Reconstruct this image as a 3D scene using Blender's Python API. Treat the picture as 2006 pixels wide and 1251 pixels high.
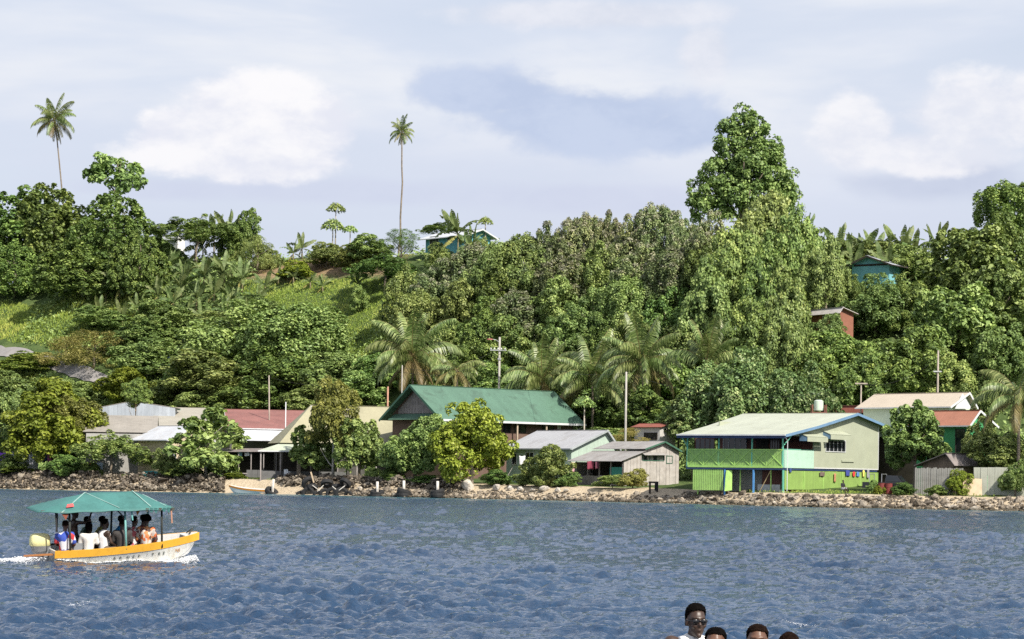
import bpy, bmesh, math, random
import numpy as np
from mathutils import Vector, Matrix, noise as mnoise
random.seed(7)
RNG = np.random.default_rng(7)
scene = bpy.context.scene
COL = scene.collection
for _o in list(bpy.data.objects):
    bpy.data.objects.remove(_o)
rad = math.radians

# ------------------------------------------------------------------ camera
FPX, CX, HY, EYE, ROLL = 4500.0, 1003.0, 931.0, 2.5, rad(0.8)   # focal length and principal point in photo pixels, eye height
cam_d = bpy.data.cameras.new('camera')
cam = bpy.data.objects.new('camera', cam_d); COL.objects.link(cam)
cam_d.sensor_width = 36.0; cam_d.sensor_fit = 'HORIZONTAL'
cam_d.lens = 36.0 * FPX / 2006.0
cam_d.shift_y = (HY - 625.5) / 2006.0
cam_d.clip_start = 0.5; cam_d.clip_end = 12000
cam.matrix_world = Matrix.Translation((0, 0, EYE)) @ Matrix.Rotation(rad(90), 4, 'X') @ Matrix.Rotation(ROLL, 4, 'Z')
scene.camera = cam

# ------------------------------------------------------------------ sun, sky, exposure
SUN_AZ, SUN_EL = rad(-37), rad(43)     # azimuth: degrees to the left of straight behind the camera (negative: to the right)
sun_vec = Vector((-math.sin(SUN_AZ) * math.cos(SUN_EL), -math.cos(SUN_AZ) * math.cos(SUN_EL), math.sin(SUN_EL)))
sun_d = bpy.data.lights.new('sun', 'SUN'); sun_d.energy = 4.7; sun_d.angle = rad(0.6); sun_d.color = (1.0, 0.94, 0.84)
sun = bpy.data.objects.new('sun', sun_d); COL.objects.link(sun)
sun.rotation_euler = (-sun_vec).to_track_quat('-Z', 'Y').to_euler(); sun.location = (0, 0, 120)
scene.view_settings.view_transform = 'Standard'; scene.view_settings.look = 'None'
scene.view_settings.exposure = 0.5; scene.view_settings.gamma = 1.0; scene.view_settings.use_curve_mapping = False
scene.cycles.max_bounces = 6; scene.cycles.diffuse_bounces = 3; scene.cycles.glossy_bounces = 3
scene.cycles.transmission_bounces = 3; scene.cycles.use_denoising = False; scene.cycles.sample_clamp_direct = 6.0; scene.cycles.sample_clamp_indirect = 4.0
scene.cycles.caustics_reflective = False; scene.cycles.caustics_refractive = False

class NT:
    """small helper to wire shader nodes"""
    def __init__(s, tree): s.t = tree; s.n = tree.nodes; s.l = tree.links
    def node(s, kind, **kw):
        n = s.n.new(kind)
        for k, v in kw.items(): setattr(n, k, v)
        return n
    def put(s, sock, v):
        if hasattr(v, 'is_linked') or hasattr(v, 'links'): s.l.new(v, sock)
        else: sock.default_value = v
    def math(s, op, a, b=0.0, clamp=False):
        n = s.node('ShaderNodeMath', operation=op, use_clamp=clamp)
        s.put(n.inputs[0], a); s.put(n.inputs[1], b); return n.outputs[0]
    def mix(s, f, a, b, blend='MIX'):
        n = s.node('ShaderNodeMix', data_type='RGBA', blend_type=blend)
        s.put(n.inputs[0], f)
        for i, v in ((6, a), (7, b)):
            s.put(n.inputs[i], v if hasattr(v, 'links') else (tuple(v) + (1.0,))[:4])
        return n.outputs[2]
    def noise(s, vec, scale, detail=3.0, rough=0.55, dist=0.0, dims='3D'):
        n = s.node('ShaderNodeTexNoise', noise_dimensions=dims)
        if vec is not None: s.l.new(vec, n.inputs['Vector'])
        n.inputs['Scale'].default_value = scale; n.inputs['Detail'].default_value = detail
        n.inputs['Roughness'].default_value = rough; n.inputs['Distortion'].default_value = dist
        return n.outputs[0]
    def ramp(s, v, stops, interp='LINEAR'):
        n = s.node('ShaderNodeValToRGB'); n.color_ramp.interpolation = interp
        e = n.color_ramp.elements
        while len(e) < len(stops): e.new(0.5)
        for i, (p, c) in enumerate(stops):
            e[i].position = p; e[i].color = (tuple(c) + (1.0,))[:4] if hasattr(c, '__len__') else (c, c, c, 1)
        s.l.new(v, n.inputs[0]); return n.outputs[0]
    def smooth(s, v, a, b):
        n = s.node('ShaderNodeMapRange', interpolation_type='SMOOTHSTEP')
        s.put(n.inputs[0], v); n.inputs[1].default_value = a; n.inputs[2].default_value = b
        n.inputs[3].default_value = 0; n.inputs[4].default_value = 1; return n.outputs[0]
    def mapping(s, vec, scale=(1, 1, 1), loc=(0, 0, 0)):
        n = s.node('ShaderNodeMapping'); s.l.new(vec, n.inputs[0])
        n.inputs['Scale'].default_value = scale; n.inputs['Location'].default_value = loc; return n.outputs[0]

world = bpy.data.worlds.new('World'); scene.world = world; world.use_nodes = True
w = NT(world.node_tree); w.n.clear()
SKY = 0.10
sky = w.node('ShaderNodeTexSky', sky_type='NISHITA', sun_disc=False, sun_elevation=SUN_EL,
             sun_rotation=math.atan2(sun_vec.x, sun_vec.y), air_density=1.0, dust_density=2.2, ozone_density=1.6)
tc = w.node('ShaderNodeTexCoord').outputs['Generated']
sep = w.node('ShaderNodeSeparateXYZ'); w.l.new(tc, sep.inputs[0])
az = w.math('ARCTAN2', sep.outputs[0], sep.outputs[1])
el = w.math('ARCSINE', sep.outputs[2])
cmb = w.node('ShaderNodeCombineXYZ'); w.l.new(az, cmb.inputs[0]); w.l.new(el, cmb.inputs[1])
ae = cmb.outputs[0]                                       # azimuth / elevation of the view direction
def cl(v): return tuple(x / SKY * 0.77 for x in v)
def blob(px, py, rx, ry):                                 # soft patch of sky centred on a direction
    a0, e0 = (px - CX) / FPX, (HY - py) / FPX
    dx = w.math('DIVIDE', w.math('SUBTRACT', az, a0), rx / FPX)
    dy = w.math('DIVIDE', w.math('SUBTRACT', el, e0), ry / FPX)
    return w.math('SQRT', w.math('ADD', w.math('MULTIPLY', dx, dx), w.math('MULTIPLY', dy, dy)))
n_wide = w.noise(w.mapping(ae, (4.5, 18, 1), (3.1, 1.7, 0)), 1.0, 5, 0.55, 0.3)
n_puff = w.noise(w.mapping(ae, (17, 27, 1), (0.4, 7.7, 0)), 1.0, 7, 0.56, 0.15)
n_fine = w.noise(w.mapping(ae, (60, 95, 1), (2.4, 1.7, 0)), 1.0, 5, 0.6, 0.2)
n_soft = w.noise(w.mapping(ae, (8, 24, 1), (9.3, 2.2, 0)), 1.0, 4, 0.5, 0.2)
# thin bright veil over the whole sky
veil = w.ramp(n_wide, [(0.30, 0.72), (0.62, 0.96)])
# the veil thins towards the zenith, where the blue of the sky comes through
up = w.smooth(el, 0.18, 0.60)
veil = w.math('MULTIPLY', veil, w.math('SUBTRACT', 1.0, w.math('MULTIPLY', up, 0.45)))
col = w.mix(veil, sky.outputs[0], cl((0.69, 0.735, 0.84)))
# soft lavender stratus low over the hills
low = w.math('MULTIPLY', w.math('SUBTRACT', 1.0, w.smooth(el, 0.07, 0.19)), w.ramp(n_soft, [(0.34, 0.35), (0.62, 0.95)]))
col = w.mix(low, col, cl((0.61, 0.65, 0.78)))
# high bright sheets
sheet = w.math('MULTIPLY', w.smooth(n_wide, 0.47, 0.66), w.smooth(el, 0.11, 0.17))
col = w.mix(w.math('MULTIPLY', sheet, 0.75), col, cl((0.80, 0.82, 0.86)))
def cloud(col, blobs, c_lit, c_base, thr, soft, amount, tex, gain=0.9):
    d = None
    for b in blobs:
        v = blob(*b)
        d = v if d is None else w.math('MINIMUM', d, v)
    field = w.math('ADD', w.math('SUBTRACT', 1.0, d), w.math('MULTIPLY', w.math('SUBTRACT', w.math('ADD', w.math('MULTIPLY', tex, 0.78), w.math('MULTIPLY', n_fine, 0.22)), 0.5), gain * 2.4))
    m = w.math('MULTIPLY', w.smooth(field, thr, thr + soft), amount)
    inner = w.smooth(w.math('ADD', w.math('MULTIPLY', n_puff, 0.7), w.math('MULTIPLY', n_fine, 0.3)), 0.40, 0.60)
    return w.mix(m, col, w.mix(inner, cl(c_base), cl(c_lit)))
# grey-blue cloud bank over the middle of the hill, lighter on its right shoulder
col = cloud(col, [(1140, 235, 360, 90), (970, 190, 240, 70), (1330, 255, 170, 65)], (0.535, 0.61, 0.775), (0.475, 0.555, 0.735), 0.06, 0.46, 0.95, n_puff, 0.85)
col = cloud(col, [(700, 385, 500, 40), (1200, 390, 300, 36), (300, 390, 260, 30)], (0.60, 0.64, 0.78), (0.57, 0.61, 0.76), 0.1, 0.6, 0.6, n_soft, 0.8)
col = cloud(col, [(1370, 110, 75, 90), (1150, 40, 420, 42)], (0.78, 0.79, 0.85), (0.66, 0.69, 0.78), 0.15, 0.5, 0.75, n_puff, 0.7)
col = cloud(col, [(1800, 360, 330, 50), (1850, 340, 240, 60)], (0.54, 0.59, 0.73), (0.49, 0.54, 0.69), 0.10, 0.6, 0.7, n_soft, 0.8)
# bright cumulus
col = cloud(col, [(490, 235, 190, 95), (350, 290, 130, 85), (610, 260, 130, 90), (480, 320, 280, 70)], (0.92, 0.905, 0.915), (0.74, 0.755, 0.84), 0.10, 0.34, 0.86, n_puff, 0.70)
col = cloud(col, [(1880, 230, 170, 100), (2010, 230, 150, 90), (1660, 270, 110, 100), (1820, 300, 240, 60)], (0.89, 0.88, 0.90), (0.73, 0.75, 0.83), 0.10, 0.36, 0.80, n_puff, 0.70)
# cumulus field all round the horizon outside the frame
ring = w.math('MULTIPLY', w.smooth(w.math('ABSOLUTE', az), 0.27, 0.40), w.math('SUBTRACT', 1.0, w.smooth(el, 0.12, 0.32)))
ringm = w.math('MULTIPLY', ring, w.smooth(n_puff, 0.48, 0.62))
col = w.mix(w.math('MULTIPLY', ringm, 0.8), col, cl((0.80, 0.80, 0.84)))
bg = w.node('ShaderNodeBackground'); bg.inputs[1].default_value = SKY
w.l.new(col, bg.inputs[0])
wo = w.node('ShaderNodeOutputWorld'); w.l.new(bg.outputs[0], wo.inputs[0])

# ------------------------------------------------------------------ pixel <-> place helpers (photo pixels, 2006 x 1251)
CR, SR = math.cos(ROLL), math.sin(ROLL)
def W(px, py, Y):
    dx, dz = px - CX, HY - py
    a = CR * dx - SR * dz; b = SR * dx + CR * dz
    return Vector((a * Y / FPX, Y, EYE + b * Y / FPX))
def PIX(v):
    a, b = v[0] * FPX / v[1], (v[2] - EYE) * FPX / v[1]
    return CX + CR * a + SR * b, HY - (-SR * a + CR * b)

# ------------------------------------------------------------------ mesh helpers
def link(o, parent=None):
    COL.objects.link(o)
    if parent is not None: o.parent = parent
    return o
def tag(o, label, cat, group=None):
    o['label'] = label; o['category'] = cat
    if group: o['group'] = group
    return o
def empty(name, loc=(0, 0, 0), rz=0.0, label=None, cat=None, group=None):
    o = bpy.data.objects.new(name, None); o.empty_display_size = 0.3
    COL.objects.link(o); o.location = loc; o.rotation_euler = (0, 0, rz)
    if label: tag(o, label, cat, group)
    return o
class MB:
    def __init__(s): s.v = []; s.f = []; s.mi = []; s.cur = 0
    def add(s, pts, faces):
        b = len(s.v); s.v.extend([tuple(p) for p in pts])
        for f in faces: s.f.append(tuple(i + b for i in f)); s.mi.append(s.cur)
        return s
    def poly(s, *pts): return s.add(pts, [tuple(range(len(pts)))])
    def box(s, x0, x1, y0, y1, z0, z1):
        if x1 < x0: x0, x1 = x1, x0
        if y1 < y0: y0, y1 = y1, y0
        if z1 < z0: z0, z1 = z1, z0
        p = [(x0, y0, z0), (x1, y0, z0), (x1, y1, z0), (x0, y1, z0), (x0, y0, z1), (x1, y0, z1), (x1, y1, z1), (x0, y1, z1)]
        return s.add(p, [(0, 3, 2, 1), (4, 5, 6, 7), (0, 1, 5, 4), (1, 2, 6, 5), (2, 3, 7, 6), (3, 0, 4, 7)])
    def slab(s, pts, th):
        """a flat polygon given thickness th along its downward normal"""
        P = [Vector(p) for p in pts]
        n = Vector((0, 0, 0))
        for i in range(len(P)):
            a, b = P[i], P[(i + 1) % len(P)]
            n += Vector(((a.y - b.y) * (a.z + b.z), (a.z - b.z) * (a.x + b.x), (a.x - b.x) * (a.y + b.y)))
        n.normalize()
        Q = [p - n * th for p in P]; k = len(P)
        fs = [tuple(range(k)), tuple(range(2 * k - 1, k - 1, -1))]
        fs += [(i, i + k, (i + 1) % k + k, (i + 1) % k) for i in range(k)]
        return s.add(P + Q, fs)
    def beam(s, p, q, w, h=None):
        p, q = Vector(p), Vector(q); h = h or w
        d = (q - p).normalized(); up = Vector((0, 0, 1)) if abs(d.z) < 0.95 else Vector((0, 1, 0))
        x = d.cross(up).normalized() * (w / 2); y = x.cross(d).normalized() * (h / 2)
        c = [p - x - y, p + x - y, p + x + y, p - x + y, q - x - y, q + x - y, q + x + y, q - x + y]
        return s.add(c, [(0, 1, 2, 3), (7, 6, 5, 4), (0, 4, 5, 1), (1, 5, 6, 2), (2, 6, 7, 3), (3, 7, 4, 0)])
    def tube(s, pts, rads, n=8, cap=True):
        pts = [Vector(p) for p in pts]; b = len(s.v)
        if not hasattr(rads, '__len__'): rads = [rads] * len(pts)
        d0 = (pts[1] - pts[0]).normalized()
        x = d0.cross(Vector((0, 0, 1)) if abs(d0.z) < 0.9 else Vector((1, 0, 0))).normalized()
        ring = []
        for i, p in enumerate(pts):
            d = ((pts[min(i + 1, len(pts) - 1)] - pts[max(i - 1, 0)])).normalized()
            x = (x - d * x.dot(d)).normalized(); y = d.cross(x)
            for k in range(n):
                t = 2 * math.pi * k / n
                ring.append(p + (x * math.cos(t) + y * math.sin(t)) * rads[i])
        fs = []
        for i in range(len(pts) - 1):
            for k in range(n):
                a, c = i * n + k, i * n + (k + 1) % n
                fs.append((a, c, c + n, a + n))
        if cap: fs += [tuple(range(n - 1, -1, -1)), tuple(range((len(pts) - 1) * n, len(pts) * n))]
        return s.add(ring, fs)
    def ball(s, c, r, seg=10, rings=6):
        r = r if hasattr(r, '__len__') else (r, r, r); pts = [(c[0], c[1], c[2] - r[2])]; fs = []
        for i in range(1, rings):
            t = math.pi * i / rings
            for k in range(seg):
                a = 2 * math.pi * k / seg
                pts.append((c[0] + r[0] * math.sin(t) * math.cos(a), c[1] + r[1] * math.sin(t) * math.sin(a), c[2] - r[2] * math.cos(t)))
        pts.append((c[0], c[1], c[2] + r[2])); L = len(pts) - 1
        for k in range(seg):
            fs.append((0, 1 + (k + 1) % seg, 1 + k)); b = 1 + (rings - 2) * seg
            fs.append((L, b + k, b + (k + 1) % seg))
            for i in range(rings - 2):
                a = 1 + i * seg
                fs.append((a + k, a + (k + 1) % seg, a + seg + (k + 1) % seg, a + seg + k))
        return s.add(pts, fs)
    def mesh(s, name, mats, smooth=False):
        me = bpy.data.meshes.new(name); me.from_pydata(s.v, [], s.f)
        for m in (mats if isinstance(mats, (list, tuple)) else [mats]): me.materials.append(m)
        if any(s.mi): me.polygons.foreach_set('material_index', s.mi)
        if smooth: me.polygons.foreach_set('use_smooth', [True] * len(s.f))
        me.validate(); me.update(); return me
    def build(s, name, mats, parent=None, smooth=False, loc=None):
        o = bpy.data.objects.new(name, s.mesh(name, mats, smooth))
        if loc is not None: o.location = loc
        return link(o, parent)
def share(src, parent=None, loc=None, rot=None, scale=None, name=None, mat=None):
    """a copy of one object that shares its mesh"""
    o = src.copy(); COL.objects.link(o); o.parent = parent
    if loc is not None: o.location = loc
    if rot is not None: o.rotation_euler = rot
    if scale is not None: o.scale = scale if hasattr(scale, '__len__') else (scale,) * 3
    if mat is not None: o.material_slots[0].link = 'OBJECT'; o.material_slots[0].material = mat
    return o
def vnoise(x, y, seed=0):
    """value noise on arrays"""
    xi, yi = np.floor(x).astype(np.int64), np.floor(y).astype(np.int64)
    fx, fy = x - xi, y - yi; fx = fx * fx * (3 - 2 * fx); fy = fy * fy * (3 - 2 * fy)
    def h(a, b):
        n = (a * 374761393 + b * 668265263 + seed * 974634533) & 0x7fffffff
        n = ((n ^ (n >> 13)) * 1274126177) & 0x7fffffff
        return ((n ^ (n >> 16)) & 0xffff) / 65535.0
    return (h(xi, yi) * (1 - fx) + h(xi + 1, yi) * fx) * (1 - fy) + (h(xi, yi + 1) * (1 - fx) + h(xi + 1, yi + 1) * fx) * fy
def fbm(x, y, seed=0, o=4):
    t = 0; a = 0.5
    for i in range(o): t = t + a * vnoise(x * 2 ** i, y * 2 ** i, seed + i); a *= 0.5
    return t

# ------------------------------------------------------------------ materials
MATS = {}
def mat(name, c, rough=0.75, var=0.18, vscale=1.3, dirt=0.0, dirt_c=(0.10, 0.085, 0.07), bump=0.0, bscale=12, stripe=None, metal=0.0, spec=0.35, streak=0.0):
    """painted or raw surface: patchy value, optional dirt, vertical streaks and boards/corrugation (stripe = axis, period, strength, colour depth)"""
    if name in MATS: return MATS[name]
    m = bpy.data.materials.new(name); m.use_nodes = True; t = NT(m.node_tree)
    b = t.n['Principled BSDF']; co = t.node('ShaderNodeTexCoord').outputs['Object']
    n1 = t.noise(co, vscale, 5, 0.6); n2 = t.noise(co, vscale * 9, 3, 0.6)
    f = t.math('ADD', t.math('MULTIPLY', n1, 0.7), t.math('MULTIPLY', n2, 0.3))
    lo = tuple(max(0, x * (1 - var * 1.6)) for x in c); hi = tuple(min(1, x * (1 + var)) for x in c)
    col = t.ramp(f, [(0.30, lo), (0.52, c), (0.72, hi)])
    if dirt:
        nd = t.noise(co, vscale * 1.7, 6, 0.65, 0.6)
        col = t.mix(t.math('MULTIPLY', t.smooth(nd, 0.50, 0.68), dirt), col, dirt_c)
    if streak:
        ns = t.noise(t.mapping(co, (6, 6, 0.35)), 1.0, 4, 0.6)
        col = t.mix(t.math('MULTIPLY', t.smooth(ns, 0.48, 0.66), streak), col, dirt_c)
    h = None
    if bump: h = t.math('MULTIPLY', t.noise(co, bscale, 4, 0.6), bump)
    if stripe:
        ax, per, st, cd = stripe
        s3 = t.node('ShaderNodeSeparateXYZ'); t.l.new(co, s3.inputs[0])
        fr = t.math('FRACT', t.math('DIVIDE', s3.outputs['xyz'.index(ax)], per))
        tri = t.math('ABSOLUTE', t.math('SUBTRACT', fr, 0.5))
        if cd:
            cell = t.node('ShaderNodeTexWhiteNoise', noise_dimensions='1D')
            t.l.new(t.math('FLOOR', t.math('DIVIDE', s3.outputs['xyz'.index(ax)], per)), cell.inputs['W'])
            col = t.mix(t.math('MULTIPLY', cell.outputs[0], cd), col, tuple(x * 0.55 for x in c))
        hh = t.math('MULTIPLY', t.smooth(tri, 0.40, 0.5), -st)
        h = hh if h is None else t.math('ADD', h, hh)
    if h is not None:
        bp = t.node('ShaderNodeBump'); bp.inputs['Strength'].default_value = 0.6; bp.inputs['Distance'].default_value = 0.05
        t.l.new(h, bp.inputs['Height']); t.l.new(bp.outputs[0], b.inputs['Normal'])
    t.l.new(col, b.inputs['Base Color'])
    rr = t.math('ADD', t.math('MULTIPLY', n2, 0.2), rough - 0.1); t.l.new(rr, b.inputs['Roughness'])
    b.inputs['Metallic'].default_value = metal; b.inputs['Specular IOR Level'].default_value = spec
    MATS[name] = m; return m
def leafmat(name, dark, mid, light, trans=0.22, spec=0.30, rough=0.48, hue=0.02, val=0.22, tip=None, tip_amt=0.0):
    """foliage: each leaf takes its tone from its own random value and its tree's"""
    m = bpy.data.materials.new(name); m.use_nodes = True; t = NT(m.node_tree)
    b = t.n['Principled BSDF']; out = t.n['Material Output']
    at = t.node('ShaderNodeAttribute', attribute_name='rnd')
    col = t.ramp(at.outputs['Fac'], [(0.0, dark), (0.55, mid), (1.0, light)])
    if tip:
        a2 = t.node('ShaderNodeAttribute', attribute_name='tip')
        col = t.mix(t.math('MULTIPLY', a2.outputs['Fac'], tip_amt), col, tip)
    oi = t.node('ShaderNodeObjectInfo')
    hs = t.node('ShaderNodeHueSaturation')
    t.l.new(t.math('ADD', 0.5 - hue, t.math('MULTIPLY', oi.outputs['Random'], hue * 2)), hs.inputs['Hue'])
    t.l.new(t.math('ADD', 1 - val, t.math('MULTIPLY', t.math('FRACT', t.math('MULTIPLY', oi.outputs['Random'], 7.31)), val * 1.8)), hs.inputs['Value'])
    t.l.new(col, hs.inputs['Color'])
    t.l.new(hs.outputs[0], b.inputs['Base Color'])
    b.inputs['Roughness'].default_value = rough; b.inputs['Specular IOR Level'].default_value = spec
    tr = t.node('ShaderNodeBsdfTranslucent')
    t.l.new(t.mix(0.5, hs.outputs[0], (0.16, 0.20, 0.03), 'MIX'), tr.inputs['Color'])
    mx = t.node('ShaderNodeMixShader'); mx.inputs[0].default_value = trans
    t.l.new(b.outputs[0], mx.inputs[1]); t.l.new(tr.outputs[0], mx.inputs[2]); t.l.new(mx.outputs[0], out.inputs[0])
    MATS[name] = m; return m

# ------------------------------------------------------------------ the lie of the land
_SX = np.array([-400, -110, -62.7, -29.6, -10.8, 0, 14.8, 27.8, 44.8, 70, 400.])
_SY = np.array([340, 312, 281, 264, 247, 239, 225, 209, 201, 194, 190.])
def shore(x): return np.interp(x, _SX, _SY)
_HX = np.array([-400, -80, -45, -25, -8, 10, 30, 50, 80, 400.])
_HZ = np.array([24, 34.5, 36, 36.5, 36, 34, 32, 30, 30, 18.])
def ground(x, y):
    x = np.asarray(x, float); y = np.asarray(y, float)
    d = y - shore(x); H = np.interp(x, _HX, _HZ)
    zt = np.interp(x, [-60, -10, 20, 45], [1.85, 1.5, 1.25, 1.2])
    e = np.clip((d + 0.5) / 5.0, 0, 1); base = zt * (e * e * (3 - 2 * e))
    base = np.where(d < -0.5, 0.16 * (d + 0.5), base) + np.clip((d - 5) / 30, 0, 1) * (2.3 - zt)
    t = np.clip((d - 45) / 75, 0, 1); hill = H * (0.35 * t + 0.65 * t * t * (3 - 2 * t))
    n = (fbm(x * 0.06, y * 0.06, 3) - 0.47) * 5.0 * np.clip((d - 48) / 25, 0, 1)
    n2 = (fbm(x * 0.5, y * 0.5, 9, 3) - 0.44) * 0.3 * np.clip(d / 4, 0, 1)
    return base + hill + n + n2 + np.clip(d - 120, 0, 400) * 0.02
def gz(x, y): return float(ground(x, y))
def hit(px, py, y0=190, y1=460):
    """where the line of sight through a photo pixel first meets the land"""
    ys = np.arange(y0, y1, 0.5); a = W(px, py, 1.0)
    xs = a.x * ys; zs = EYE + (a.z - EYE) * ys
    k = np.argmax(ground(xs, ys) >= zs); y = ys[k] if ground(xs[k], ys[k]) >= zs[k] else y1
    return Vector((a.x * y, y, gz(a.x * y, y)))

xs = np.unique(np.concatenate([np.linspace(-400, -100, 16), np.arange(-100, 80, 1.2), np.linspace(80, 400, 20)]))
ds = np.unique(np.concatenate([np.linspace(-60, -4, 10), np.arange(-4, 10, 0.7), np.arange(10, 140, 1.5), np.linspace(140, 1500, 24)]))
gx, gd = np.meshgrid(xs, ds); gy = gd + shore(gx); gzv = ground(gx, gy)
nr, nc = gx.shape; idx = np.arange(nr * nc).reshape(nr, nc)
me = bpy.data.meshes.new('terrain')
me.from_pydata(np.stack([gx, gy, gzv], -1).reshape(-1, 3).tolist(), [], np.stack([idx[:-1, :-1], idx[:-1, 1:], idx[1:, 1:], idx[1:, :-1]], -1).reshape(-1, 4).tolist())
me.polygons.foreach_set('use_smooth', [True] * len(me.polygons))
ppx = CX + gx * FPX / gy
sand = np.clip((5.5 - gd) / 2.5, 0, 1)
beach = np.clip((gx + 8) / 4, 0, 1) * np.clip((22 - gx) / 4, 0, 1)
sand = np.maximum(sand, np.clip((9.5 - gd) / 3, 0, 1) * beach)
dirt = np.clip(1 - np.abs(gd - 111) / 9, 0, 1) * np.clip((gx + 50) / 6, 0, 1) * np.clip((-16 - gx) / 5, 0, 1)
for nm, arr in (('sand', sand), ('dirt', dirt)):
    a = me.attributes.new(nm, 'FLOAT', 'POINT'); a.data.foreach_set('value', arr.reshape(-1).astype(np.float32))
tm = bpy.data.materials.new('hillside_earth'); tm.use_nodes = True; t = NT(tm.node_tree); b = t.n['Principled BSDF']
co = t.node('ShaderNodeTexCoord').outputs['Object']
n1 = t.noise(co, 0.35, 6, 0.6); n2 = t.noise(co, 3.0, 5, 0.65); n3 = t.noise(co, 14.0, 4, 0.6)
green = t.ramp(t.math('ADD', t.math('MULTIPLY', n1, 0.6), t.math('MULTIPLY', n2, 0.4)), [(0.3, (0.035, 0.055, 0.022)), (0.5, (0.08, 0.12, 0.04)), (0.7, (0.15, 0.18, 0.07))])
dry = t.ramp(n2, [(0.3, (0.17, 0.115, 0.07)), (0.6, (0.33, 0.235, 0.14)), (0.8, (0.24, 0.22, 0.10))])
snd = t.ramp(t.math('ADD', t.math('MULTIPLY', n2, 0.5), t.math('MULTIPLY', n3, 0.5)), [(0.3, (0.30, 0.23, 0.15)), (0.5, (0.50, 0.41, 0.29)), (0.7, (0.62, 0.53, 0.40))])
fa = t.node('ShaderNodeAttribute', attribute_name='dirt').outputs['Fac']; fs_ = t.node('ShaderNodeAttribute', attribute_name='sand').outputs['Fac']
c = t.mix(t.smooth(t.math('ADD', fa, t.math('MULTIPLY', t.math('SUBTRACT', n2, 0.5), 0.8)), 0.25, 0.6), green, dry)
c = t.mix(t.smooth(t.math('ADD', fs_, t.math('MULTIPLY', t.math('SUBTRACT', n2, 0.5), 0.8)), 0.3, 0.7), c, snd)
t.l.new(c, b.inputs['Base Color']); b.inputs['Roughness'].default_value = 0.95; b.inputs['Specular IOR Level'].default_value = 0.1
bp = t.node('ShaderNodeBump'); bp.inputs['Strength'].default_value = 0.8; bp.inputs['Distance'].default_value = 0.25
t.l.new(n2, bp.inputs['Height']); t.l.new(bp.outputs[0], b.inputs['Normal'])
me.materials.append(tm)
terrain = link(bpy.data.objects.new('terrain', me)); terrain['kind'] = 'structure'; terrain['label'] = 'green hillside rising behind the shore'

# ------------------------------------------------------------------ the sea: one sheet of real waves, fine near the camera and coarse to the horizon
NW = 190
wl = np.exp(RNG.uniform(math.log(0.20), math.log(4.0), NW)); wk = 2 * math.pi / wl
wdir = rad(205) + RNG.normal(0, 0.80, NW)
wamp = 0.0112 * np.minimum(wl, 0.9) * np.maximum(wl / 0.9, 1) ** 0.12 * RNG.uniform(0.5, 1.3, NW); wph = RNG.uniform(0, 6.283, NW)
def sea(x, y, cx=0.0, cy=0.0):
    z = np.zeros_like(x); gust = np.clip(2.6 * fbm(x * 0.20, y * 0.07, 21, 4) - 0.2, 0.55, 1.7)
    for k in range(NW):
        cell = cx * abs(math.sin(wdir[k])) + cy * abs(math.cos(wdir[k])); att = np.clip((wl[k] / np.maximum(cell, 1e-6) - 1.2) / 1.2, 0, 1)
        a = (x * math.sin(wdir[k]) + y * math.cos(wdir[k])) * wk[k] + wph[k]
        z = z + att * wamp[k] * (0.35 * np.sin(a) + 0.65 * (1.273 - 2 * np.abs(np.sin(a * 0.5))))
    return z * gust
rows = [30.0]
while rows[-1] < 300:
    y = rows[-1]; rows.append(y + min(y * y / 20000.0, 0.9))
rows = np.array(rows); cols = np.tan(np.linspace(-0.27, 0.27, 1250))
wy, wt = np.meshgrid(rows, cols, indexing='ij'); wx = wy * wt
cellx = wy * (cols[1] - cols[0]); celly = np.gradient(rows)[:, None] * np.ones_like(wx)
fade = np.clip((shore(wx) - wy) / 30, 0.3, 1) * np.clip((300 - wy) / 20, 0, 1) * np.clip((rows[:, None] - 30) / 3, 0, 1) * np.clip((0.27 - np.abs(np.arctan(wt))) / 0.02, 0, 1)
wz = sea(wx, wy, cellx, celly) * fade
nr, nc = wx.shape; idx = np.arange(nr * nc).reshape(nr, nc)
V = np.stack([wx, wy, wz], -1).reshape(-1, 3)
Fq = np.stack([idx[:-1, :-1], idx[:-1, 1:], idx[1:, 1:], idx[1:, :-1]], -1).reshape(-1, 4)
# surrounding calm skirt out to the horizon, joined to the wave sheet's edge
B = len(V); big = 5000.0
corners = np.array([[-big, -big, 0], [big, -big, 0], [big, big, 0], [-big, big, 0]])
V = np.concatenate([V, corners]); FL = Fq.tolist()
bl, br, tr_, tl = idx[0, 0], idx[0, -1], idx[-1, -1], idx[-1, 0]
def fan(edge, c0, c1):
    edge = list(map(int, edge)); mid = len(edge) // 2
    for i in range(mid): FL.append([edge[i], c0, edge[i + 1]])
    FL.append([edge[mid], c0, c1])
    for i in range(mid, len(edge) - 1): FL.append([edge[i], c1, edge[i + 1]])
fan(idx[0, :], B, B + 1); fan(idx[:, -1], B + 1, B + 2); fan(idx[-1, ::-1], B + 2, B + 3); fan(idx[::-1, 0], B + 3, B)
me = bpy.data.meshes.new('water')
nq = len(Fq); nt = len(FL) - nq
me.vertices.add(len(V)); me.vertices.foreach_set('co', V.reshape(-1).astype(np.float32))
lp = np.concatenate([Fq.reshape(-1), np.array(FL[nq:]).reshape(-1)]).astype(np.int32)
me.loops.add(len(lp)); me.loops.foreach_set('vertex_index', lp)
me.polygons.add(nq + nt)
me.polygons.foreach_set('loop_start', np.concatenate([np.arange(nq) * 4, nq * 4 + np.arange(nt) * 3]).astype(np.int32))
me.polygons.foreach_set('use_smooth', [True] * (nq + nt))
me.update(calc_edges=True); me.validate()
wm = bpy.data.materials.new('sea_water'); wm.use_nodes = True; t = NT(wm.node_tree); b = t.n['Principled BSDF']
co = t.node('ShaderNodeTexCoord').outputs['Object']
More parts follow.
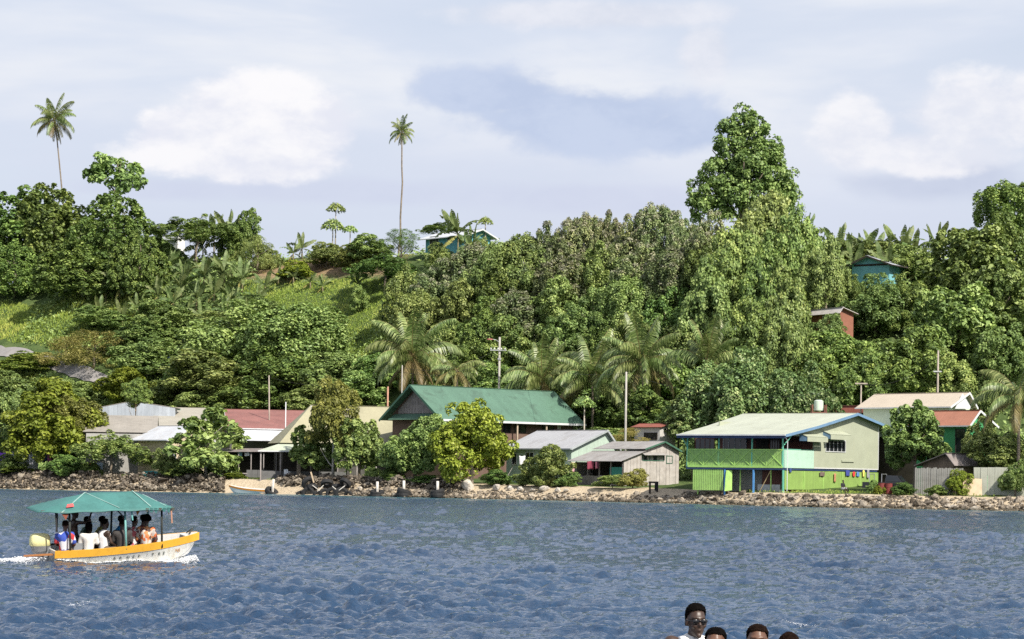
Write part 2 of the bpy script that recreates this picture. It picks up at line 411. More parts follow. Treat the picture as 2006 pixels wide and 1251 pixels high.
sp = t.node('ShaderNodeSeparateXYZ'); t.l.new(co, sp.inputs[0])
patch = t.noise(t.mapping(co, (0.05, 0.03, 0.05)), 1.0, 4, 0.55)
deep = t.ramp(patch, [(0.35, (0.012, 0.036, 0.082)), (0.65, (0.024, 0.058, 0.115))])
# shallow turquoise in a strip along the shore
yd = t.math('ADD', sp.outputs[1], t.math('MULTIPLY', sp.outputs[0], 0.74))
shal = t.smooth(yd, 212, 240)
wc = t.mix(t.math('MULTIPLY', shal, 0.75), deep, (0.06, 0.17, 0.20))
t.l.new(wc, b.inputs['Base Color'])
rgh = t.node('ShaderNodeMapRange'); t.l.new(sp.outputs[1], rgh.inputs[0]); rgh.inputs[1].default_value = 35; rgh.inputs[2].default_value = 190; rgh.inputs[3].default_value = 0.04; rgh.inputs[4].default_value = 0.14; t.l.new(rgh.outputs[0], b.inputs['Roughness']); b.inputs['IOR'].default_value = 1.333; b.inputs['Specular IOR Level'].default_value = 0.8
r1 = t.noise(t.mapping(co, (3.2, 4.6, 3.0)), 1.0, 5, 0.62, 0.4); r2 = t.noise(t.mapping(co, (8.0, 14.0, 9.0)), 1.0, 3, 0.6, 0.3)
hgt = t.math('ADD', t.math('MULTIPLY', r1, 0.13), t.math('MULTIPLY', r2, 0.035))
bp = t.node('ShaderNodeBump'); bp.inputs['Strength'].default_value = 0.85; bp.inputs['Distance'].default_value = 1.0
t.l.new(hgt, bp.inputs['Height']); t.l.new(bp.outputs[0], b.inputs['Normal'])
me.materials.append(wm)
water = link(bpy.data.objects.new('water', me)); water['kind'] = 'structure'; water['label'] = 'choppy blue sea in front of the shore'

# ================================================================== vegetation
ORD = ('first second third fourth fifth sixth seventh eighth ninth tenth eleventh twelfth thirteenth fourteenth fifteenth sixteenth '
       'seventeenth eighteenth nineteenth twentieth').split()
def unit(a): return a / np.maximum(np.linalg.norm(a, axis=-1, keepdims=True), 1e-9)
def leaf_mesh(name, pos, nrm, axis, L, Wd, fold, rnd, tip, mats, bend=0.0):
    """N folded leaves, each its own little blade"""
    N = len(pos); nrm = unit(nrm); axis = unit(axis - nrm * np.sum(axis * nrm, -1, keepdims=True))
    side = np.cross(nrm, axis); L = L[:, None]; Wd = Wd[:, None]
    base = pos - axis * L * 0.5; end = pos + axis * L * 0.5 - np.array([0, 0, 1.0]) * L * bend
    mid = pos - axis * L * 0.05
    l = mid + side * Wd * 0.5 + nrm * Wd * fold; r = mid - side * Wd * 0.5 + nrm * Wd * fold
    V = np.stack([base, r, end, l], 1).reshape(-1, 3).astype(np.float32)
    me = bpy.data.meshes.new(name)
    me.vertices.add(4 * N); me.vertices.foreach_set('co', V.reshape(-1))
    me.loops.add(4 * N); me.loops.foreach_set('vertex_index', np.arange(4 * N, dtype=np.int32))
    me.polygons.add(N); me.polygons.foreach_set('loop_start', (np.arange(N) * 4).astype(np.int32))
    for nm, arr in (('rnd', rnd), ('tip', tip)):
        if arr is not None:
            a = me.attributes.new(nm, 'FLOAT', 'FACE'); a.data.foreach_set('value', np.asarray(arr, np.float32))
    me.update(calc_edges=True)
    for m in (mats if isinstance(mats, (list, tuple)) else [mats]): me.materials.append(m)
    return me
def crown(lobes, n_cl, cr, per, L, Wd, seed, down=0.35, up=0.45, squash=0.8, zmin=-0.55, inner=0.10, shell=(0.80, 1.03), drape=False, fold=0.18, bend=0.12):
    g = np.random.default_rng(seed)
    C = np.array([l[:3] for l in lobes], float); R = np.array([l[3:6] for l in lobes], float)
    area = (R[:, 0] * R[:, 2]); area /= area.sum()
    cen, out = [], []
    while len(cen) < n_cl:
        k = g.choice(len(lobes), p=area); d = g.normal(size=3); d /= np.linalg.norm(d)
        if d[2] < zmin: continue
        p = C[k] + d * R[k] * g.uniform(*shell)
        q = np.linalg.norm((p - C) / R, axis=1); q[k] = 9
        if q.min() < 0.72: continue
        cen.append(p); out.append(d)
    cen = np.array(cen); out = np.array(out); n = n_cl
    rad_ = cr * g.uniform(0.55, 1.35, n); tone = g.uniform(0, 1, n)
    ci = np.repeat(np.arange(n), per); N = len(ci)
    d = unit(g.normal(size=(N, 3)) + out[ci] * 0.75 + np.array([0, 0, 0.35]))
    pos = cen[ci] + d * rad_[ci][:, None] * (g.uniform(0.35, 1, N) ** 0.5)[:, None] * np.array([1, 1, squash])
    if drape:
        nrm = unit(d * np.array([1, 1, 0.3]) + g.normal(size=(N, 3)) * 0.35 + np.array([0, 0, 0.25])); ax = g.normal(size=(N, 3)) * 0.9 + np.array([0, 0, -0.8])
        pos[:, 2] -= g.exponential(0.35, N) * cr; pos += g.normal(0, 0.12, (N, 3))
    else:
        nrm = unit(d * 0.6 + np.array([0, 0, up]) + g.normal(size=(N, 3)) * 0.42); ax = g.normal(size=(N, 3)) + d * 0.6 - np.array([0, 0, down])
    k = int(N * inner); li = g.integers(0, len(C), k); pos[:k] = C[li] + unit(g.normal(size=(k, 3))) * R[li] * g.uniform(0.2, 0.85, (k, 1))
    rnd = np.clip(tone[ci] * 0.45 + g.uniform(0, 0.55, N), 0, 1)
    tipv = ((d[:, 2] > 0.45) & (tone[ci] > 0.35)) * g.uniform(0.3, 1, N)
    s = g.uniform(0.7, 1.25, N)
    return pos, nrm, ax, L * s, Wd * s, fold, rnd, tipv, bend
def norm_crown(c):
    """fit a crown into a 10 m box standing on z = 0"""
    pos = c[0]; lo, hi = np.percentile(pos, 0.4, axis=0), np.percentile(pos, 99.6, axis=0)
    m = (lo + hi) / 2; sc = np.array([10 / max(hi[0] - lo[0], hi[1] - lo[1])] * 2 + [10 / (hi[2] - lo[2])])
    pos = (pos - np.array([m[0], m[1], lo[2]])) * sc
    return (pos,) + tuple(c[1:])
def rlobes(seed, n, spread, zr, r):
    g = np.random.default_rng(seed); out = []
    for i in range(n):
        a = i * 2.4 + g.uniform(-0.4, 0.4); q = spread * math.sqrt((i + 0.4) / n)
        z = g.uniform(*zr) * (1 - 0.45 * (q / max(spread, 1e-6)) ** 2); k = r * g.uniform(0.75, 1.25)
        out.append((q * math.cos(a), q * math.sin(a), z, k, k, k * g.uniform(0.7, 0.95)))
    return out
def trunk_mesh(name, seed, m, r=0.24, limbs=7, fork=0.40, wob=0.35):
    g = random.Random(seed); b = MB()
    pts = [(g.uniform(-wob, wob) * (i / 6), g.uniform(-wob, wob) * (i / 6), 10 * i / 6) for i in range(7)]
    b.tube([(p[0], p[1], p[2] - (0.25 if i == 0 else 0)) for i, p in enumerate(pts)], [r * 1.45, r * 1.05, r, r * 0.85, r * 0.65, r * 0.42, r * 0.15], 8)
    for k in range(limbs):
        z = 10 * (fork + (0.85 - fork) * k / limbs); a = k * 2.4 + g.uniform(-0.4, 0.4); L = g.uniform(2.2, 4.2) * (1.15 - z / 16)
        i = min(5, int(z / 10 * 6)); q = pts[i]; f = z / 10 * 6 - i
        st = Vector((q[0] + (pts[i + 1][0] - q[0]) * f, q[1] + (pts[i + 1][1] - q[1]) * f, z))
        P = [st + Vector((math.cos(a) * L * t, math.sin(a) * L * t, L * (0.55 * t + 0.25 * t * t))) for t in (0, 0.35, 0.7, 1.0)]
        b.tube(P, [r * 0.5, r * 0.36, r * 0.24, r * 0.08], 6)
    return b.mesh(name, m, True)
bark = mat('grey_bark', (0.20, 0.165, 0.125), 0.9, 0.35, 2.0, bump=0.5, bscale=9)
pale_bark = mat('pale_bark', (0.42, 0.38, 0.32), 0.9, 0.3, 2.0, bump=0.4, bscale=9)
LEAF = {
    'deep':   leafmat('leaf_deep_green', (0.073, 0.122, 0.042), (0.171, 0.268, 0.067), (0.382, 0.486, 0.130)),
    'mid':    leafmat('leaf_mid_green', (0.105, 0.162, 0.057), (0.257, 0.347, 0.102), (0.497, 0.581, 0.197)),
    'glossy': leafmat('leaf_glossy_green', (0.073, 0.129, 0.051), (0.200, 0.297, 0.098), (0.535, 0.577, 0.260), spec=0.35, rough=0.45),
    'lime':   leafmat('leaf_yellow_green', (0.125, 0.172, 0.02), (0.27, 0.335, 0.04), (0.44, 0.48, 0.08)),
    'olive':  leafmat('leaf_olive', (0.11, 0.118, 0.03), (0.22, 0.222, 0.05), (0.36, 0.34, 0.09)),
    'pink':   leafmat('leaf_with_pink_tips', (0.105, 0.149, 0.069), (0.262, 0.322, 0.126), (0.497, 0.521, 0.234), tip=(0.451, 0.361, 0.375), tip_amt=0.5),
    'vine':   leafmat('leaf_vine_green', (0.115, 0.178, 0.057), (0.259, 0.364, 0.102), (0.492, 0.563, 0.176)),
    'dry':    leafmat('leaf_dry_scrub', (0.202, 0.178, 0.054), (0.372, 0.341, 0.101), (0.558, 0.496, 0.171)),
    'palm':   leafmat('leaf_palm', (0.083, 0.124, 0.032), (0.166, 0.227, 0.062), (0.332, 0.388, 0.148), spec=0.45, rough=0.42),
    'palm_old': leafmat('leaf_palm_old', (0.128, 0.112, 0.045), (0.224, 0.188, 0.072), (0.304, 0.247, 0.108)),
    'banana': leafmat('leaf_banana', (0.055, 0.094, 0.027), (0.106, 0.160, 0.046), (0.212, 0.262, 0.104), spec=0.25, rough=0.5, trans=0.28),
    'grass':  leafmat('leaf_grass', (0.135, 0.194, 0.035), (0.268, 0.355, 0.060), (0.480, 0.499, 0.119)),
}
def proto(kind, args, seed, tk):
    me = leaf_mesh('crown', *norm_crown(args)[:8], LEAF['mid'], bend=args[8])
    return me, trunk_mesh('trunk', seed, bark, **tk)
PROTO = {
    'round0': proto('round', crown(rlobes(1, 11, 4.0, (2.2, 6.4), 2.1), 210, 0.85, 130, 0.38, 0.24, 11), 1, {}),
    'round1': proto('round', crown(rlobes(2, 9, 3.8, (2.0, 6.0), 2.3), 200, 0.9, 130, 0.38, 0.23, 12), 2, {}),
    'round2': proto('round', crown(rlobes(3, 14, 4.2, (1.6, 6.4), 1.8), 230, 0.75, 120, 0.36, 0.22, 13), 3, {}),
    'broad0': proto('broad', crown(rlobes(4, 12, 4.2, (2.4, 6.2), 2.0), 230, 0.62, 55, 0.66, 0.46, 14, up=0.6, squash=0.65), 4, {}),
    'broad1': proto('broad', crown(rlobes(5, 15, 4.4, (1.8, 6.4), 1.8), 240, 0.60, 55, 0.66, 0.46, 15, up=0.6, squash=0.65), 5, {}),
    'dome0': proto('dome', crown([(0, 0, 3.6, 3.6, 3.6, 3.4), (-3.0, 0.4, 2.6, 2.4, 2.4, 2.6), (3.0, 0, 2.5, 2.4, 2.4, 2.6), (0.6, 3.0, 2.6, 2.4, 2.4, 2.6), (-0.5, -3.0, 2.4, 2.4, 2.4, 2.5)], 520, 0.42, 55, 0.34, 0.25, 31, up=0.55, squash=0.7, shell=(0.9, 1.04)), 31, {}),
    'dome1': proto('dome', crown([(0.4, 0.3, 3.8, 3.2, 3.2, 3.0), (-2.8, 0.8, 2.9, 2.5, 2.5, 2.5), (2.9, -1.0, 2.6, 2.3, 2.3, 2.4), (1.2, 2.8, 2.4, 2.4, 2.4, 2.5), (-1.4, -2.8, 2.2, 2.5, 2.5, 2.4), (2.2, 1.6, 3.4, 2.0, 2.0, 2.0)], 520, 0.42, 55, 0.34, 0.25, 32, up=0.55, squash=0.7, shell=(0.9, 1.04)), 32, {}),
    'bushy0': proto('bushy', crown(rlobes(6, 13, 3.7, (1.0, 6.5), 2.0), 190, 0.8, 110, 0.44, 0.27, 16, zmin=-0.8), 6, dict(fork=0.15)),
    'bushy1': proto('bushy', crown(rlobes(7, 10, 3.4, (1.2, 7.0), 2.2), 190, 0.85, 110, 0.44, 0.27, 17, zmin=-0.8), 7, dict(fork=0.15)),
    'flat0':  proto('flat', crown(rlobes(8, 16, 4.6, (3.5, 4.4), 1.25), 190, 0.62, 75, 0.40, 0.22, 18, squash=0.5, zmin=-0.2), 8, dict(fork=0.5)),
    'sparse0': proto('sparse', crown(rlobes(9, 11, 4.4, (1.2, 7.0), 1.25), 62, 0.75, 42, 0.85, 0.58, 19, inner=0.02), 9, dict(limbs=11, fork=0.25)),
    'sparse1': proto('sparse', crown(rlobes(10, 12, 4.2, (0.6, 7.4), 1.3), 95, 0.72, 42, 0.80, 0.52, 20, inner=0.02), 10, dict(limbs=12, fork=0.2)),
    'vine0':  proto('vine', crown([(math.cos(a) * q, math.sin(a) * q, z, 1.5, 1.5, 3.0) for a, q, z in ((0, 0, 5.5), (0.4, 2.9, 3.6), (1.9, 3.1, 3.0), (3.3, 2.8, 4.2), (4.5, 3.0, 3.2), (5.5, 3.2, 2.8), (2.6, 1.5, 5.2), (5.0, 1.5, 4.9))],
                               300, 0.65, 95, 0.36, 0.27, 21, drape=True, zmin=-0.85), 11, {}),
    'vine1':  proto('vine', crown([(math.cos(a) * q, math.sin(a) * q, z, 1.3, 1.3, 2.6) for a, q, z in ((0, 0.6, 6.2), (0.9, 2.6, 3.0), (2.2, 3.3, 3.8), (3.6, 3.0, 2.6), (4.4, 3.4, 4.2), (5.8, 2.9, 3.4), (2.9, 1.7, 4.4), (5.2, 1.9, 5.4), (1.5, 1.9, 5.0))],
                               300, 0.62, 95, 0.36, 0.27, 22, drape=True, zmin=-0.85), 12, {}),
    'wispy0': proto('wispy', crown(rlobes(13, 12, 4.2, (1.0, 6.0), 1.7), 150, 0.9, 60, 0.34, 0.12, 23, zmin=-0.7, inner=0.25), 13, dict(limbs=11, fork=0.12)),
    'tower0': proto('tower', crown([(0.2, 0, 9.1, 0.75, 0.8, 0.9), (-0.8, 0.3, 8.1, 1.0, 0.9, 0.9), (1.0, -0.3, 8.2, 0.9, 0.9, 0.8), (0.1, 0.6, 7.1, 1.5, 1.2, 1.0), (-1.2, -0.3, 6.5, 1.2, 1.0, 1.0), (1.6, 0, 6.4, 1.4, 1.1, 1.1),
                                     (2.3, 0.2, 5.5, 1.0, 0.9, 0.9), (-1.3, 0.4, 5.2, 1.2, 1.0, 0.9), (0.6, -0.9, 5.2, 1.4, 1.1, 1.0), (-2.2, 0, 4.1, 1.5, 1.2, 1.1), (0.9, -0.8, 3.8, 1.5, 1.1, 1.0), (2.5, -0.1, 3.8, 1.6, 1.2, 1.2), (3.2, 0.3, 2.3, 1.4, 1.1, 1.1), (-0.4, 0.8, 4.2, 1.2, 1.0, 0.9),
                                     (-2.8, 0.2, 2.5, 1.7, 1.3, 1.2), (-1.0, -0.7, 2.3, 1.5, 1.2, 1.1), (1.4, -0.6, 2.0, 1.8, 1.3, 1.2), (-3.0, 0, 1.1, 1.6, 1.1, 1.0), (2.9, 0, 1.0, 1.5, 1.1, 1.0), (0.2, -0.8, 1.0, 1.8, 1.2, 1.0)],
                                    640, 0.52, 58, 0.28, 0.20, 24, squash=0.9, shell=(0.70, 1.18), zmin=-0.8), 14, dict(r=0.42, limbs=14, fork=0.22, wob=0.25)),
}
def place_top(px, py, h, dmin=46, dmax=122):
    """stand on the land so that something h metres tall ends at this pixel; on the skyline it grows taller instead"""
    a = W(px, py, 1.0); y0 = 200.0
    for y in np.arange(190, 460, 0.6):
        x = a.x * y; d = y - float(shore(x))
        if d < dmin: continue
        z = EYE + (a.z - EYE) * y
        if gz(x, y) + h >= z or d > dmax: return Vector((x, y, gz(x, y))), z - gz(x, y)
NTREE = [0]
def tree(kind, px, top, bot, wpx, mt, label, h=9.0, Y=None, name='broadleaf_tree', cat='tree', group=None, rz=None, tb=None, lean=0):
    """a tree whose crown fills the given pixels: top, bottom and width; stands on the land at depth Y, or where h metres fit"""
    if Y is None: base, hh = place_top(px, top, h)
    else:
        p = W(px, top, Y); base = Vector((p.x, Y, gz(p.x, Y))); hh = p.z - base.z
    Yb = base.y; ww = wpx * Yb / FPX; zb = max(W(px, bot, Yb).z - base.z, 0.02 * hh); ch = hh - zb
    cm, tmsh = PROTO[kind]; NTREE[0] += 1
    r = empty(name, base, 0, label, cat, group)
    o = bpy.data.objects.new('crown', cm); link(o, r)
    g = random.Random(NTREE[0] * 13 + int(px))
    o.location = (0, 0, zb); o.rotation_euler = (0, 0, g.uniform(0, 6.283) if rz is None else rz)
    o.scale = (ww / 10, ww / 10 * g.uniform(0.9, 1.1), ch / 10)
    o.material_slots[0].link = 'OBJECT'; o.material_slots[0].material = LEAF[mt]
    k = bpy.data.objects.new('trunk', tmsh); link(k, r); top_ = zb + ch * 0.80
    s = max(min(ww, hh * 1.1), 1.0) / 10; k.scale = (s, s, top_ / 10); k.rotation_euler = o.rotation_euler
    if tb: k.material_slots[0].link = 'OBJECT'; k.material_slots[0].material = tb
    return r

# ---- big rounded trees at the left end of the ridge
tree('dome0', 45, 372, 590, 250, 'deep', 'big dark rounded tree at the left edge of the ridge', h=14, rz=0.4)
tree('dome1', 110, 366, 560, 220, 'deep', 'big domed tree directly below the taller skyline palm', h=15, rz=2.0)
tree('dome0', 225, 380, 590, 190, 'deep', 'big dark domed tree beneath the open pale-leaved tree', h=14.5, rz=3.6)
tree('dome1', 165, 470, 610, 190, 'deep', 'low dark tree filling the foot of the domed ridge trees', h=10, rz=1.0)
tree('dome0', 30, 480, 600, 150, 'deep', 'shaded dark tree above the grassy slope at the left edge', h=9)
tree('dome1', 275, 455, 590, 120, 'deep', 'dark tree at the right flank of the domed trees, beside bananas', h=11)
tree('sparse0', 230, 300, 400, 125, 'mid', 'open pale-leaved tree standing above the domed trees on the skyline', Y=412, rz=0.3)
tree('flat0', 385, 420, 475, 170, 'mid', 'flat-topped spreading tree on the skyline behind the tall bananas', h=9, rz=0.5)
tree('bushy0', 470, 412, 520, 80, 'deep', 'narrow dark tree behind the tall bananas on the ridge', h=9)
tree('wispy0', 505, 462, 530, 100, 'mid', 'fine-leaved bushy tree where the ridge drops to the open ground', h=6)
tree('bushy1', 640, 475, 520, 80, 'mid', 'leafy shrub under the two tall papayas', h=4.2)
tree('bushy0', 725, 462, 510, 110, 'mid', 'row-end bush left of the blue hill house', h=4.5)
tree('wispy0', 787, 448, 492, 90, 'deep', 'thin grey-green tree at the foot of the lone skyline palm', h=6)
tree('flat0', 755, 492, 550, 150, 'deep', 'dark spreading tree with a bare trunk on the brown open ground', h=6.5, rz=1.5)
tree('flat0', 868, 434, 460, 90, 'deep', 'dark flat crown rising behind the blue hill house roof', Y=392)
tree('bushy1', 690, 480, 540, 70, 'olive', 'yellowish bush beside the dark spreading tree on the open ground', h=4)
tree('bushy0', 705, 560, 625, 45, 'vine', 'upright green bush on the bright grass slope', h=4)
tree('bushy1', 580, 510, 560, 70, 'lime', 'pale bush behind the low bananas on the open ground', h=3)
tree('bushy0', 528, 480, 545, 60, 'mid', 'round bush at the left end of the open ground', h=4)
# ---- forest on the hill, in rows from the skyline down
sky_row = [(968, 478, 95), (1018, 462, 100), (1062, 440, 95), (1108, 436, 85), (1150, 424, 85), (1192, 414, 80), (1238, 424, 95), (1288, 404, 90), (1340, 416, 90), (1392, 417, 90)]
for i, (px, tp, wd) in enumerate(sky_row):
    tree(['round0', 'round1', 'round2'][i % 3], px, tp, tp + 135, wd * 1.12, 'pink' if i > 1 else 'mid', f'{ORD[i]} crown along the forest skyline, counted from the blue hill house', h=11, group='trees of the forest skyline')
row2 = [(800, 520, 110), (862, 505, 115), (920, 492, 110), (985, 512, 130), (1050, 505, 125), (1118, 490, 120), (1185, 486, 125), (1255, 480, 120), (1325, 482, 120), (1392, 478, 115)]
for i, (px, tp, wd) in enumerate(row2):
    tree(['round2', 'round0', 'round1'][i % 3], px, tp + 14 * math.sin(i * 2.7), tp + 130, wd * 1.02, ['mid', 'pink', 'pink', 'deep', 'mid', 'pink'][i % 6], f'{ORD[i]} crown of the second forest row, counted from the bright grass slope', h=9.5, group='second row of the hill forest')
row3 = [(820, 560, 110), (885, 568, 120), (955, 575, 115), (1020, 570, 120), (1090, 560, 125), (1160, 552, 125), (1235, 556, 125), (1305, 560, 120)]
for i, (px, tp, wd) in enumerate(row3):
    tree(['round1', 'bushy0', 'round0'][i % 3], px, tp + 16 * math.sin(i * 3.9 + 1), tp + 140, wd * 1.02, ['mid', 'mid', 'deep', 'pink', 'mid'][i % 5], f'{ORD[i]} crown of the third forest row, counted from the bright grass slope', h=9, group='third row of the hill forest')
row4 = [(870, 632, 110), (940, 640, 115), (1015, 632, 120), (1100, 628, 120), (1180, 622, 120), (1260, 628, 120), (1335, 636, 110)]
for i, (px, tp, wd) in enumerate(row4):
    tree(['bushy1', 'round2', 'bushy0'][i % 3], px, tp + 12 * math.sin(i * 2.1), tp + 150, wd * 1.05, ['mid', 'deep', 'vine'][i % 3], f'{ORD[i]} crown of the fourth forest row, behind the palms', h=8, group='fourth row of the hill forest')
row5 = [(900, 705, 110), (975, 712, 120), (1060, 705, 130), (1150, 715, 130), (1240, 712, 120), (1310, 705, 120), (1560, 690, 120), (1640, 650, 130), (1720, 670, 140)]
for i, (px, tp, wd) in enumerate(row5):
    tree(['bushy0', 'bushy1'][i % 2], px, tp, tp + 150, wd * 1.2, 'deep', f'{ORD[i]} dark understorey tree at the foot of the hill, counted from the green roof', h=8, group='understorey at the foot of the hill')
# ---- the tall tree and the vine-hung wood on the right
tree('tower0', 1458, 217, 430, 208, 'mid', 'tallest tree of the skyline, a ragged tower of foliage', Y=338, name='emergent_tree', rz=0.0)
vines = [(1505, 384, 600, 130, 'mid', 'light green vine-covered crown just below the tallest tree'), (1560, 418, 620, 110, 'vine', 'vine-hung crown to the right of the tallest tree, below banana tops'),
         (1440, 455, 640, 130, 'vine', 'vine curtain under the tallest tree, facing the sea'), (1395, 520, 700, 120, 'mid', 'vine-draped crown above the upright palm'), (1505, 500, 720, 120, 'deep', 'long hanging vine curtain in the middle of the wood'),
         (1540, 520, 740, 105, 'vine', 'vine-draped crown left of the orange hill hut'), (1470, 590, 740, 110, 'deep', 'shaded vine-draped crown beside the dark hollow'), (1620, 470, 600, 90, 'mid', 'pale shrubby crown left of the turquoise hill house'),
         (1545, 600, 760, 110, 'mid', 'low vine-draped crown above the large glossy tree')]
for i, (px, tp, bt, wd, m_, lb) in enumerate(vines):
    tree(['vine0', 'vine1'][i % 2], px, tp, bt, wd * 1.15, m_, lb, h=12, name='vine_draped_tree', group='vine-hung trees of the hill')
right = [('bushy0', 1645, 465, 540, 90, 'mid', 'leafy shrub under the skyline bananas by the vine wood', 4), ('bushy1', 1720, 475, 530, 100, 'mid', 'leafy shrub hugging the turquoise house roof', 4), ('bushy0', 1800, 480, 560, 110, 'mid', 'leafy shrub under the solitary skyline banana', 5), ('round1', 1985, 360, 480, 130, 'deep', 'dark tree rising at the right edge of the skyline', 13), ('round0', 1955, 420, 560, 120, 'deep', 'dark shaded tree below the right edge of the skyline', 12),
         ('broad0', 1905, 445, 590, 165, 'mid', 'light-leaved tree right of the turquoise hill house', 11), ('broad1', 1960, 510, 680, 140, 'mid', 'broad leafy tree on the right slope under the dark skyline tree', 12),
         ('broad0', 1870, 560, 720, 150, 'mid', 'leafy tree with pale trunks above the cream roof', 11), ('round2', 1790, 540, 650, 110, 'deep', 'dark tree just below the turquoise hill house', 7),
         ('round0', 1718, 540, 680, 120, 'mid', 'rounded tree below the turquoise hill house, beside the orange hut', 8), ('round2', 1668, 540, 600, 60, 'mid', 'small crown between the turquoise and orange hill houses', 5),
         ('bushy0', 1780, 640, 780, 140, 'deep', 'dark tree behind the cream roof', 10), ('bushy1', 1960, 640, 780, 130, 'mid', 'green tree behind the right-hand palm', 9), ('vine0', 1700, 690, 800, 110, 'deep', 'dark vine curtain behind the short crossbar pole', 8),
         ('vine1', 1865, 690, 800, 110, 'vine', 'vine-hung bank behind the tall leaning pole', 7), ('bushy0', 1925, 745, 830, 70, 'mid', 'bright bush at the right end of the cream roof', 6)]
for k, px, tp, bt, wd, m_, lb, h_ in right:
    tree(k, px, tp, bt, wd * 1.15, m_, lb, h=h_)
# ---- slope on the left
left = [('bushy1', 752, 690, 790, 110, 'deep', 'dark bush left of the big coconut palm crown', 6, 'bush'), ('bushy0', 700, 730, 800, 110, 'mid', 'green bush above the tan roof ridge', 6, 'bush'), ('bushy1', 620, 745, 810, 110, 'mid', 'bush behind the tan roof, left of its ridge', 5, 'bush'), ('bushy0', 480, 760, 820, 120, 'deep', 'dark bush behind the red roof ridge', 5, 'bush'), ('bushy1', 390, 765, 820, 110, 'mid', 'bush behind the tan shed', 5, 'bush'), ('bushy0', 850, 660, 760, 110, 'deep', 'dark bush right behind the big coconut palm', 7, 'bush'), ('bushy1', 330, 745, 800, 90, 'deep', 'dark bush above the shed with green trim', 5, 'bush'), ('bushy0', 255, 640, 700, 100, 'mid', 'shrub above the dull green bush, left of the bananas', 4, 'bush'), ('bushy1', 430, 610, 700, 120, 'mid', 'shrub under the low bananas above the big tree', 4, 'bush'), ('bushy0', 510, 575, 640, 80, 'mid', 'leafy shrub on the left rim of the grass slope', 3.5, 'bush'), ('bushy1', 60, 690, 760, 110, 'grass', 'grassy bank bush just below the road', 3.5, 'bush'), ('bushy0', 640, 600, 660, 60, 'vine', 'low dark-green bush on the bright grass', 2.0, 'bush'), ('wispy0', 185, 648, 740, 170, 'dry', 'wispy yellow-brown thicket beside the road', 6, 'thicket'), ('wispy0', 130, 660, 720, 110, 'dry', 'dry thicket at the upper bend of the road', 5, 'thicket'), ('bushy1', 290, 668, 760, 140, 'mid', 'dull green bush to the right of the dry thicket', 6, 'bush'),
        ('round0', 470, 592, 740, 190, 'mid', 'left half of the big tree above the red roof', 11, 'tree'), ('round1', 580, 600, 740, 180, 'mid', 'right half of the big tree above the red roof', 11, 'tree'),
        ('bushy0', 440, 690, 800, 190, 'mid', 'leafy tree above the long grey shed roof', 8, 'tree'), ('round2', 560, 680, 800, 190, 'deep', 'dark leafy tree behind the red roof', 9, 'tree'), ('bushy1', 660, 690, 790, 120, 'mid', 'leafy tree left of the big coconut palm', 7, 'tree'),
        ('round1', 370, 700, 790, 100, 'deep', 'dark tree just above the grey shed gable', 7, 'tree'), ('bushy0', 245, 722, 790, 110, 'lime', 'yellow-green bush above the shed gable', 5, 'bush'),
        ('bushy1', 150, 745, 830, 110, 'mid', 'green bush left of the shed, below the road end', 5, 'bush'), ('bushy0', 30, 725, 830, 120, 'mid', 'green tree at the left edge, below the road', 6, 'tree'),
        ('bushy0', 330, 590, 690, 120, 'mid', 'leafy shrub under the hillside bananas', 5, 'bush'), ('bushy1', 300, 620, 700, 110, 'vine', 'bright shrub above the dull green bush', 5, 'bush'), ('bushy0', 210, 600, 670, 110, 'mid', 'shrub below the lone banana by the domed trees', 4, 'bush')]
for k, px, tp, bt, wd, m_, lb, h_, ct in left:
    tree(k, px, tp, bt, wd * 1.15, m_, lb, h=h_, cat=ct, name={'tree': 'broadleaf_tree', 'bush': 'bush', 'thicket': 'thicket'}[ct])
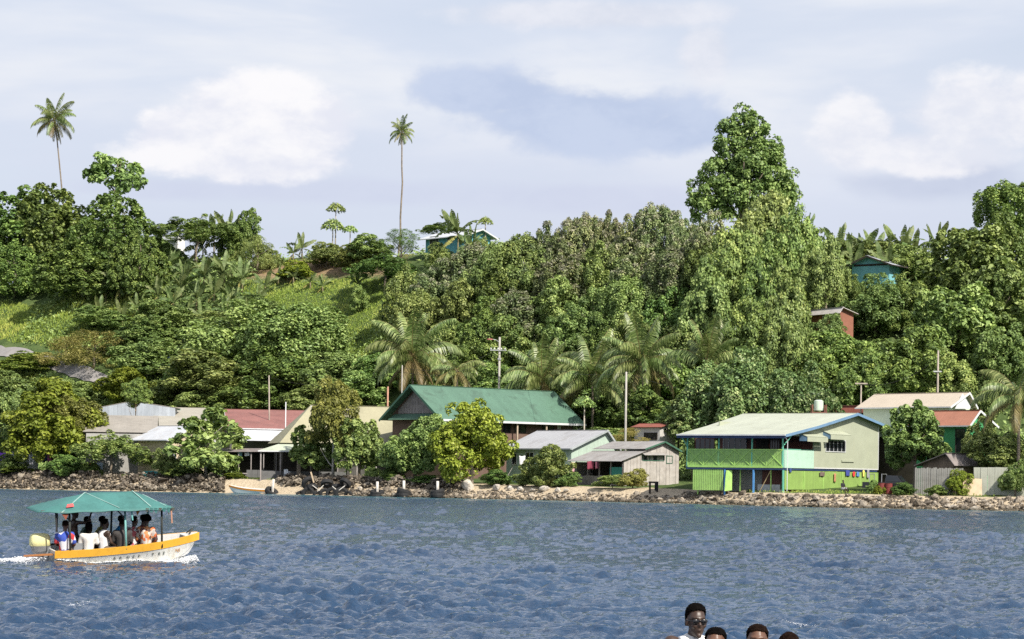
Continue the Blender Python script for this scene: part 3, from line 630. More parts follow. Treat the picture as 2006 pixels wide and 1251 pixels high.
# ---- behind the houses and along the shore (depth given)
def SY(px, d):
    y = 240.0
    for _ in range(8): y = float(shore((px - CX) * y / FPX)) + d
    return y
shore_trees = [
    ('round0', 1480, 686, 880, 170, 'glossy', 'large glossy tree standing behind the lime verandah house', 40, 'broadleaf_tree', None), ('round1', 1410, 715, 880, 150, 'glossy', 'glossy tree left of the largest one behind the lime house', 41, 'broadleaf_tree', None), ('round2', 1560, 712, 880, 140, 'glossy', 'glossy tree right of the largest one behind the lime house', 41, 'broadleaf_tree', None), ('broad1', 1620, 765, 860, 75, 'glossy', 'small glossy tree behind the roof tank', 34, 'broadleaf_tree', None),
    ('broad1', 1360, 770, 860, 110, 'glossy', 'lower glossy tree at the left end of the verandah roof', 36, 'broadleaf_tree', None),
    ('bushy0', 100, 742, 900, 200, 'lime', 'large yellow-green tree in the yard at the left', 9, 'broadleaf_tree', None), ('bushy1', 20, 770, 900, 110, 'mid', 'green tree at the left edge of the yard', 12, 'broadleaf_tree', None), ('round1', 140, 780, 880, 110, 'olive', 'olive-tinged tree crown between the yard tree and the shed', 11, 'broadleaf_tree', None),
    ('flat0', 218, 843, 906, 150, 'vine', 'small umbrella-shaped tree on the stone wall', 5.5, 'umbrella_tree', None),
    ('sparse1', 405, 800, 925, 165, 'mid', 'open pale-branched tree beside the beige house', 6, 'open_branched_tree', pale_bark),
    ('bushy1', 655, 742, 880, 98, 'olive', 'tall yellowish tree in front of the tan roof', 6, 'broadleaf_tree', pale_bark), ('broad1', 612, 835, 915, 100, 'mid', 'dark low tree left of the tall yellowish tree', 7, 'broadleaf_tree', None), ('broad0', 705, 822, 915, 95, 'mid', 'green low tree right of the tall yellowish tree', 7.5, 'broadleaf_tree', None),
    ('bushy0', 815, 815, 925, 130, 'mid', 'dark green tree in front of the green-roofed house gable', 7, 'broadleaf_tree', None), ('bushy1', 925, 788, 935, 145, 'lime', 'bright yellow-green tree in front of the green roof', 6, 'broadleaf_tree', pale_bark),
    ('bushy0', 1075, 873, 955, 88, 'vine', 'round green shrub beside the grey-roofed house', 5.2, 'shrub', None), ('bushy1', 1185, 838, 870, 110, 'mid', 'leafy bush behind the grey-roofed house ridge', 30, 'bush', None), ('wispy0', 1235, 838, 870, 75, 'dry', 'dry pale shrub beside the bare pole', 26, 'shrub', None),
    ('broad1', 1793, 788, 912, 125, 'mid', 'dense tree right of the lime house gable', 12, 'broadleaf_tree', None), ('bushy1', 1960, 850, 930, 130, 'mid', 'leafy tree below the right-hand palm', 11, 'broadleaf_tree', None), ('bushy0', 1915, 815, 900, 60, 'mid', 'bush between the orange roof and the palm', 14, 'bush', None),
    ('broad1', 1270, 760, 850, 110, 'deep', 'dark low tree behind the bare pole', 44, 'broadleaf_tree', None), ('bushy1', 1330, 790, 860, 90, 'mid', 'bush behind the small red-roofed block', 38, 'bush', None)]
for k, px, tp, bt, wd, m_, lb, d_, nm, tb in shore_trees:
    tree(k, px, tp, bt, wd * 1.08, m_, lb, Y=SY(px, d_), name=nm, cat='bush' if nm == 'bush' else 'shrub' if nm == 'shrub' else 'tree', tb=tb)
shrubs = [(975, 920, 950, 60, 'deep', 'dark shrub beside the pale boulders'), (1030, 925, 950, 50, 'mid', 'low shrub between the boulders and the round shrub'), (1112, 925, 955, 45, 'vine', 'small bright shrub at the corner of the timber shed'), (1200, 930, 952, 60, 'vine', 'low green plant in front of the timber shed'),
          (1240, 918, 952, 55, 'dry', 'pale straggly plant by the shed gable'), (730, 915, 945, 40, 'mid', 'shrub on the stone wall under the hanging red cloth'), (770, 918, 945, 45, 'deep', 'dark shrub on the stone wall, second from the tall yellowish tree'), (840, 930, 950, 80, 'deep', 'dark scrub on the wall behind the last mooring post'),
          (1712, 940, 968, 30, 'vine', 'weedy plant beside the lime wall end'), (1770, 945, 975, 45, 'deep', 'green shrub in front of the dark pickup'), (1722, 948, 968, 26, 'lime', 'yellow-green plant beside the red drums'), (1880, 920, 975, 50, 'lime', 'tall yellow-green weed before the plank fence'), (1835, 950, 975, 45, 'vine', 'low green growth at the foot of the plank fence'),
          (460, 925, 950, 45, 'lime', 'grassy shrub above the beached boat bow'), (45, 915, 940, 90, 'grass', 'grassy clump on the stone wall at the left'), (130, 890, 935, 70, 'deep', 'dark hedge bush below the washing line'), (20, 890, 930, 60, 'mid', 'bush at the left edge beside the purple cloth'), (175, 905, 935, 45, 'deep', 'dark bush left of the umbrella-shaped tree'),
          (330, 880, 935, 60, 'mid', 'shrub at the corner of the beige house'), (360, 900, 945, 70, 'deep', 'dark shrub below the open pale-branched tree'), (1990, 900, 960, 60, 'mid', 'leafy shrub at the far right fence end')]
for i, (px, tp, bt, wd, m_, lb) in enumerate(shrubs):
    tree(['bushy0', 'bushy1'][i % 2], px, tp, bt, wd * 1.1, m_, lb, Y=SY(px, 4.6 + (i % 3) * 0.5), name='shrub', cat='shrub')

# ---- coconut palms: trunk, fronds one by one, nuts
def frond_mesh(e0, droop, seed, n=30, lw=0.020, twist=0.0):
    g = random.Random(seed); b = MB(); L = 1.0; pts = []; p = Vector((0, 0, 0)); e = e0; st = 24
    for i in range(st + 1):
        pts.append((p.copy(), e)); e -= droop / st * (0.4 + 1.4 * i / st); p = p + Vector((math.cos(e), 0, math.sin(e))) * (L / st)
    b.cur = 1
    b.tube([q for q, _ in pts[::3]], [0.010 - 0.008 * i / 8 for i in range(9)], 5); b.cur = 0
    for i in range(n):
        t = 0.14 + 0.86 * i / n; k = min(st - 1, int(t * st)); q, ee = pts[k]; q = q.lerp(pts[k + 1][0], t * st - k)
        ax = Vector((math.cos(ee), 0, math.sin(ee))); nrm = Vector((-math.sin(ee), 0, math.cos(ee)))
        ll = 0.24 * math.sin(math.pi * min(1, 0.18 + 0.80 * t)) ** 0.7 + 0.03
        for sd in (-1, 1):
            dr = 0.55 + 0.5 * g.random() + 0.5 * max(0, math.cos(ee))
            d = (Vector((0, sd, 0)) + ax * (0.55 + 0.2 * g.random()) - Vector((0, 0, 1)) * dr * 0.75 - nrm * 0.12).normalized()
            m1 = q + d * ll * 0.5; m2 = q + (d - Vector((0, 0, 0.38))).normalized() * ll
            wv = ax * lw * g.uniform(0.8, 1.2)
            b.poly(q - wv * 0.5, q + wv * 0.5, m1 + wv * 0.6, m1 - wv * 0.6); b.poly(m1 - wv * 0.6, m1 + wv * 0.6, m2)
    me = b.mesh('frond', [LEAF['palm'], LEAF['palm_old']])
    a = me.attributes.new('rnd', 'FLOAT', 'FACE'); a.data.foreach_set('value', [g.random() for _ in me.polygons])
    return me
FROND = [frond_mesh(rad(e), rad(d), i) for i, (e, d) in enumerate(((82, 35), (68, 70), (52, 95), (35, 105), (15, 95), (-8, 80), (-35, 50), (-62, 20)))]
palm_trunk_m = mat('palm_trunk', (0.26, 0.21, 0.16), 0.9, 0.3, 1.5, stripe=('z', 0.3, 0.5, 0.5), bump=0.4)
nut_m = mat('green_coconut', (0.30, 0.22, 0.05), 0.5, 0.2)
NPALM = [0]
def palm(px, cpy, Y, rpx, label, base_px=None, nf=22, levels=(0, 1, 2, 3, 4, 5, 6), trunk_r=0.16, old=2):
    NPALM[0] += 1; g = random.Random(NPALM[0] * 31)
    top = W(px, cpy, Y); bx = W(base_px if base_px is not None else px, cpy, Y).x
    base = Vector((bx, Y, gz(bx, Y))); r = empty('coconut_palm', base, 0, label, 'palm')
    T = top - base; P = []
    for i in range(9):
        t = i / 8; bend = math.sin(t * math.pi) * 0.02 * T.z
        P.append((T.x * t ** 1.3 + bend * g.uniform(0.4, 1), 0, T.z * t - (0.3 if i == 0 else 0)))
    P[-1] = (T.x, 0, T.z)
    b = MB(); b.tube(P, [trunk_r * (1.7 if i == 0 else 1.15 - 0.45 * i / 8) for i in range(9)], 9); b.build('trunk', palm_trunk_m, r, True)
    Lm = rpx * Y / FPX
    for k in range(nf):
        lv = levels[int(k / nf * len(levels))]; o = bpy.data.objects.new('frond', FROND[lv]); link(o, r)
        o.location = (T.x, 0, T.z); s = Lm * g.uniform(0.85, 1.15) * (1.0 if lv < 6 else 0.8); o.scale = (s, s, s)
        o.rotation_euler = (g.uniform(-0.25, 0.25), g.uniform(-0.1, 0.1), k * 2.399 + g.uniform(-0.3, 0.3))
        if lv >= 6 or (lv == 5 and g.random() < 0.3 * old):
            o.material_slots[0].link = 'OBJECT'; o.material_slots[0].material = LEAF['palm_old']
    for k in range(5):
        a = k * 1.3; nb = MB(); nb.ball((T.x + math.cos(a) * 0.28, math.sin(a) * 0.28, T.z - 0.32 - 0.12 * (k % 2)), (0.13, 0.13, 0.16), 8, 6); nb.build('coconut', nut_m, r, True)
    return r
palm(106, 236, 432, 56, 'tall leaning coconut palm high on the skyline at the left', base_px=134, nf=24, levels=(0, 1, 2, 3, 4, 5, 6, 7))
palm(787, 258, 405, 34, 'lone slender coconut palm on the skyline left of the blue hill house', base_px=783, nf=24, levels=(0, 1, 2, 3, 4, 5, 6, 7))
palm(808, 700, SY(808, 50), 112, 'large coconut palm above the left gable of the green roof', nf=32, levels=(0, 1, 2, 3, 3, 4, 4, 5, 5, 6), trunk_r=0.22)
palm(895, 725, SY(895, 50), 62, 'small drooping palm between the big coconut palm and the lamp pole', nf=16, levels=(2, 3, 4, 5, 6))
palm(1062, 745, SY(1062, 56), 98, 'coconut palm just right of the lamp pole', nf=26, levels=(0, 1, 2, 3, 3, 4, 4, 5))
palm(1160, 745, SY(1160, 54), 105, 'coconut palm behind the right end of the green roof', nf=28, levels=(0, 1, 2, 3, 3, 4, 4, 5))
palm(1258, 712, SY(1258, 50), 102, 'tall-crowned coconut palm above the bare pole', nf=30, levels=(0, 1, 2, 3, 3, 4, 4, 5, 6))
palm(1384, 712, SY(1384, 52), 98, 'upright stiff palm left of the large glossy tree', nf=12, levels=(0, 0, 1, 2, 4))
palm(1995, 775, SY(1995, 9), 105, 'overhanging coconut palm at the right edge above the fence', nf=22, levels=(1, 2, 3, 4, 5, 5, 6))

# ---- banana plants: stem and leaves one by one
def banana_leaf(e0, droop, seed):
    g = random.Random(seed); b = MB(); st = 12; p = Vector((0, 0, 0)); e = e0; pts = []
    for i in range(st + 1):
        pts.append((p.copy(), e)); e -= droop / st * (0.3 + 1.5 * i / st); p = p + Vector((math.cos(e), 0, math.sin(e))) / st
    prof = [0, 0.02, 0.07, 0.115, 0.135, 0.14, 0.14, 0.138, 0.13, 0.12, 0.10, 0.07, 0.0]
    b.tube([q for q, _ in pts[::3]], [0.014, 0.011, 0.008, 0.005, 0.002], 4)
    for i in range(st):
        q0, e_ = pts[i]; q1, e2 = pts[i + 1]; gap = (q1 - q0) * (0.10 if g.random() < 0.55 else 0.0)
        n0 = Vector((-math.sin(e_), 0, math.cos(e_))); tear = g.uniform(-0.06, 0.10)
        for sd in (-1, 1):
            w0, w1 = prof[i], prof[i + 1]; lift = -0.40
            b.poly(q0 + gap, q1 - gap * 0.3, q1 - gap + Vector((0, sd * w1, 0)) + n0 * w1 * (lift - tear * 3), q0 + gap + Vector((0, sd * w0, 0)) + n0 * w0 * (lift - tear * 3))
    me = b.mesh('leaf', LEAF['banana']); v = g.uniform(0.2, 1.0)
    a = me.attributes.new('rnd', 'FLOAT', 'FACE'); a.data.foreach_set('value', [min(1, max(0, v + g.uniform(-0.25, 0.25))) for _ in me.polygons]); return me
BLEAF = [banana_leaf(rad(e), rad(d), 40 + i) for i, (e, d) in enumerate(((86, 12), (80, 30), (72, 60), (62, 90), (48, 100), (30, 95), (5, 80), (-40, 40)))]
bstem_m = mat('banana_stem', (0.20, 0.17, 0.09), 0.8, 0.3, 2.0)
NB = [0]
def banana(px, top, h, label, Y=None, nl=9, group=None, dead=1):
    NB[0] += 1; g = random.Random(NB[0] * 17 + 5)
    if Y is None: base, hh = place_top(px, top, h)
    else: p = W(px, top, Y); base = Vector((p.x, Y, gz(p.x, Y))); hh = p.z - base.z
    hh = max(hh, 1.2); r = empty('banana_plant', base, 0, label, 'banana plant', group)
    sh = hh - min(hh * 0.62, 4.0); Ll = (hh - sh) * 1.12
    b = MB(); b.tube([(0, 0, -0.2), (0.03, 0, sh * 0.5), (0.0, 0.03, sh)], [0.16, 0.13, 0.085], 8); b.build('stem', bstem_m, r, True)
    for k in range(nl):
        lv = min(7, int(k / nl * (7 + 0.9 * dead))); o = bpy.data.objects.new('leaf', BLEAF[lv]); link(o, r); o.location = (0, 0, sh)
        s = Ll * g.uniform(0.85, 1.12) * (0.75 if lv > 5 else 1); o.scale = (s, s * 0.85, s); o.rotation_euler = (g.uniform(-0.8, 0.8), 0, k * 2.399 + g.uniform(-0.4, 0.4))
        if lv == 7: o.material_slots[0].link = 'OBJECT'; o.material_slots[0].material = LEAF['dry']
    return r
bn = [(255, 505, 5.2, 'banana leaning against the dark foot of the domed trees'), (310, 540, 4.6, 'banana between the lone pale one and the lower patch'), (355, 520, 4.8, 'banana in the upper patch under the flat-topped tree'), (400, 500, 4.8, 'banana below the left stem of the tall ridge clump'), (440, 490, 5.0, 'dark-leaved banana below the tall ridge clump'), (475, 505, 4.6, 'banana below the right stem of the tall ridge clump'), (400, 590, 4.4, 'low banana with a dead leaf above the big tree'), (440, 575, 4.4, 'low banana right of the one with a dead leaf'), (490, 580, 4.0, 'low banana at the edge of the bright grass slope'), (300, 600, 4.0, 'young banana above the bright shrub'), (240, 590, 3.6, 'young banana under the lone pale one'), (195, 575, 4.0, 'banana in the shade below the domed trees'), (520, 530, 3.4, 'small banana at the left rim of the open ground'), (1735, 470, 4.6, 'low banana just above the turquoise house roof'), (1805, 480, 4.4, 'low banana below the solitary skyline one'), (1610, 455, 4.4, 'low banana against the vine wood'), (1675, 480, 4.2, 'low banana left of the turquoise roof'), (420, 420, 5.6, 'tall banana clump on the ridge, leftmost stem'), (448, 412, 6.0, 'tall banana clump on the ridge, middle stem'), (478, 425, 5.4, 'tall banana clump on the ridge, rightmost stem'), (398, 440, 4.6, 'banana beside the flat-topped spreading tree'),
      (235, 520, 5.0, 'lone pale banana in front of the domed trees'), (208, 540, 3.6, 'small banana left of the lone pale banana'), (330, 485, 4.2, 'banana below the white hilltop roof'), (362, 505, 4.0, 'banana right of the white hilltop roof'), (300, 500, 4, 'banana touching the right side of the domed trees'),
      (340, 555, 4.2, 'banana in the lower hillside patch, nearest the domed trees'), (385, 545, 4.4, 'banana in the lower hillside patch, under the tall clump'), (420, 535, 4.4, 'banana with a bright upright leaf in the lower patch'), (455, 550, 4.2, 'banana in the lower patch, right of the bright upright leaf'), (505, 555, 3.8, 'banana at the right end of the lower patch'), (270, 575, 3.2, 'young yellow-green banana on the slope'), (370, 580, 3.6, 'banana above the big tree by the red roof'),
      (592, 455, 3.6, 'wide banana tuft on the skyline above the open ground'), (575, 470, 3.0, 'smaller tuft beside the wide skyline banana'), (545, 522, 2.6, 'low banana at the left of the open brown ground'), (575, 520, 2.6, 'low banana in the middle of the open ground'), (608, 530, 2.4, 'low banana next to the middle one on the open ground'), (632, 540, 2.2, 'small banana on the brown ground'), (700, 525, 3.2, 'drooping banana in front of the dark spreading tree'),
      
      (1582, 420, 4.6, 'banana right of the tallest tree'), (1642, 438, 4.6, 'banana on the skyline, first right of the vine wood'), (1690, 440, 4.8, 'banana on the skyline above the turquoise house ridge'), (1715, 448, 4.4, 'banana just right of the turquoise house ridge'), (1768, 438, 5.0, 'tallest banana right of the turquoise hill house'), (1790, 452, 4.2, 'banana beside the tallest one right of the turquoise house'), (1836, 436, 4.4, 'solitary banana against the sky on the right'), (1745, 560, 3.6, 'banana under the eaves of the turquoise hill house'), (1665, 455, 4.0, 'banana half hidden on the skyline between two taller ones')]
for px, tp, h_, lb in bn: banana(px, tp, h_ * 1.25, lb, nl=13 if h_ > 4 else 10)
_hb, _ = place_top(900, 452, 5.2)
banana(898, 408, 6, 'banana in front of the blue hill house', Y=_hb.y - 5, nl=13); banana(925, 440, 4, 'small banana right of the one at the blue hill house', Y=_hb.y - 4, nl=10)
tree('bushy0', 868, 474, 530, 70, 'mid', 'leafy shrub before the left wall of the blue hill house', Y=_hb.y - 4, name='bush', cat='bush'); tree('bushy1', 940, 468, 530, 60, 'mid', 'leafy shrub before the right wall of the blue hill house', Y=_hb.y - 5, name='bush', cat='bush')
tree('bushy0', 322, 464, 540, 80, 'mid', 'shrub below the white ridge roof', h=5, name='bush', cat='bush')
# ---- papayas
papm = LEAF['mid']
def papaya(px, top, label, wpx, Y=None, h=5.0, bot=None):
    if Y is None: base, hh = place_top(px, top, h)
    else: p = W(px, top, Y); base = Vector((p.x, Y, gz(p.x, Y))); hh = p.z - base.z
    r = empty('papaya_tree', base, 0, label, 'papaya'); s = wpx * base.y / FPX / 2; g = np.random.default_rng(int(px))
    b = MB(); b.tube([(0, 0, -0.2), (0.03, 0.02, hh * 0.5), (0, 0, hh - s * 0.25)], [0.13, 0.10, 0.06], 7)
    for k in range(9): a = k * 2.4; b.tube([(0, 0, hh - s * 0.35), (math.cos(a) * s * 0.55, math.sin(a) * s * 0.55, hh - s * 0.18)], [0.03, 0.02], 4)
    b.build('trunk', pale_bark, r, True)
    N = 420; a = g.uniform(0, 6.283, N); q = s * np.sqrt(g.uniform(0.03, 1, N)); z = hh - s * 0.15 - 0.75 * q ** 2 / s + g.normal(0, s * 0.07, N)
    pos = np.stack([q * np.cos(a), q * np.sin(a), z], 1); d = np.stack([np.cos(a), np.sin(a), -0.5 + 0 * a], 1)
    o = bpy.data.objects.new('crown', leaf_mesh('crown', pos, d * 0.35 + np.array([0, 0, 0.8]) + g.normal(0, 0.3, (N, 3)), d + g.normal(0, 0.5, (N, 3)), np.full(N, s * 0.33), np.full(N, s * 0.15), 0.2, g.uniform(0, 1, N), None, LEAF['mid']))
    link(o, r); nb = MB()
    for k in range(6): a_ = k * 1.05; nb.ball((math.cos(a_) * 0.14, math.sin(a_) * 0.14, hh - s * 0.55 - 0.12 * (k % 2)), (0.09, 0.09, 0.15), 7, 5)
    nb.build('fruit', nut_m, r, True); return r
papaya(658, 396, 'tallest papaya on the skyline above the open ground', 38, h=8.0)
papaya(652, 428, 'broad papaya just below the tallest one', 46, h=6.0)
papaya(686, 440, 'short papaya right of the two taller papayas', 30, h=4.5)
papaya(951, 424, 'papaya with a pale trunk right of the blue hill house', 30, h=6)
papaya(1145, 775, 'umbrella-like papaya right of the green roof', 46, Y=SY(1145, 30))

# ---- ground cover: uncountable leaves on the hillside, and grass
g = np.random.default_rng(5)
def scatter(n, x0, x1, d0, d1, keep):
    x = g.uniform(x0, x1, n); d = g.uniform(d0, d1, n); y = d + shore(x); k = keep(x, d, y); return x[k], y[k]
def in_open(x, d): return (x > -44) & (x < -15) & (d > 88) & (d < 122)
ROAD_PX = [(-60, 676), (0, 692), (45, 700), (90, 710), (135, 724), (175, 740), (215, 752)]
ROAD = [hit(a, b_, 300, 430) for a, b_ in ROAD_PX]
def near_road(x, d, y):
    m = np.full(np.shape(x), 1e9)
    for p, q in zip(ROAD[:-1], ROAD[1:]):
        vx, vy = q.x - p.x, q.y - p.y; t_ = np.clip(((x - p.x) * vx + (y - p.y) * vy) / (vx * vx + vy * vy), 0, 1); m = np.minimum(m, np.hypot(x - p.x - t_ * vx, y - p.y - t_ * vy))
    return m < 2.3
x, y = scatter(13000, -82, 66, 42, 128, lambda x, d, y: ~in_open(x, d) & ~near_road(x, d, y) & (np.interp(fbm(x * 0.09, y * 0.09, 31), [0.3, 0.6], [0.25, 1]) > g.uniform(0, 1, len(x))))
per = 15; ci = np.repeat(np.arange(len(x)), per); N = len(ci); s = g.uniform(0.5, 1.5, len(x))[ci]
pos = np.stack([x[ci], y[ci], 0 * s], 1) + g.normal(0, 0.55, (N, 3)) * s[:, None]; pos[:, 2] = ground(pos[:, 0], pos[:, 1]) + np.abs(g.normal(0, 0.55, N)) * s
o = bpy.data.objects.new('undergrowth', leaf_mesh('undergrowth', pos, g.normal(0, 0.5, (N, 3)) + np.array([0, -0.3, 0.8]), g.normal(0, 1, (N, 3)), g.uniform(0.35, 0.75, N), g.uniform(0.2, 0.4, N), 0.2, np.clip(g.uniform(0, 0.6, len(x))[ci] + g.uniform(0, 0.4, N), 0, 1), None, LEAF['mid']))
link(o); o['kind'] = 'stuff'; o['label'] = 'leafy ground cover on the hillside'; o['category'] = 'undergrowth'
def grass_patch(name, label, n, x0, x1, d0, d1, keep, hgt, mt, wd=0.05):
    x, y = scatter(n, x0, x1, d0, d1, keep); N = len(x); z = ground(x, y); h = hgt * g.uniform(0.5, 1.3, N) * (0.5 + fbm(x * 0.5, y * 0.5, 77))
    ax = g.normal(0, 0.35, (N, 3)) + np.array([0, 0, 1.0]); pos = np.stack([x, y, z], 1) + unit(ax) * h[:, None] * 0.45
    nr = g.normal(0, 1, (N, 3)); nr[:, 2] *= 0.2; nr[:, 1] -= 0.6
    o = bpy.data.objects.new(name, leaf_mesh(name, pos, nr, ax, h, np.full(N, wd) * g.uniform(0.7, 1.6, N), 0.1, np.clip(fbm(x * 0.3, y * 0.3, 55) * 1.2 - 0.25 + g.uniform(0, 0.5, N), 0, 1), None, LEAF[mt], bend=0.25))
    link(o); o['kind'] = 'stuff'; o['label'] = label; o['category'] = 'grass'
grass_patch('grass', 'bright grass on the open slope below the brown ground', 26000, -44, -14, 82, 104, lambda x, d, y: x > -99, 0.55, 'grass', 0.09)
grass_patch('grass', 'tall yellow-green grass on the slope at the left', 40000, -90, -56, 54, 104, lambda x, d, y: ~near_road(x, d, y), 0.9, 'grass', 0.10)
grass_patch('grass', 'rough grass along the top of the shore', 9000, -66, 48, 4.2, 9, lambda x, d, y: ((x < -8) | (x > 22)) & (fbm(x * 0.35, y * 0.35, 8) > 0.46), 0.35, 'grass', 0.05)
grass_patch('grass', 'dry tufts on the brown open ground', 3500, -46, -16, 103, 120, lambda x, d, y: fbm(x * 0.4, y * 0.4, 18) > 0.5, 0.4, 'dry', 0.07)

# ================================================================== houses
class House:
    """local frame at the corner nearest the sea: x runs back to the right (face B, y = 0), y runs back to the left (face A, x = 0)"""
    def __init__(s, name, label, px, Y, zg, beta, cat='house', group=None):
        p = W(px, 900, Y); s.zg = gz(p.x, Y) if zg is None else zg
        s.root = empty(name, (p.x, Y, s.zg), rad(beta), label, cat, group)
        s.M = Matrix.Translation((p.x, Y, s.zg)) @ Matrix.Rotation(rad(beta), 4, 'Z'); s.I = s.M.inverted()
    def ray(s, px, py):
        o = s.I @ Vector((0, 0, EYE)); q = s.I @ W(px, py, 100.0); return o, q - o
    def onx(s, px, py, x=0.0):
        o, d = s.ray(px, py); t = (x - o.x) / d.x; p = o + d * t; return p.y, p.z
    def ony(s, px, py, y=0.0):
        o, d = s.ray(px, py); t = (y - o.y) / d.y; p = o + d * t; return p.x, p.z
    def zpix(s, py, x=0.0, y=0.0):
        w_ = s.M @ Vector((x, y, 0)); px, _ = PIX(w_); return W(px, py, w_.y).z - s.zg
    def put(s, name, b, m, parent=None, smooth=False): return b.build(name, m, parent or s.root, smooth)
    def box(s, name, m, *a, parent=None): return s.put(name, MB().box(*a), m, parent)
    def slab(s, name, m, pts, th=0.05, parent=None): return s.put(name, MB().slab(pts, th), m, parent)
    def window(s, face, p0, p1, frame, pane, off=0.0, depth=0.06, mull=1, name='window'):
        """framed window on a face from two pixel corners"""
        f = s.onx if face == 'A' else s.ony
        a0, z0 = f(*p0, off); a1, z1 = f(*p1, off)
        a0, a1 = min(a0, a1), max(a0, a1); z0, z1 = min(z0, z1), max(z0, z1); t = min(0.07, (a1 - a0) * 0.12)
        def bb(b, u0, u1, w0, w1, e0, e1):
            return b.box(off - e1, off - e0, u0, u1, w0, w1) if face == 'A' else b.box(u0, u1, off - e1, off - e0, w0, w1)
        b = MB()
        for (u0, u1, w0, w1) in ((a0, a1, z0, z0 + t), (a0, a1, z1 - t, z1), (a0, a0 + t, z0 + t, z1 - t), (a1 - t, a1, z0 + t, z1 - t)): bb(b, u0, u1, w0, w1, 0.003, depth)
        for k in range(mull):
            u = a0 + (a1 - a0) * (k + 1) / (mull + 1); bb(b, u - t * 0.35, u + t * 0.35, z0 + t, z1 - t, 0.012, depth * 0.8)
        wn = s.put(name, b, frame)
        s.put('pane', bb(MB(), a0 + t, a1 - t, z0 + t, z1 - t, 0.003, 0.010), pane, wn); return wn
glass = mat('dark_window', (0.018, 0.022, 0.026), 0.12, 0.3, 1.0, spec=0.6)
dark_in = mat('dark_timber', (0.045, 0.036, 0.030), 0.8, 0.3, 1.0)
trim_white = mat('white_trim', (0.60, 0.61, 0.62), 0.6, 0.1)
def gable_house(name, label, px, Y, beta, A, B, eave, apex, ridge, wallm, roofm, ov=0.5, zg=None, fascia=None, apex_px=None, wins=(), rear=True, th=0.06, cat='house', floor=-0.3, ridge_cap=True, frame=None, eave2=None):
    h = House(name, label, px, Y, zg, beta, cat)
    LA, LB = h.onx(A, 900)[0], h.ony(B, 900)[0]; h.LA, h.LB = LA, LB
    ze = h.zpix(eave, -ov if ridge == 'y' else 0, -ov if ridge == 'x' else 0); h.ze = ze
    if ridge == 'y':
        xr, zr = (h.ony(apex_px, apex, -ov)) if apex_px else (LB / 2, h.zpix(apex, LB / 2, -ov))
        ze2 = ze if eave2 is None else h.zpix(eave2, LB + ov, -ov)
        sl = (zr - ze) / (xr + ov); zw0 = ze + sl * ov - 0.05; zw1 = zr - (zr - ze2) * (LB - xr) / (LB + ov - xr) - 0.05
        b = MB(); P = lambda y: [(0, y, floor), (LB, y, floor), (LB, y, zw1), (xr, y, zr - 0.07), (0, y, zw0)]
        f = P(0); k = P(LA); b.poly(*f); b.poly(*k[::-1]); b.poly(f[0], f[4], k[4], k[0]); b.poly(f[1], k[1], k[2], f[2]); h.put('wall', b, wallm)
        y0, y1 = -ov, LA + ov
        r1 = h.slab('roof', roofm, [(-ov, y0, ze), (xr, y0, zr), (xr, y1, zr), (-ov, y1, ze)], th)
        r2 = h.slab('roof', roofm, [(LB + ov, y0, ze2), (LB + ov, y1, ze2), (xr, y1, zr), (xr, y0, zr)][::1], th)
        if fascia:
            for (p, q) in (((-ov, y0 - 0.02, ze - 0.09), (xr, y0 - 0.02, zr - 0.09)), ((xr, y0 - 0.02, zr - 0.09), (LB + ov, y0 - 0.02, ze2 - 0.09))): h.put('barge_board', MB().beam(p, q, 0.04, 0.2), fascia)
            h.put('gutter', MB().beam((-ov - 0.05, y0, ze - 0.06), (-ov - 0.05, y1, ze - 0.06), 0.1, 0.13), fascia)
        if ridge_cap: h.put('ridge_cap', MB().beam((xr, y0 + 0.01, zr + 0.012), (xr, y1 - 0.01, zr + 0.012), 0.26, 0.035), roofm)
    else:
        yr, zr = (h.onx(apex_px, apex, -ov)) if apex_px else (LA / 2, h.zpix(apex, -ov, LA / 2))
        sl = (zr - ze) / (yr + ov); zw0 = ze + sl * ov - 0.05; zw1 = zr - (zr - ze) * (LA - yr) / (LA + ov - yr) - 0.05
        b = MB(); P = lambda x: [(x, 0, floor), (x, LA, floor), (x, LA, zw1), (x, yr, zr - 0.07), (x, 0, zw0)]
        f = P(0); k = P(LB); b.poly(*f[::-1]); b.poly(*k); b.poly(f[0], k[0], k[4], f[4]); b.poly(f[1], f[2], k[2], k[1]); h.put('wall', b, wallm)
        x0, x1 = -ov, LB + ov
        r1 = h.slab('roof', roofm, [(x0, -ov, ze), (x1, -ov, ze), (x1, yr, zr), (x0, yr, zr)], th)
        r2 = h.slab('roof', roofm, [(x0, LA + ov, ze), (x0, yr, zr), (x1, yr, zr), (x1, LA + ov, ze)], th)
        if fascia:
            for (p, q) in (((x0 - 0.02, -ov, ze - 0.09), (x0 - 0.02, yr, zr - 0.09)), ((x0 - 0.02, yr, zr - 0.09), (x0 - 0.02, LA + ov, ze - 0.09))): h.put('barge_board', MB().beam(p, q, 0.04, 0.2), fascia)
            h.put('gutter', MB().beam((x0, -ov - 0.05, ze - 0.06), (x1, -ov - 0.05, ze - 0.06), 0.1, 0.13), fascia)
        if ridge_cap: h.put('ridge_cap', MB().beam((x0 + 0.01, yr, zr + 0.012), (x1 - 0.01, yr, zr + 0.012), 0.26, 0.035), roofm)
    h.roofs = (r1, r2); h.zr = zr
    for (face, p0, p1, mu) in wins: h.window(face, p0, p1, frame or trim_white, glass, mull=mu)
    return h

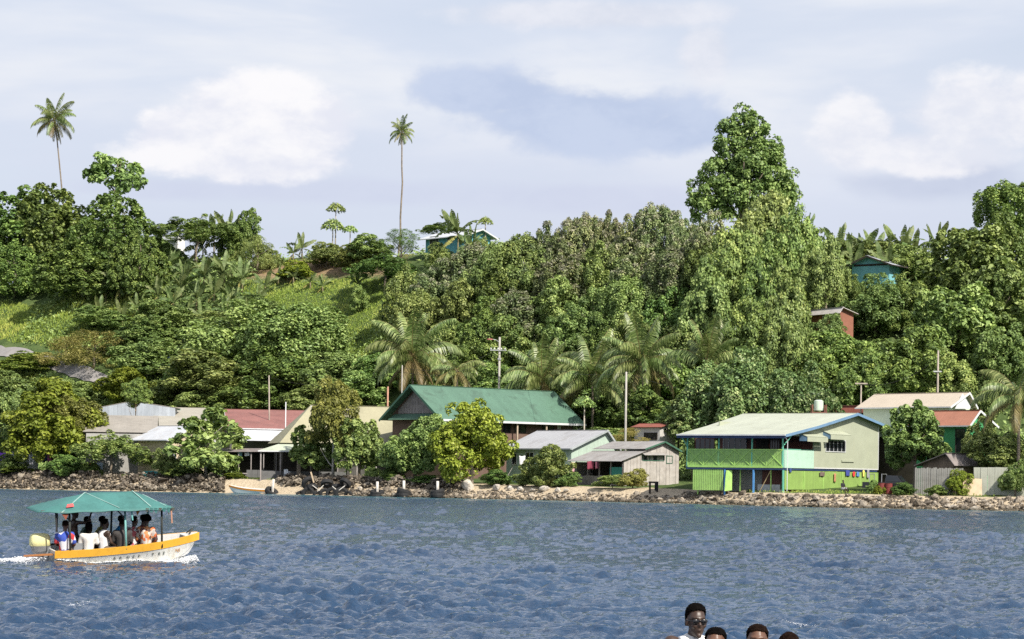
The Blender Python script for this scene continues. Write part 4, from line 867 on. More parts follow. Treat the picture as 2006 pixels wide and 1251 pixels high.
# ---- lime-green two-storey house with a verandah (right of centre)
lime = mat('lime_paint', (0.25, 0.38, 0.10), 0.7, 0.12, 0.8, dirt=0.25, dirt_c=(0.20, 0.27, 0.10), stripe=('x', 0.32, 0.6, 0.15))
lime_y = mat('lime_paint_rail', (0.40, 0.64, 0.17), 0.7, 0.16, 1.5, dirt=0.3, dirt_c=(0.22, 0.32, 0.12), streak=0.2)
lime_panel = mat('green_infill', (0.29, 0.46, 0.14), 0.75, 0.2, 2.0)
cream = mat('cream_wall', (0.37, 0.395, 0.30), 0.7, 0.08, 0.7, streak=0.22, dirt_c=(0.40, 0.40, 0.28))
mint = mat('mint_panel', (0.42, 0.60, 0.49), 0.65, 0.08)
aqua = mat('aqua_green_paint', (0.16, 0.50, 0.36), 0.6, 0.1)
blue = mat('blue_fascia', (0.15, 0.26, 0.40), 0.55, 0.12)
navy = mat('navy_beam', (0.030, 0.055, 0.13), 0.6, 0.2)
postblue = mat('blue_post', (0.10, 0.30, 0.62), 0.6, 0.15)
pale_roof = mat('pale_green_roof', (0.45, 0.475, 0.385), 0.62, 0.07, 0.35, dirt=0.35, dirt_c=(0.33, 0.33, 0.25), stripe=('y', 0.76, 0.45, 0.14), streak=0.2)
redbrown = mat('red_brown_timber', (0.16, 0.062, 0.045), 0.7, 0.25, 1.0)
h = House('verandah_house', 'lime and cream two-storey house with a green verandah and pale roof', 1535, SY(1535, 5.5), None, 56)
yL = h.onx(1345, 900)[0]; z1 = h.zpix(914); zr_ = h.zpix(880); ze = h.zpix(851, -0.8, -0.6); xM = h.ony(1594, 900)[0]; xR = h.ony(1720, 900)[0]
xr, zrd = h.ony(1681, 809, -0.6); x2, z2 = h.ony(1752, 839, -0.6)
def roofz(x): return ze + (zrd - ze) * (x + 0.8) / (xr + 0.8) if x <= xr else zrd + (z2 - zrd) * (x - xr) / (x2 - xr)
xb = xr * 0.42; zb_ = roofz(xb) - 0.10
# roof: two pitches on the sea side, one behind
yE = h.onx(1326, 851, -0.8)[0]; yRg = h.onx(1456, 806, xr)[0]; yB = (yE + yRg) / 2
rf = h.slab('roof', pale_roof, [(-0.8, -0.6, ze), (xb, -0.6, zb_), (xb, yB, zb_), (-0.8, yE, ze)], 0.06)
h.slab('roof', pale_roof, [(xb, -0.6, zb_), (xr, -0.6, zrd), (xr, yRg, zrd), (xb, yB, zb_)], 0.06)
h.slab('roof', pale_roof, [(xr, -0.6, zrd), (x2, -0.6, z2), (x2, yE, z2), (xr, yRg, zrd)], 0.06)
h.put('ridge_cap', MB().beam((xr, -0.6, zrd + 0.012), (xr, yRg, zrd + 0.012), 0.3, 0.04), pale_roof, rf)
for p, q in (((-0.8, -0.62, ze - 0.11), (xb, -0.62, zb_ - 0.11)), ((xb, -0.62, zb_ - 0.11), (xr, -0.62, zrd - 0.11)), ((xr, -0.62, zrd - 0.11), (x2, -0.62, z2 - 0.11))): h.put('barge_board', MB().beam(p, q, 0.05, 0.26), blue)
h.put('gutter', MB().beam((-0.87, -0.6, ze - 0.04), (-0.87, yE, ze - 0.04), 0.13, 0.12), trim_white)
h.put('fascia', MB().beam((-0.80, -0.55, ze - 0.22), (-0.80, yE, ze - 0.22), 0.05, 0.24), navy)
h.put('downpipe', MB().tube([(-0.7, -0.5, ze - 0.2), (0.1, -0.35, ze - 0.6), (0.1, -0.35, 0.1)], 0.04, 8), trim_white)
# upper floor
h.put('floor_beam', MB().box(-0.06, xR - 0.1, 0.04, yL, z1 - 0.30, z1 - 0.06), navy); h.box('deck', dark_in, 0.0, xM, 0.06, yL - 0.02, z1 - 0.055, z1)
b = MB(); b.slab([(xM, 0, z1 - 0.1), (xR, 0, z1 - 0.1), (xR, 0, roofz(xR) - 0.1), (xr, 0, roofz(xr) - 0.1), (xb, 0, zb_ - 0.1), (xM, 0, min(roofz(xM), zb_) - 0.1)], 0.12); h.put('gable_wall', b, cream)
b = MB(); b.slab([(0.15, 0, ze - 0.05), (xM - 0.003, 0, ze - 0.05), (xM - 0.003, 0, roofz(xM) - 0.15), (0.15, 0, roofz(0.15) - 0.12)], 0.10); h.put('gable_wall', b, cream)
h.box('side_wall', cream, xR - 0.12, xR - 0.003, 0.13, yL, z1 - 0.1, roofz(xR) - 0.1); h.box('rear_wall', cream, xM, xR - 0.125, yL - 0.12, yL, z1 - 0.1, roofz(xR) - 0.1)
h.box('corner_trim', trim_white, xR - 0.06, xR + 0.03, -0.05, 0.06, z1 - 0.08, roofz(xR) - 0.12); h.box('sill_strip', trim_white, xM, xR - 0.065, -0.035, -0.003, z1 - 0.1, z1)
h.box('verandah_wall', redbrown, xM, xM + 0.1, 0.13, yL - 0.13, z1, ze + 0.5)
for k, (p0, p1, nm, m_) in enumerate((((1362, 858), (1400, 900), 'window', glass), ((1417, 856), (1462, 900), 'window', glass), ((1482, 856), (1505, 912), 'door', dark_in), ((1508, 858), (1528, 898), 'window', glass))):
    o = h.onx(p0[0], p0[1], xM); o2 = h.onx(p1[0], p1[1], xM)
    if nm == 'window': h.window('A', p0, p1, trim_white if k == 1 else redbrown, glass, off=xM, mull=3)
    else: h.box('door', dark_in, xM - 0.05, xM - 0.004, min(o[0], o2[0]), max(o[0], o2[0]), z1 + 0.004, max(o[1], o2[1]))
ys = [h.onx(p, 900)[0] for p in (1533, 1473, 1408)] + [yL - 0.08]
for i, y in enumerate(ys): h.box('verandah_post', aqua, -0.05, 0.07, y - 0.06, y + 0.06, z1 - 0.29, ze + 0.02 if i else ze + 0.1)
for y in (ys[0], ys[-1]): h.put('bracket', MB().beam((-0.02, y, ze - 1.1), (-0.7, y + (-0.35 if y < 1 else 0.35), ze - 0.15), 0.08), aqua)
h.put('bracket', MB().beam((0.02, -0.02, ze - 0.95), (0.75, -0.5, ze + 0.02), 0.08), aqua)
rail = h.put('balustrade', MB().box(-0.03, -0.004, 0.06, yL - 0.15, z1 + 0.02, zr_ - 0.08), lime_panel)
h.box('top_rail', lime_y, -0.075, 0.02, 0.062, yL - 0.16, zr_ - 0.078, zr_ + 0.02, parent=rail); h.box('bottom_rail', lime_y, -0.085, -0.031, 0.062, yL - 0.16, z1 - 0.12, z1 + 0.06, parent=rail)
ny = 6; st = (yL - 0.25) / ny
for k in range(ny):
    y0, y1 = 0.1 + k * st, 0.1 + (k + 1) * st
    h.put('brace', MB().beam((-0.055, y0, z1 + 0.05), (-0.055, y1, zr_ - 0.06), 0.045, 0.06), lime_y, rail); h.put('brace', MB().beam((-0.062, y1, z1 + 0.05), (-0.062, y0, zr_ - 0.06), 0.045, 0.06), lime_y, rail)
    h.box('baluster', lime_y, -0.07, -0.032, y1 - 0.03, y1 + 0.03, z1 + 0.061, zr_ - 0.079, parent=rail)
    for j in range(1, 6): h.box('baluster', lime_y, -0.045, -0.0315, y0 + st * j / 6 - 0.012, y0 + st * j / 6 + 0.012, z1 + 0.061, zr_ - 0.079, parent=rail)
h.box('side_panel', mint, 0.06, xM - 0.003, -0.02, 0.03, z1 - 0.1, zr_)
h.box('panel_cap', aqua, 0.06, xM - 0.003, -0.05, 0.05, zr_ + 0.003, zr_ + 0.06)
# window hoods: sloping cream lids with blue edges, each over an opening
def hood(pa, pb, zt_py, drop, out):
    xa, za = h.ony(*pa); xb2, zb2 = h.ony(*pb); zt = h.zpix(zt_py, xa, 0)
    b = MB(); b.slab([(xa, -0.01, zt), (xa, -out, zt - drop), (xb2, -out, zt - drop), (xb2, -0.01, zt)], 0.05); o = h.put('window_hood', b, cream)
    for x in (xa + 0.03, xb2 - 0.03): h.put('cheek', MB().slab([(x, -0.012, zt - 0.06), (x, -0.012, zt - drop - 0.45), (x, -out, zt - drop - 0.45), (x, -out, zt - drop - 0.06)], 0.03), blue, o)
    h.put('lip', MB().box(xa, xb2, -out - 0.03, -out + 0.0, zt - drop - 0.50, zt - drop - 0.055), cream, o)
hood((1566, 850), (1606, 870), 848, 0.30, 0.85); hood((1612, 842), (1652, 868), 843, 0.35, 0.85)
h.window('B', (1617, 861), (1656, 886), trim_white, glass, mull=4)
h.box('ledge', cream, h.ony(1648, 900)[0], h.ony(1672, 900)[0], -0.10, -0.004, h.zpix(901), h.zpix(897))
# lower storey
zl = 0.30
nB = 5; stp = (xR - 0.15) / nB
for k in range(nB):
    h.box('wall_panel', lime, 0.08 + k * stp + 0.006, 0.08 + (k + 1) * stp - 0.006, -0.012 * (k % 2), 0.06, zl, z1 - 0.36)
    h.box('batten', lime_y, 0.08 + (k + 1) * stp - 0.04, 0.08 + (k + 1) * stp + 0.04, -0.05, -0.014, zl, z1 - 0.36)
for k in range(nB + 1): h.box('footing', trim_white if k % 2 else mat('concrete', (0.42, 0.40, 0.36), 0.9, 0.2), 0.1 + k * stp * 0.97, 0.5 + k * stp * 0.97, 0.10, 0.5, -0.4, zl - 0.02)
ya, yb = sorted((h.onx(1417, 940)[0], h.onx(1357, 940)[0])); ns = 17
for k in range(ns):
    y = ya + (yb - ya) * (k + 0.5) / ns; h.box('slat', lime_y, -0.02, 0.02, y - (yb - ya) / ns * 0.36, y + (yb - ya) / ns * 0.36, 0.12, z1 - 0.32)
for z in (0.5, z1 - 0.8): h.box('slat_rail', lime_y, 0.023, 0.07, ya, yb, z, z + 0.09)
for p, m_ in ((1420, postblue), (1476, postblue), (1534, aqua)): y = h.onx(p, 940)[0]; h.box('ground_post', m_, -0.05, 0.08, y - 0.075, y + 0.075, -0.3, z1 - 0.31)
for p in (1445, 1505, 1362): y = h.onx(p, 940)[0]; h.box('ground_post', lime_y, 0.5, 0.6, y - 0.05, y + 0.05, -0.3, z1 - 0.31)
h.put('door', MB().slab([(-0.4, ya - 0.35, 0.05), (0.1, ya - 0.9, 0.15), (0.1, ya - 0.9, z1 - 0.4), (-0.1, ya - 0.35, z1 - 0.4)], 0.05), lime_y)
h.box('inner_wall', mat('weathered_grey_board', (0.34, 0.33, 0.30), 0.85, 0.25, 1.2, stripe=('y', 0.2, 0.4, 0.3)), 2.2, 2.3, 1.2 + (yb - 1.2) * 0.25, yL - 0.2, -0.2, z1 - 0.32)
h.box('inner_wall', redbrown, 2.0, 2.1, 0.1, 1.15 + (yb - 1.2) * 0.25, -0.2, z1 - 0.32); h.box('rear_wall', lime, xR - 0.1, xR - 0.03, 0.1, yL - 0.1, zl, z1 - 0.34)
h.box('water_trough', mat('galvanised', (0.45, 0.46, 0.46), 0.45, 0.2, 2.0, metal=0.3), 0.9, 1.7, 0.8, 3.2, 0.02, 0.75)
h.put('leaning_pole', MB().tube([(0.3, 2.7, 0.0), (0.25, 1.5, z1 - 0.4)], 0.035, 6), mat('bamboo', (0.50, 0.38, 0.20), 0.7, 0.2))
HLIME = h

# ---- long house with the dark green roof
green_roof = mat('dark_green_roof', (0.095, 0.185, 0.13), 0.55, 0.10, 0.25, dirt=0.55, dirt_c=(0.05, 0.085, 0.06), stripe=('x', 0.8, 0.45, 0.22), spec=0.5, streak=0.25)
brick_red = mat('red_brown_wall', (0.15, 0.095, 0.075), 0.8, 0.25, 0.8, dirt=0.3)
h = gable_house('long_house', 'long timber house with a dark green gabled roof', 864, SY(864, 20), 42, 768, 1120, 821, 753, 'x', brick_red, green_roof, ov=1.15, apex_px=803)
grey_plank = mat('grey_plank', (0.30, 0.27, 0.26), 0.85, 0.25, 1.5, streak=0.3)
n = 13; yr = h.LA / 2
for k in range(n):
    y0, y1 = h.LA * (0.12 + 0.76 * k / n), h.LA * (0.12 + 0.76 * (k + 1) / n); f = lambda y: h.zr - 0.45 - abs(y - yr) / (yr + 1.15) * (h.zr - h.ze)
    zb0 = h.ze + 0.75
    if max(f(y0), f(y1)) > zb0 + 0.05: h.put('plank', MB().slab([(-0.03, y1 - 0.015, zb0), (-0.03, y1 - 0.015, max(f(y1), zb0 + 0.02)), (-0.03, y0 + 0.015, max(f(y0), zb0 + 0.02)), (-0.03, y0 + 0.015, zb0)], -0.025), grey_plank)
h.slab('skirt_roof', green_roof, [(-1.05, 0.6, h.ze + 0.02), (-0.02, 0.6, h.ze + 0.72), (-0.02, h.LA - 0.4, h.ze + 0.72), (-1.05, h.LA - 0.4, h.ze + 0.02)], 0.05)
h.put('gutter', MB().beam((-1.1, -1.2, h.ze - 0.1), (h.LB + 1.15, -1.2, h.ze - 0.1), 0.12, 0.24), trim_white)
for p in (((-1.15, -1.15, h.ze - 0.1), (-1.15, yr, h.zr - 0.1)), ((-1.15, yr, h.zr - 0.1), (-1.15, h.LA + 1.15, h.ze - 0.1))): h.put('barge_board', MB().beam(*p, 0.06, 0.26), mat('green_trim', (0.06, 0.15, 0.10), 0.6))
for p in ((885, 898), (955, 972), (985, 1000), (1008, 1030), (1062, 1085)): h.window('B', (p[0], 830), (p[1], 848), dark_in, glass, mull=1)
h.window('B', (1090, 826), (1100, 842), redbrown, mat('white_curtain', (0.7, 0.7, 0.68), 0.8), mull=0)
for p in (1003, 1060): x = h.ony(p, 850)[0]; h.box('porch_post', mat('pale_timber', (0.45, 0.36, 0.27), 0.8), x - 0.09, x + 0.09, -1.0, -0.85, -0.3, h.ze - 0.2)
h.put('downpipe', MB().tube([(h.LB + 1.0, -1.1, h.ze - 0.2), (h.LB + 0.1, -0.1, h.ze - 1.0), (h.LB + 0.1, -0.1, 0)], 0.05, 6), trim_white)

# ---- grey-roofed house
greymetal = mat('grey_metal_roof', (0.42, 0.42, 0.43), 0.45, 0.08, 0.4, dirt=0.4, dirt_c=(0.22, 0.20, 0.18), stripe=('y', 0.76, 0.45, 0.18), spec=0.5, streak=0.25)
h = gable_house('grey_roofed_house', 'pale green cottage with a plain grey metal roof', 1119, SY(1119, 13), 42, 992, 1205, 878, 842, 'y', mat('pale_sage_wall', (0.40, 0.50, 0.42), 0.8, 0.12, 0.8, streak=0.2), greymetal, ov=0.45, apex_px=1191, fascia=mat('grey_fascia', (0.33, 0.36, 0.36), 0.6), wins=(('A', (1003, 887), (1013, 910), 0), ('A', (1030, 885), (1046, 912), 1), ('A', (1058, 886), (1072, 904), 1)))
h.put('leaning_board', MB().beam((-0.8, h.onx(1001, 900)[0], 0.3), (-0.1, h.onx(1011, 900)[0], 2.3), 0.14, 0.04), mat('pale_board', (0.55, 0.50, 0.45), 0.8))
# ---- weathered timber shed with a lean-to
shedw = mat('whitewashed_plank', (0.42, 0.39, 0.36), 0.85, 0.22, 1.3, dirt=0.35, dirt_c=(0.30, 0.25, 0.21), streak=0.35)
tin = mat('weathered_tin_roof', (0.33, 0.315, 0.30), 0.6, 0.18, 0.6, dirt=0.45, dirt_c=(0.20, 0.16, 0.13), stripe=('y', 0.7, 0.4, 0.2), streak=0.2)
h = House('timber_shed', 'whitewashed timber shed with a tin lean-to roof', 1222, SY(1222, 10), None, 40, 'shed')
LA = h.onx(1122, 900)[0]; LB = h.ony(1330, 900)[0]
xl, zl_ = h.ony(1215, 903, -0.3); x1, zm = h.ony(1264, 883, -0.3); xm, zmm = h.ony(1265, 880, -0.3); xa, za = h.ony(1302, 864, -0.3); xe, ze_ = h.ony(1335, 883, -0.3)
def shz(x): return (zl_ + (zm - zl_) * (x - xl) / (x1 - xl) if x < x1 else zmm + (za - zmm) * (x - xm) / (xa - xm) if x < xa else za + (ze_ - za) * (x - xa) / (xe - xa)) - 0.10
n = 17
for k in range(n):
    a, c = LB * k / n, LB * (k + 1) / n; j = 0.012 * ((k * 7) % 3)
    h.put('plank', MB().slab([(a + 0.012, -j, 0.05 + 0.05 * ((k * 5) % 3)), (c - 0.012, -j, 0.05 + 0.05 * ((k * 5) % 3)), (c - 0.012, -j, shz(c)), (a + 0.012, -j, shz(a))], 0.03), shedw)
h.box('side_wall', shedw, LB - 0.08, LB - 0.01, 0.05, LA, 0, shz(LB) - 0.02); h.box('rear_wall', shedw, 0.3, LB - 0.1, LA - 0.1, LA - 0.03, 0, zl_ - 0.1); h.box('inner_wall', dark_in, x1, x1 + 0.08, 0.06, LA - 0.12, 0, zm - 0.2)
y1_ = h.onx(1111, 896, xl)[0]; y2_ = h.onx(1200, 861, xa)[0]
h.slab('lean_to_roof', tin, [(xl, -0.35, zl_), (x1 + 0.1, -0.35, zm + 0.02), (x1 + 0.1, y1_, zm + 0.02), (xl, y1_, zl_)], 0.04)
h.slab('roof', tin, [(xm - 0.15, -0.4, zmm + 0.07), (xa, -0.4, za), (xa, y2_, za), (xm - 0.15, y2_, zmm + 0.07)], 0.05); h.slab('roof', tin, [(xa, -0.4, za), (xe, -0.4, ze_), (xe, y2_, ze_), (xa, y2_, za)], 0.05)
dgreen = mat('dark_green_board', (0.05, 0.13, 0.085), 0.7)
for p, q in (((xm - 0.15, -0.42, zmm), (xa, -0.42, za - 0.07)), ((xa, -0.42, za - 0.07), (xe, -0.42, ze_ - 0.07))): h.put('barge_board', MB().beam(p, q, 0.04, 0.17), dgreen)
for yk in np.linspace(0.2, y1_ - 0.6, 5): h.box('lean_to_post', grey_plank, 0.0, 0.1, yk - 0.05, yk + 0.05, -0.2, zl_ - 0.05)
for k in range(12): yk = 0.3 + (LA - 0.5) * k / 12; h.box('plank', grey_plank, 0.02, 0.05, yk, yk + (LA - 0.5) / 12 - 0.02, 0.1, 1.05 + 0.04 * (k % 3))
h.box('door', mat('teal_door', (0.04, 0.22, 0.18), 0.7), 0.06, 0.10, 0.25, 2.2, 1.15, 2.0)
h.window('B', (1258, 891), (1300, 903), dgreen, glass, mull=2); h.window('B', (1305, 892), (1317, 908), dgreen, mat('green_shutter', (0.10, 0.25, 0.18), 0.7), mull=0)
xa0, xa1 = h.ony(1256, 890)[0], h.ony(1302, 890)[0]; h.slab('window_hood', tin, [(xa0, -0.6, h.zpix(891, xa0)), (xa1, -0.6, h.zpix(891, xa1)), (xa1, -0.05, h.zpix(886, xa1)), (xa0, -0.05, h.zpix(886, xa0))], 0.03)
h.put('footing', MB().box(0.3, 0.6, 0.1, 0.4, -0.5, 0.05), dark_in); h.put('footing', MB().box(LB - 0.7, LB - 0.4, 0.1, 0.4, -0.5, 0.05), dark_in)
# ---- small block with a red-edged roof
rusty = mat('rust_red_roof', (0.26, 0.085, 0.06), 0.7, 0.25, 0.6, dirt=0.3)
gable_house('small_block_house', 'small whitish block house with a thin red roof edge', 1292, SY(1292, 30), 50, 1242, 1322, 836, 829, 'y', mat('stained_white_wall', (0.55, 0.53, 0.50), 0.8, 0.15, streak=0.3), rusty, ov=0.35, wins=(('A', (1262, 847), (1288, 861), 3),), frame=dark_in)
# ---- tan-roofed house with a porch
tan_roof = mat('tan_roof', (0.33, 0.31, 0.205), 0.65, 0.14, 0.3, dirt=0.25, dirt_c=(0.33, 0.30, 0.20), stripe=('x', 0.8, 0.25, 0.06))
h = gable_house('tan_roofed_house', 'broad dark timber house under a tan roof', 628, SY(628, 14), 14, 604, 768, 868, 793, 'x', mat('dark_grey_timber', (0.10, 0.095, 0.088), 0.85, 0.3, 1.0, stripe=('x', 0.3, 0.3, 0.3)), tan_roof, ov=0.5, fascia=trim_white)
yr = h.LA / 2; xh = h.ony(548, 866, -0.5)[0]
h.slab('roof', tan_roof, [(xh, -0.5, h.ze), (-0.5, -0.5, h.ze), (-0.5, yr, h.zr)], 0.06); h.slab('roof', tan_roof, [(xh, h.LA + 0.5, h.ze), (xh, -0.5, h.ze), (-0.5, yr, h.zr)], 0.06); h.slab('roof', tan_roof, [(-0.5, yr, h.zr), (-0.5, h.LA + 0.5, h.ze), (xh, h.LA + 0.5, h.ze)], 0.06)
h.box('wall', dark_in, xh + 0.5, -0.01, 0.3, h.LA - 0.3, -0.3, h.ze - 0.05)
h2z = h.ze - 0.15; xq = h.ony(505, 880, -3.2)[0]
sage = mat('sage_roof', (0.42, 0.46, 0.36), 0.65, 0.10, 0.4, dirt=0.2)
h.slab('porch_roof', sage, [(xq, -3.2, h2z - 0.85), (h.LB * 0.35, -3.2, h2z - 0.85), (h.LB * 0.35, -0.3, h2z), (xh - 0.1, -0.3, h2z)], 0.06); h.put('porch_gutter', MB().beam((xq, -3.25, h2z - 0.9), (h.LB * 0.35, -3.25, h2z - 0.9), 0.08, 0.12), trim_white)
h.slab('porch_roof', sage, [(h.LB * 0.72, -2.2, h2z - 0.75), (h.LB + 0.3, -2.2, h2z - 0.75), (h.LB + 0.3, -0.3, h2z - 0.02), (h.LB * 0.72, -0.3, h2z - 0.02)], 0.06)
for i, x in enumerate(np.linspace(xq + 0.4, h.LB, 8)): h.box('porch_post', mat('pale_timber', (0.45, 0.36, 0.27), 0.8) if i == 2 else grey_plank, x - (0.35 if i == 2 else 0.07), x + 0.07, -2.15 if i > 3 else -3.0, -2.0 if i > 3 else -2.85, -0.3, h2z - (0.85 if i < 4 else 0.75))
h.box('porch_wall', mat('slate_board', (0.13, 0.13, 0.13), 0.85), xq + 0.5, h.LB * 0.30, -2.8, -2.7, -0.2, 0.9)
for k in range(3): h.window('B', (590 + k * 55, 878), (612 + k * 55, 900), grey_plank, glass, mull=1)
# ---- red roof behind
h = gable_house('red_roofed_house', 'house with a faded red roof behind the pale lean-to', 450, SY(520, 30), 9, 438, 612, 838, 801, 'x', mat('dark_grey_timber', (0.10, 0.095, 0.088), 0.85), mat('faded_red_roof', (0.27, 0.12, 0.105), 0.65, 0.2, 0.4, dirt=0.45, dirt_c=(0.17, 0.09, 0.08), streak=0.2, stripe=('x', 0.8, 0.25, 0.08)), ov=0.4, fascia=trim_white)
xw = h.ony(475, 860, -3)[0]; h.slab('lean_to_roof', mat('white_metal_roof', (0.52, 0.54, 0.57), 0.55, 0.10, 0.5, dirt=0.35, dirt_c=(0.34, 0.28, 0.23), streak=0.25), [(xw, -4.0, h.ze - 1.6), (h.ony(555, 862, -4)[0], -4.0, h.ze - 1.6), (h.ony(555, 862, -4)[0], -0.35, h.ze - 0.2), (xw, -0.35, h.ze - 0.2)], 0.05)
# ---- sheds on the left
shedgrey = mat('blue_grey_corrugated', (0.40, 0.44, 0.49), 0.6, 0.10, 0.6, stripe=('x', 0.55, 0.6, 0.35), streak=0.15)
brown_roof = mat('brown_grey_roof', (0.31, 0.285, 0.25), 0.7, 0.12, 0.4, dirt=0.2, stripe=('x', 0.8, 0.25, 0.06))
h = gable_house('long_shed', 'blue-grey corrugated shed with green roof trim', 187, SY(265, 42), 4, 180, 346, 803, 787, 'y', shedgrey, brown_roof, ov=0.5, apex_px=264, fascia=mat('green_white_trim', (0.30, 0.48, 0.42), 0.6), cat='shed', eave2=801)
gable_house('low_brown_roof_house', 'low building with a flat brown-grey roof before the corrugated shed', 180, SY(230, 26), 8, 168, 305, 850, 813, 'x', mat('grey_block_wall', (0.35, 0.34, 0.32), 0.85), brown_roof, ov=0.4)
gable_house('tan_shed', 'shed with a plain tan roof right of the corrugated gable', 306, SY(350, 33), 10, 296, 408, 834, 797, 'x', mat('tan_shed_wall', (0.36, 0.30, 0.24), 0.85), mat('grey_tan_roof', (0.37, 0.345, 0.29), 0.7, 0.1, 0.4, stripe=('x', 0.8, 0.2, 0.06)), ov=0.3, cat='shed')
h = gable_house('beige_house', 'beige house with a white roof by the open pale-branched tree', 331, SY(331, 8.5), 42, 270, 405, 861, 833, 'y', mat('beige_wall', (0.56, 0.47, 0.33), 0.8, 0.07, 0.8, stripe=('z', 0.22, 0.3, 0.05)), mat('white_metal_roof', (0.52, 0.54, 0.57), 0.55, 0.10, 0.5, dirt=0.35, dirt_c=(0.34, 0.28, 0.23), streak=0.25), ov=0.75, apex_px=386, fascia=trim_white, wins=(('B', (336, 880), (345, 902), 1),))
gable_house('yard_house', 'dark-roofed white house at the left edge behind the washing', 48, SY(48, 14), 42, -60, 75, 862, 826, 'y', mat('off_white_wall', (0.66, 0.66, 0.64), 0.8, 0.1), mat('slate_roof', (0.16, 0.15, 0.15), 0.7, 0.2), ov=0.5, fascia=mat('dark_red_fascia', (0.22, 0.03, 0.035), 0.6))
# ---- right-hand cluster
h = gable_house('cream_roofed_house', 'house with a wide cream roof behind the lime house', 1858, SY(1820, 28), 45, 1690, 1898, 796, 768, 'y', mat('pale_green_wall', (0.58, 0.66, 0.54), 0.75, 0.08), mat('cream_roof', (0.50, 0.43, 0.34), 0.6, 0.07, 0.3, stripe=('y', 0.8, 0.25, 0.05), streak=0.12), ov=0.6, apex_px=1900, fascia=trim_white, floor=5.0)
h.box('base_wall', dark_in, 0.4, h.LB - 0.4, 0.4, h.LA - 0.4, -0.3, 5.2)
h.put('gable_sheet', MB().slab([(0.3, -0.5, h.ze - 0.2), (h.LB * 0.9, -0.5, h.ze - 0.1), (h.LB * 0.45, -0.5, h.zr - 0.15)], 0.04), trim_white)
h = gable_house('orange_roofed_house', 'green-walled house with an orange tin roof', 1896, SY(1896, 17), 45, 1790, 1940, 833, 803, 'y', mat('emerald_wall', (0.07, 0.34, 0.14), 0.7, 0.12), mat('orange_roof', (0.36, 0.16, 0.105), 0.6, 0.14, 0.5, dirt=0.25, dirt_c=(0.36, 0.17, 0.12), stripe=('y', 0.8, 0.25, 0.08)), ov=0.55, apex_px=1921, fascia=trim_white)
h.window('A', (1872, 840), (1890, 886), dark_in, glass, mull=0, name='door'); h.window('A', (1830, 848), (1848, 870), trim_white, glass)
gable_house('small_red_roofed_house', 'small red-brown roof peeping over the lime house gable', 1697, SY(1690, 38), 45, 1640, 1712, 808, 794, 'y', mat('dark_grey_timber', (0.10, 0.095, 0.088), 0.85), rusty, ov=0.4, apex_px=1704)
h = gable_house('tin_hut', 'low weathered hut with a grey tin roof behind the plank fence', 1868, SY(1868, 8.5), 42, 1808, 1925, 912, 887, 'x', mat('brown_plank_wall', (0.24, 0.18, 0.13), 0.9, 0.3, 1.2, stripe=('y', 0.25, 0.4, 0.4)), mat('old_tin', (0.23, 0.20, 0.19), 0.7, 0.25, 0.8, dirt=0.5, dirt_c=(0.16, 0.11, 0.08), stripe=('x', 0.6, 0.4, 0.3)), ov=0.6, apex_px=1852, cat='hut')
# ---- houses on the hill
turq = mat('turquoise_wall', (0.13, 0.38, 0.43), 0.7, 0.14, 0.8, stripe=('z', 0.4, 0.3, 0.05))
b0, _ = place_top(900, 452, 5.2)
h = gable_house('hill_house', 'bright blue house on the hilltop behind a banana', 905, b0.y, 44, 828, 955, 461, 448, 'y', turq, mat('white_metal_roof', (0.52, 0.54, 0.57), 0.55, 0.10, 0.5, dirt=0.35, dirt_c=(0.34, 0.28, 0.23), streak=0.25), ov=0.9, apex_px=946, fascia=trim_white, wins=(('A', (842, 463), (860, 478), 2), ('A', (876, 464), (888, 476), 1)), floor=-2.0)
b0, _ = place_top(1705, 503, 5.0)
h = gable_house('hill_hut', 'turquoise hill house with an open gable and pale roof', 1737, b0.y, 55, 1664, 1768, 519, 500, 'x', mat('bright_turquoise_wall', (0.19, 0.45, 0.50), 0.7, 0.12), mat('pale_grey_roof', (0.42, 0.44, 0.48), 0.6, 0.1), ov=0.9, apex_px=1697, fascia=dark_in, floor=-3.0)
h.box('painted_gable_shade', dark_in, -0.05, -0.003, 0.3, h.LA - 0.3, h.ze + 0.05, h.ze + 0.30)  # dark strip stands in for the shade of the open gable
b0, _ = place_top(1622, 598, 4.5)
h = gable_house('orange_hut', 'orange hut half hidden by trees below the turquoise hill house', 1642, b0.y - 5, 30, 1586, 1668, 613, 601, 'y', mat('orange_wall', (0.27, 0.115, 0.075), 0.75, 0.15), mat('dusty_white_roof', (0.58, 0.54, 0.52), 0.7, 0.15), ov=0.5, apex_px=1652, cat='hut', wins=(('A', (1612, 616), (1622, 626), 0),), floor=-1)
tree('bushy0', 1612, 615, 690, 84, 'mid', 'low bush in front of the orange hut', Y=b0.y - 10, name='bush', cat='bush')
b0, _ = place_top(330, 458, 4.5)
gable_house('hilltop_shed', 'white roof glimpsed on the ridge below the flat-topped tree', 342, b0.y, 45, 300, 356, 468, 458, 'y', mat('off_white_wall', (0.66, 0.66, 0.64), 0.8, 0.1), mat('white_metal_roof', (0.52, 0.54, 0.57), 0.55, 0.10, 0.5, dirt=0.35, dirt_c=(0.34, 0.28, 0.23), streak=0.25), ov=0.4, apex_px=352, cat='shed', floor=-2)

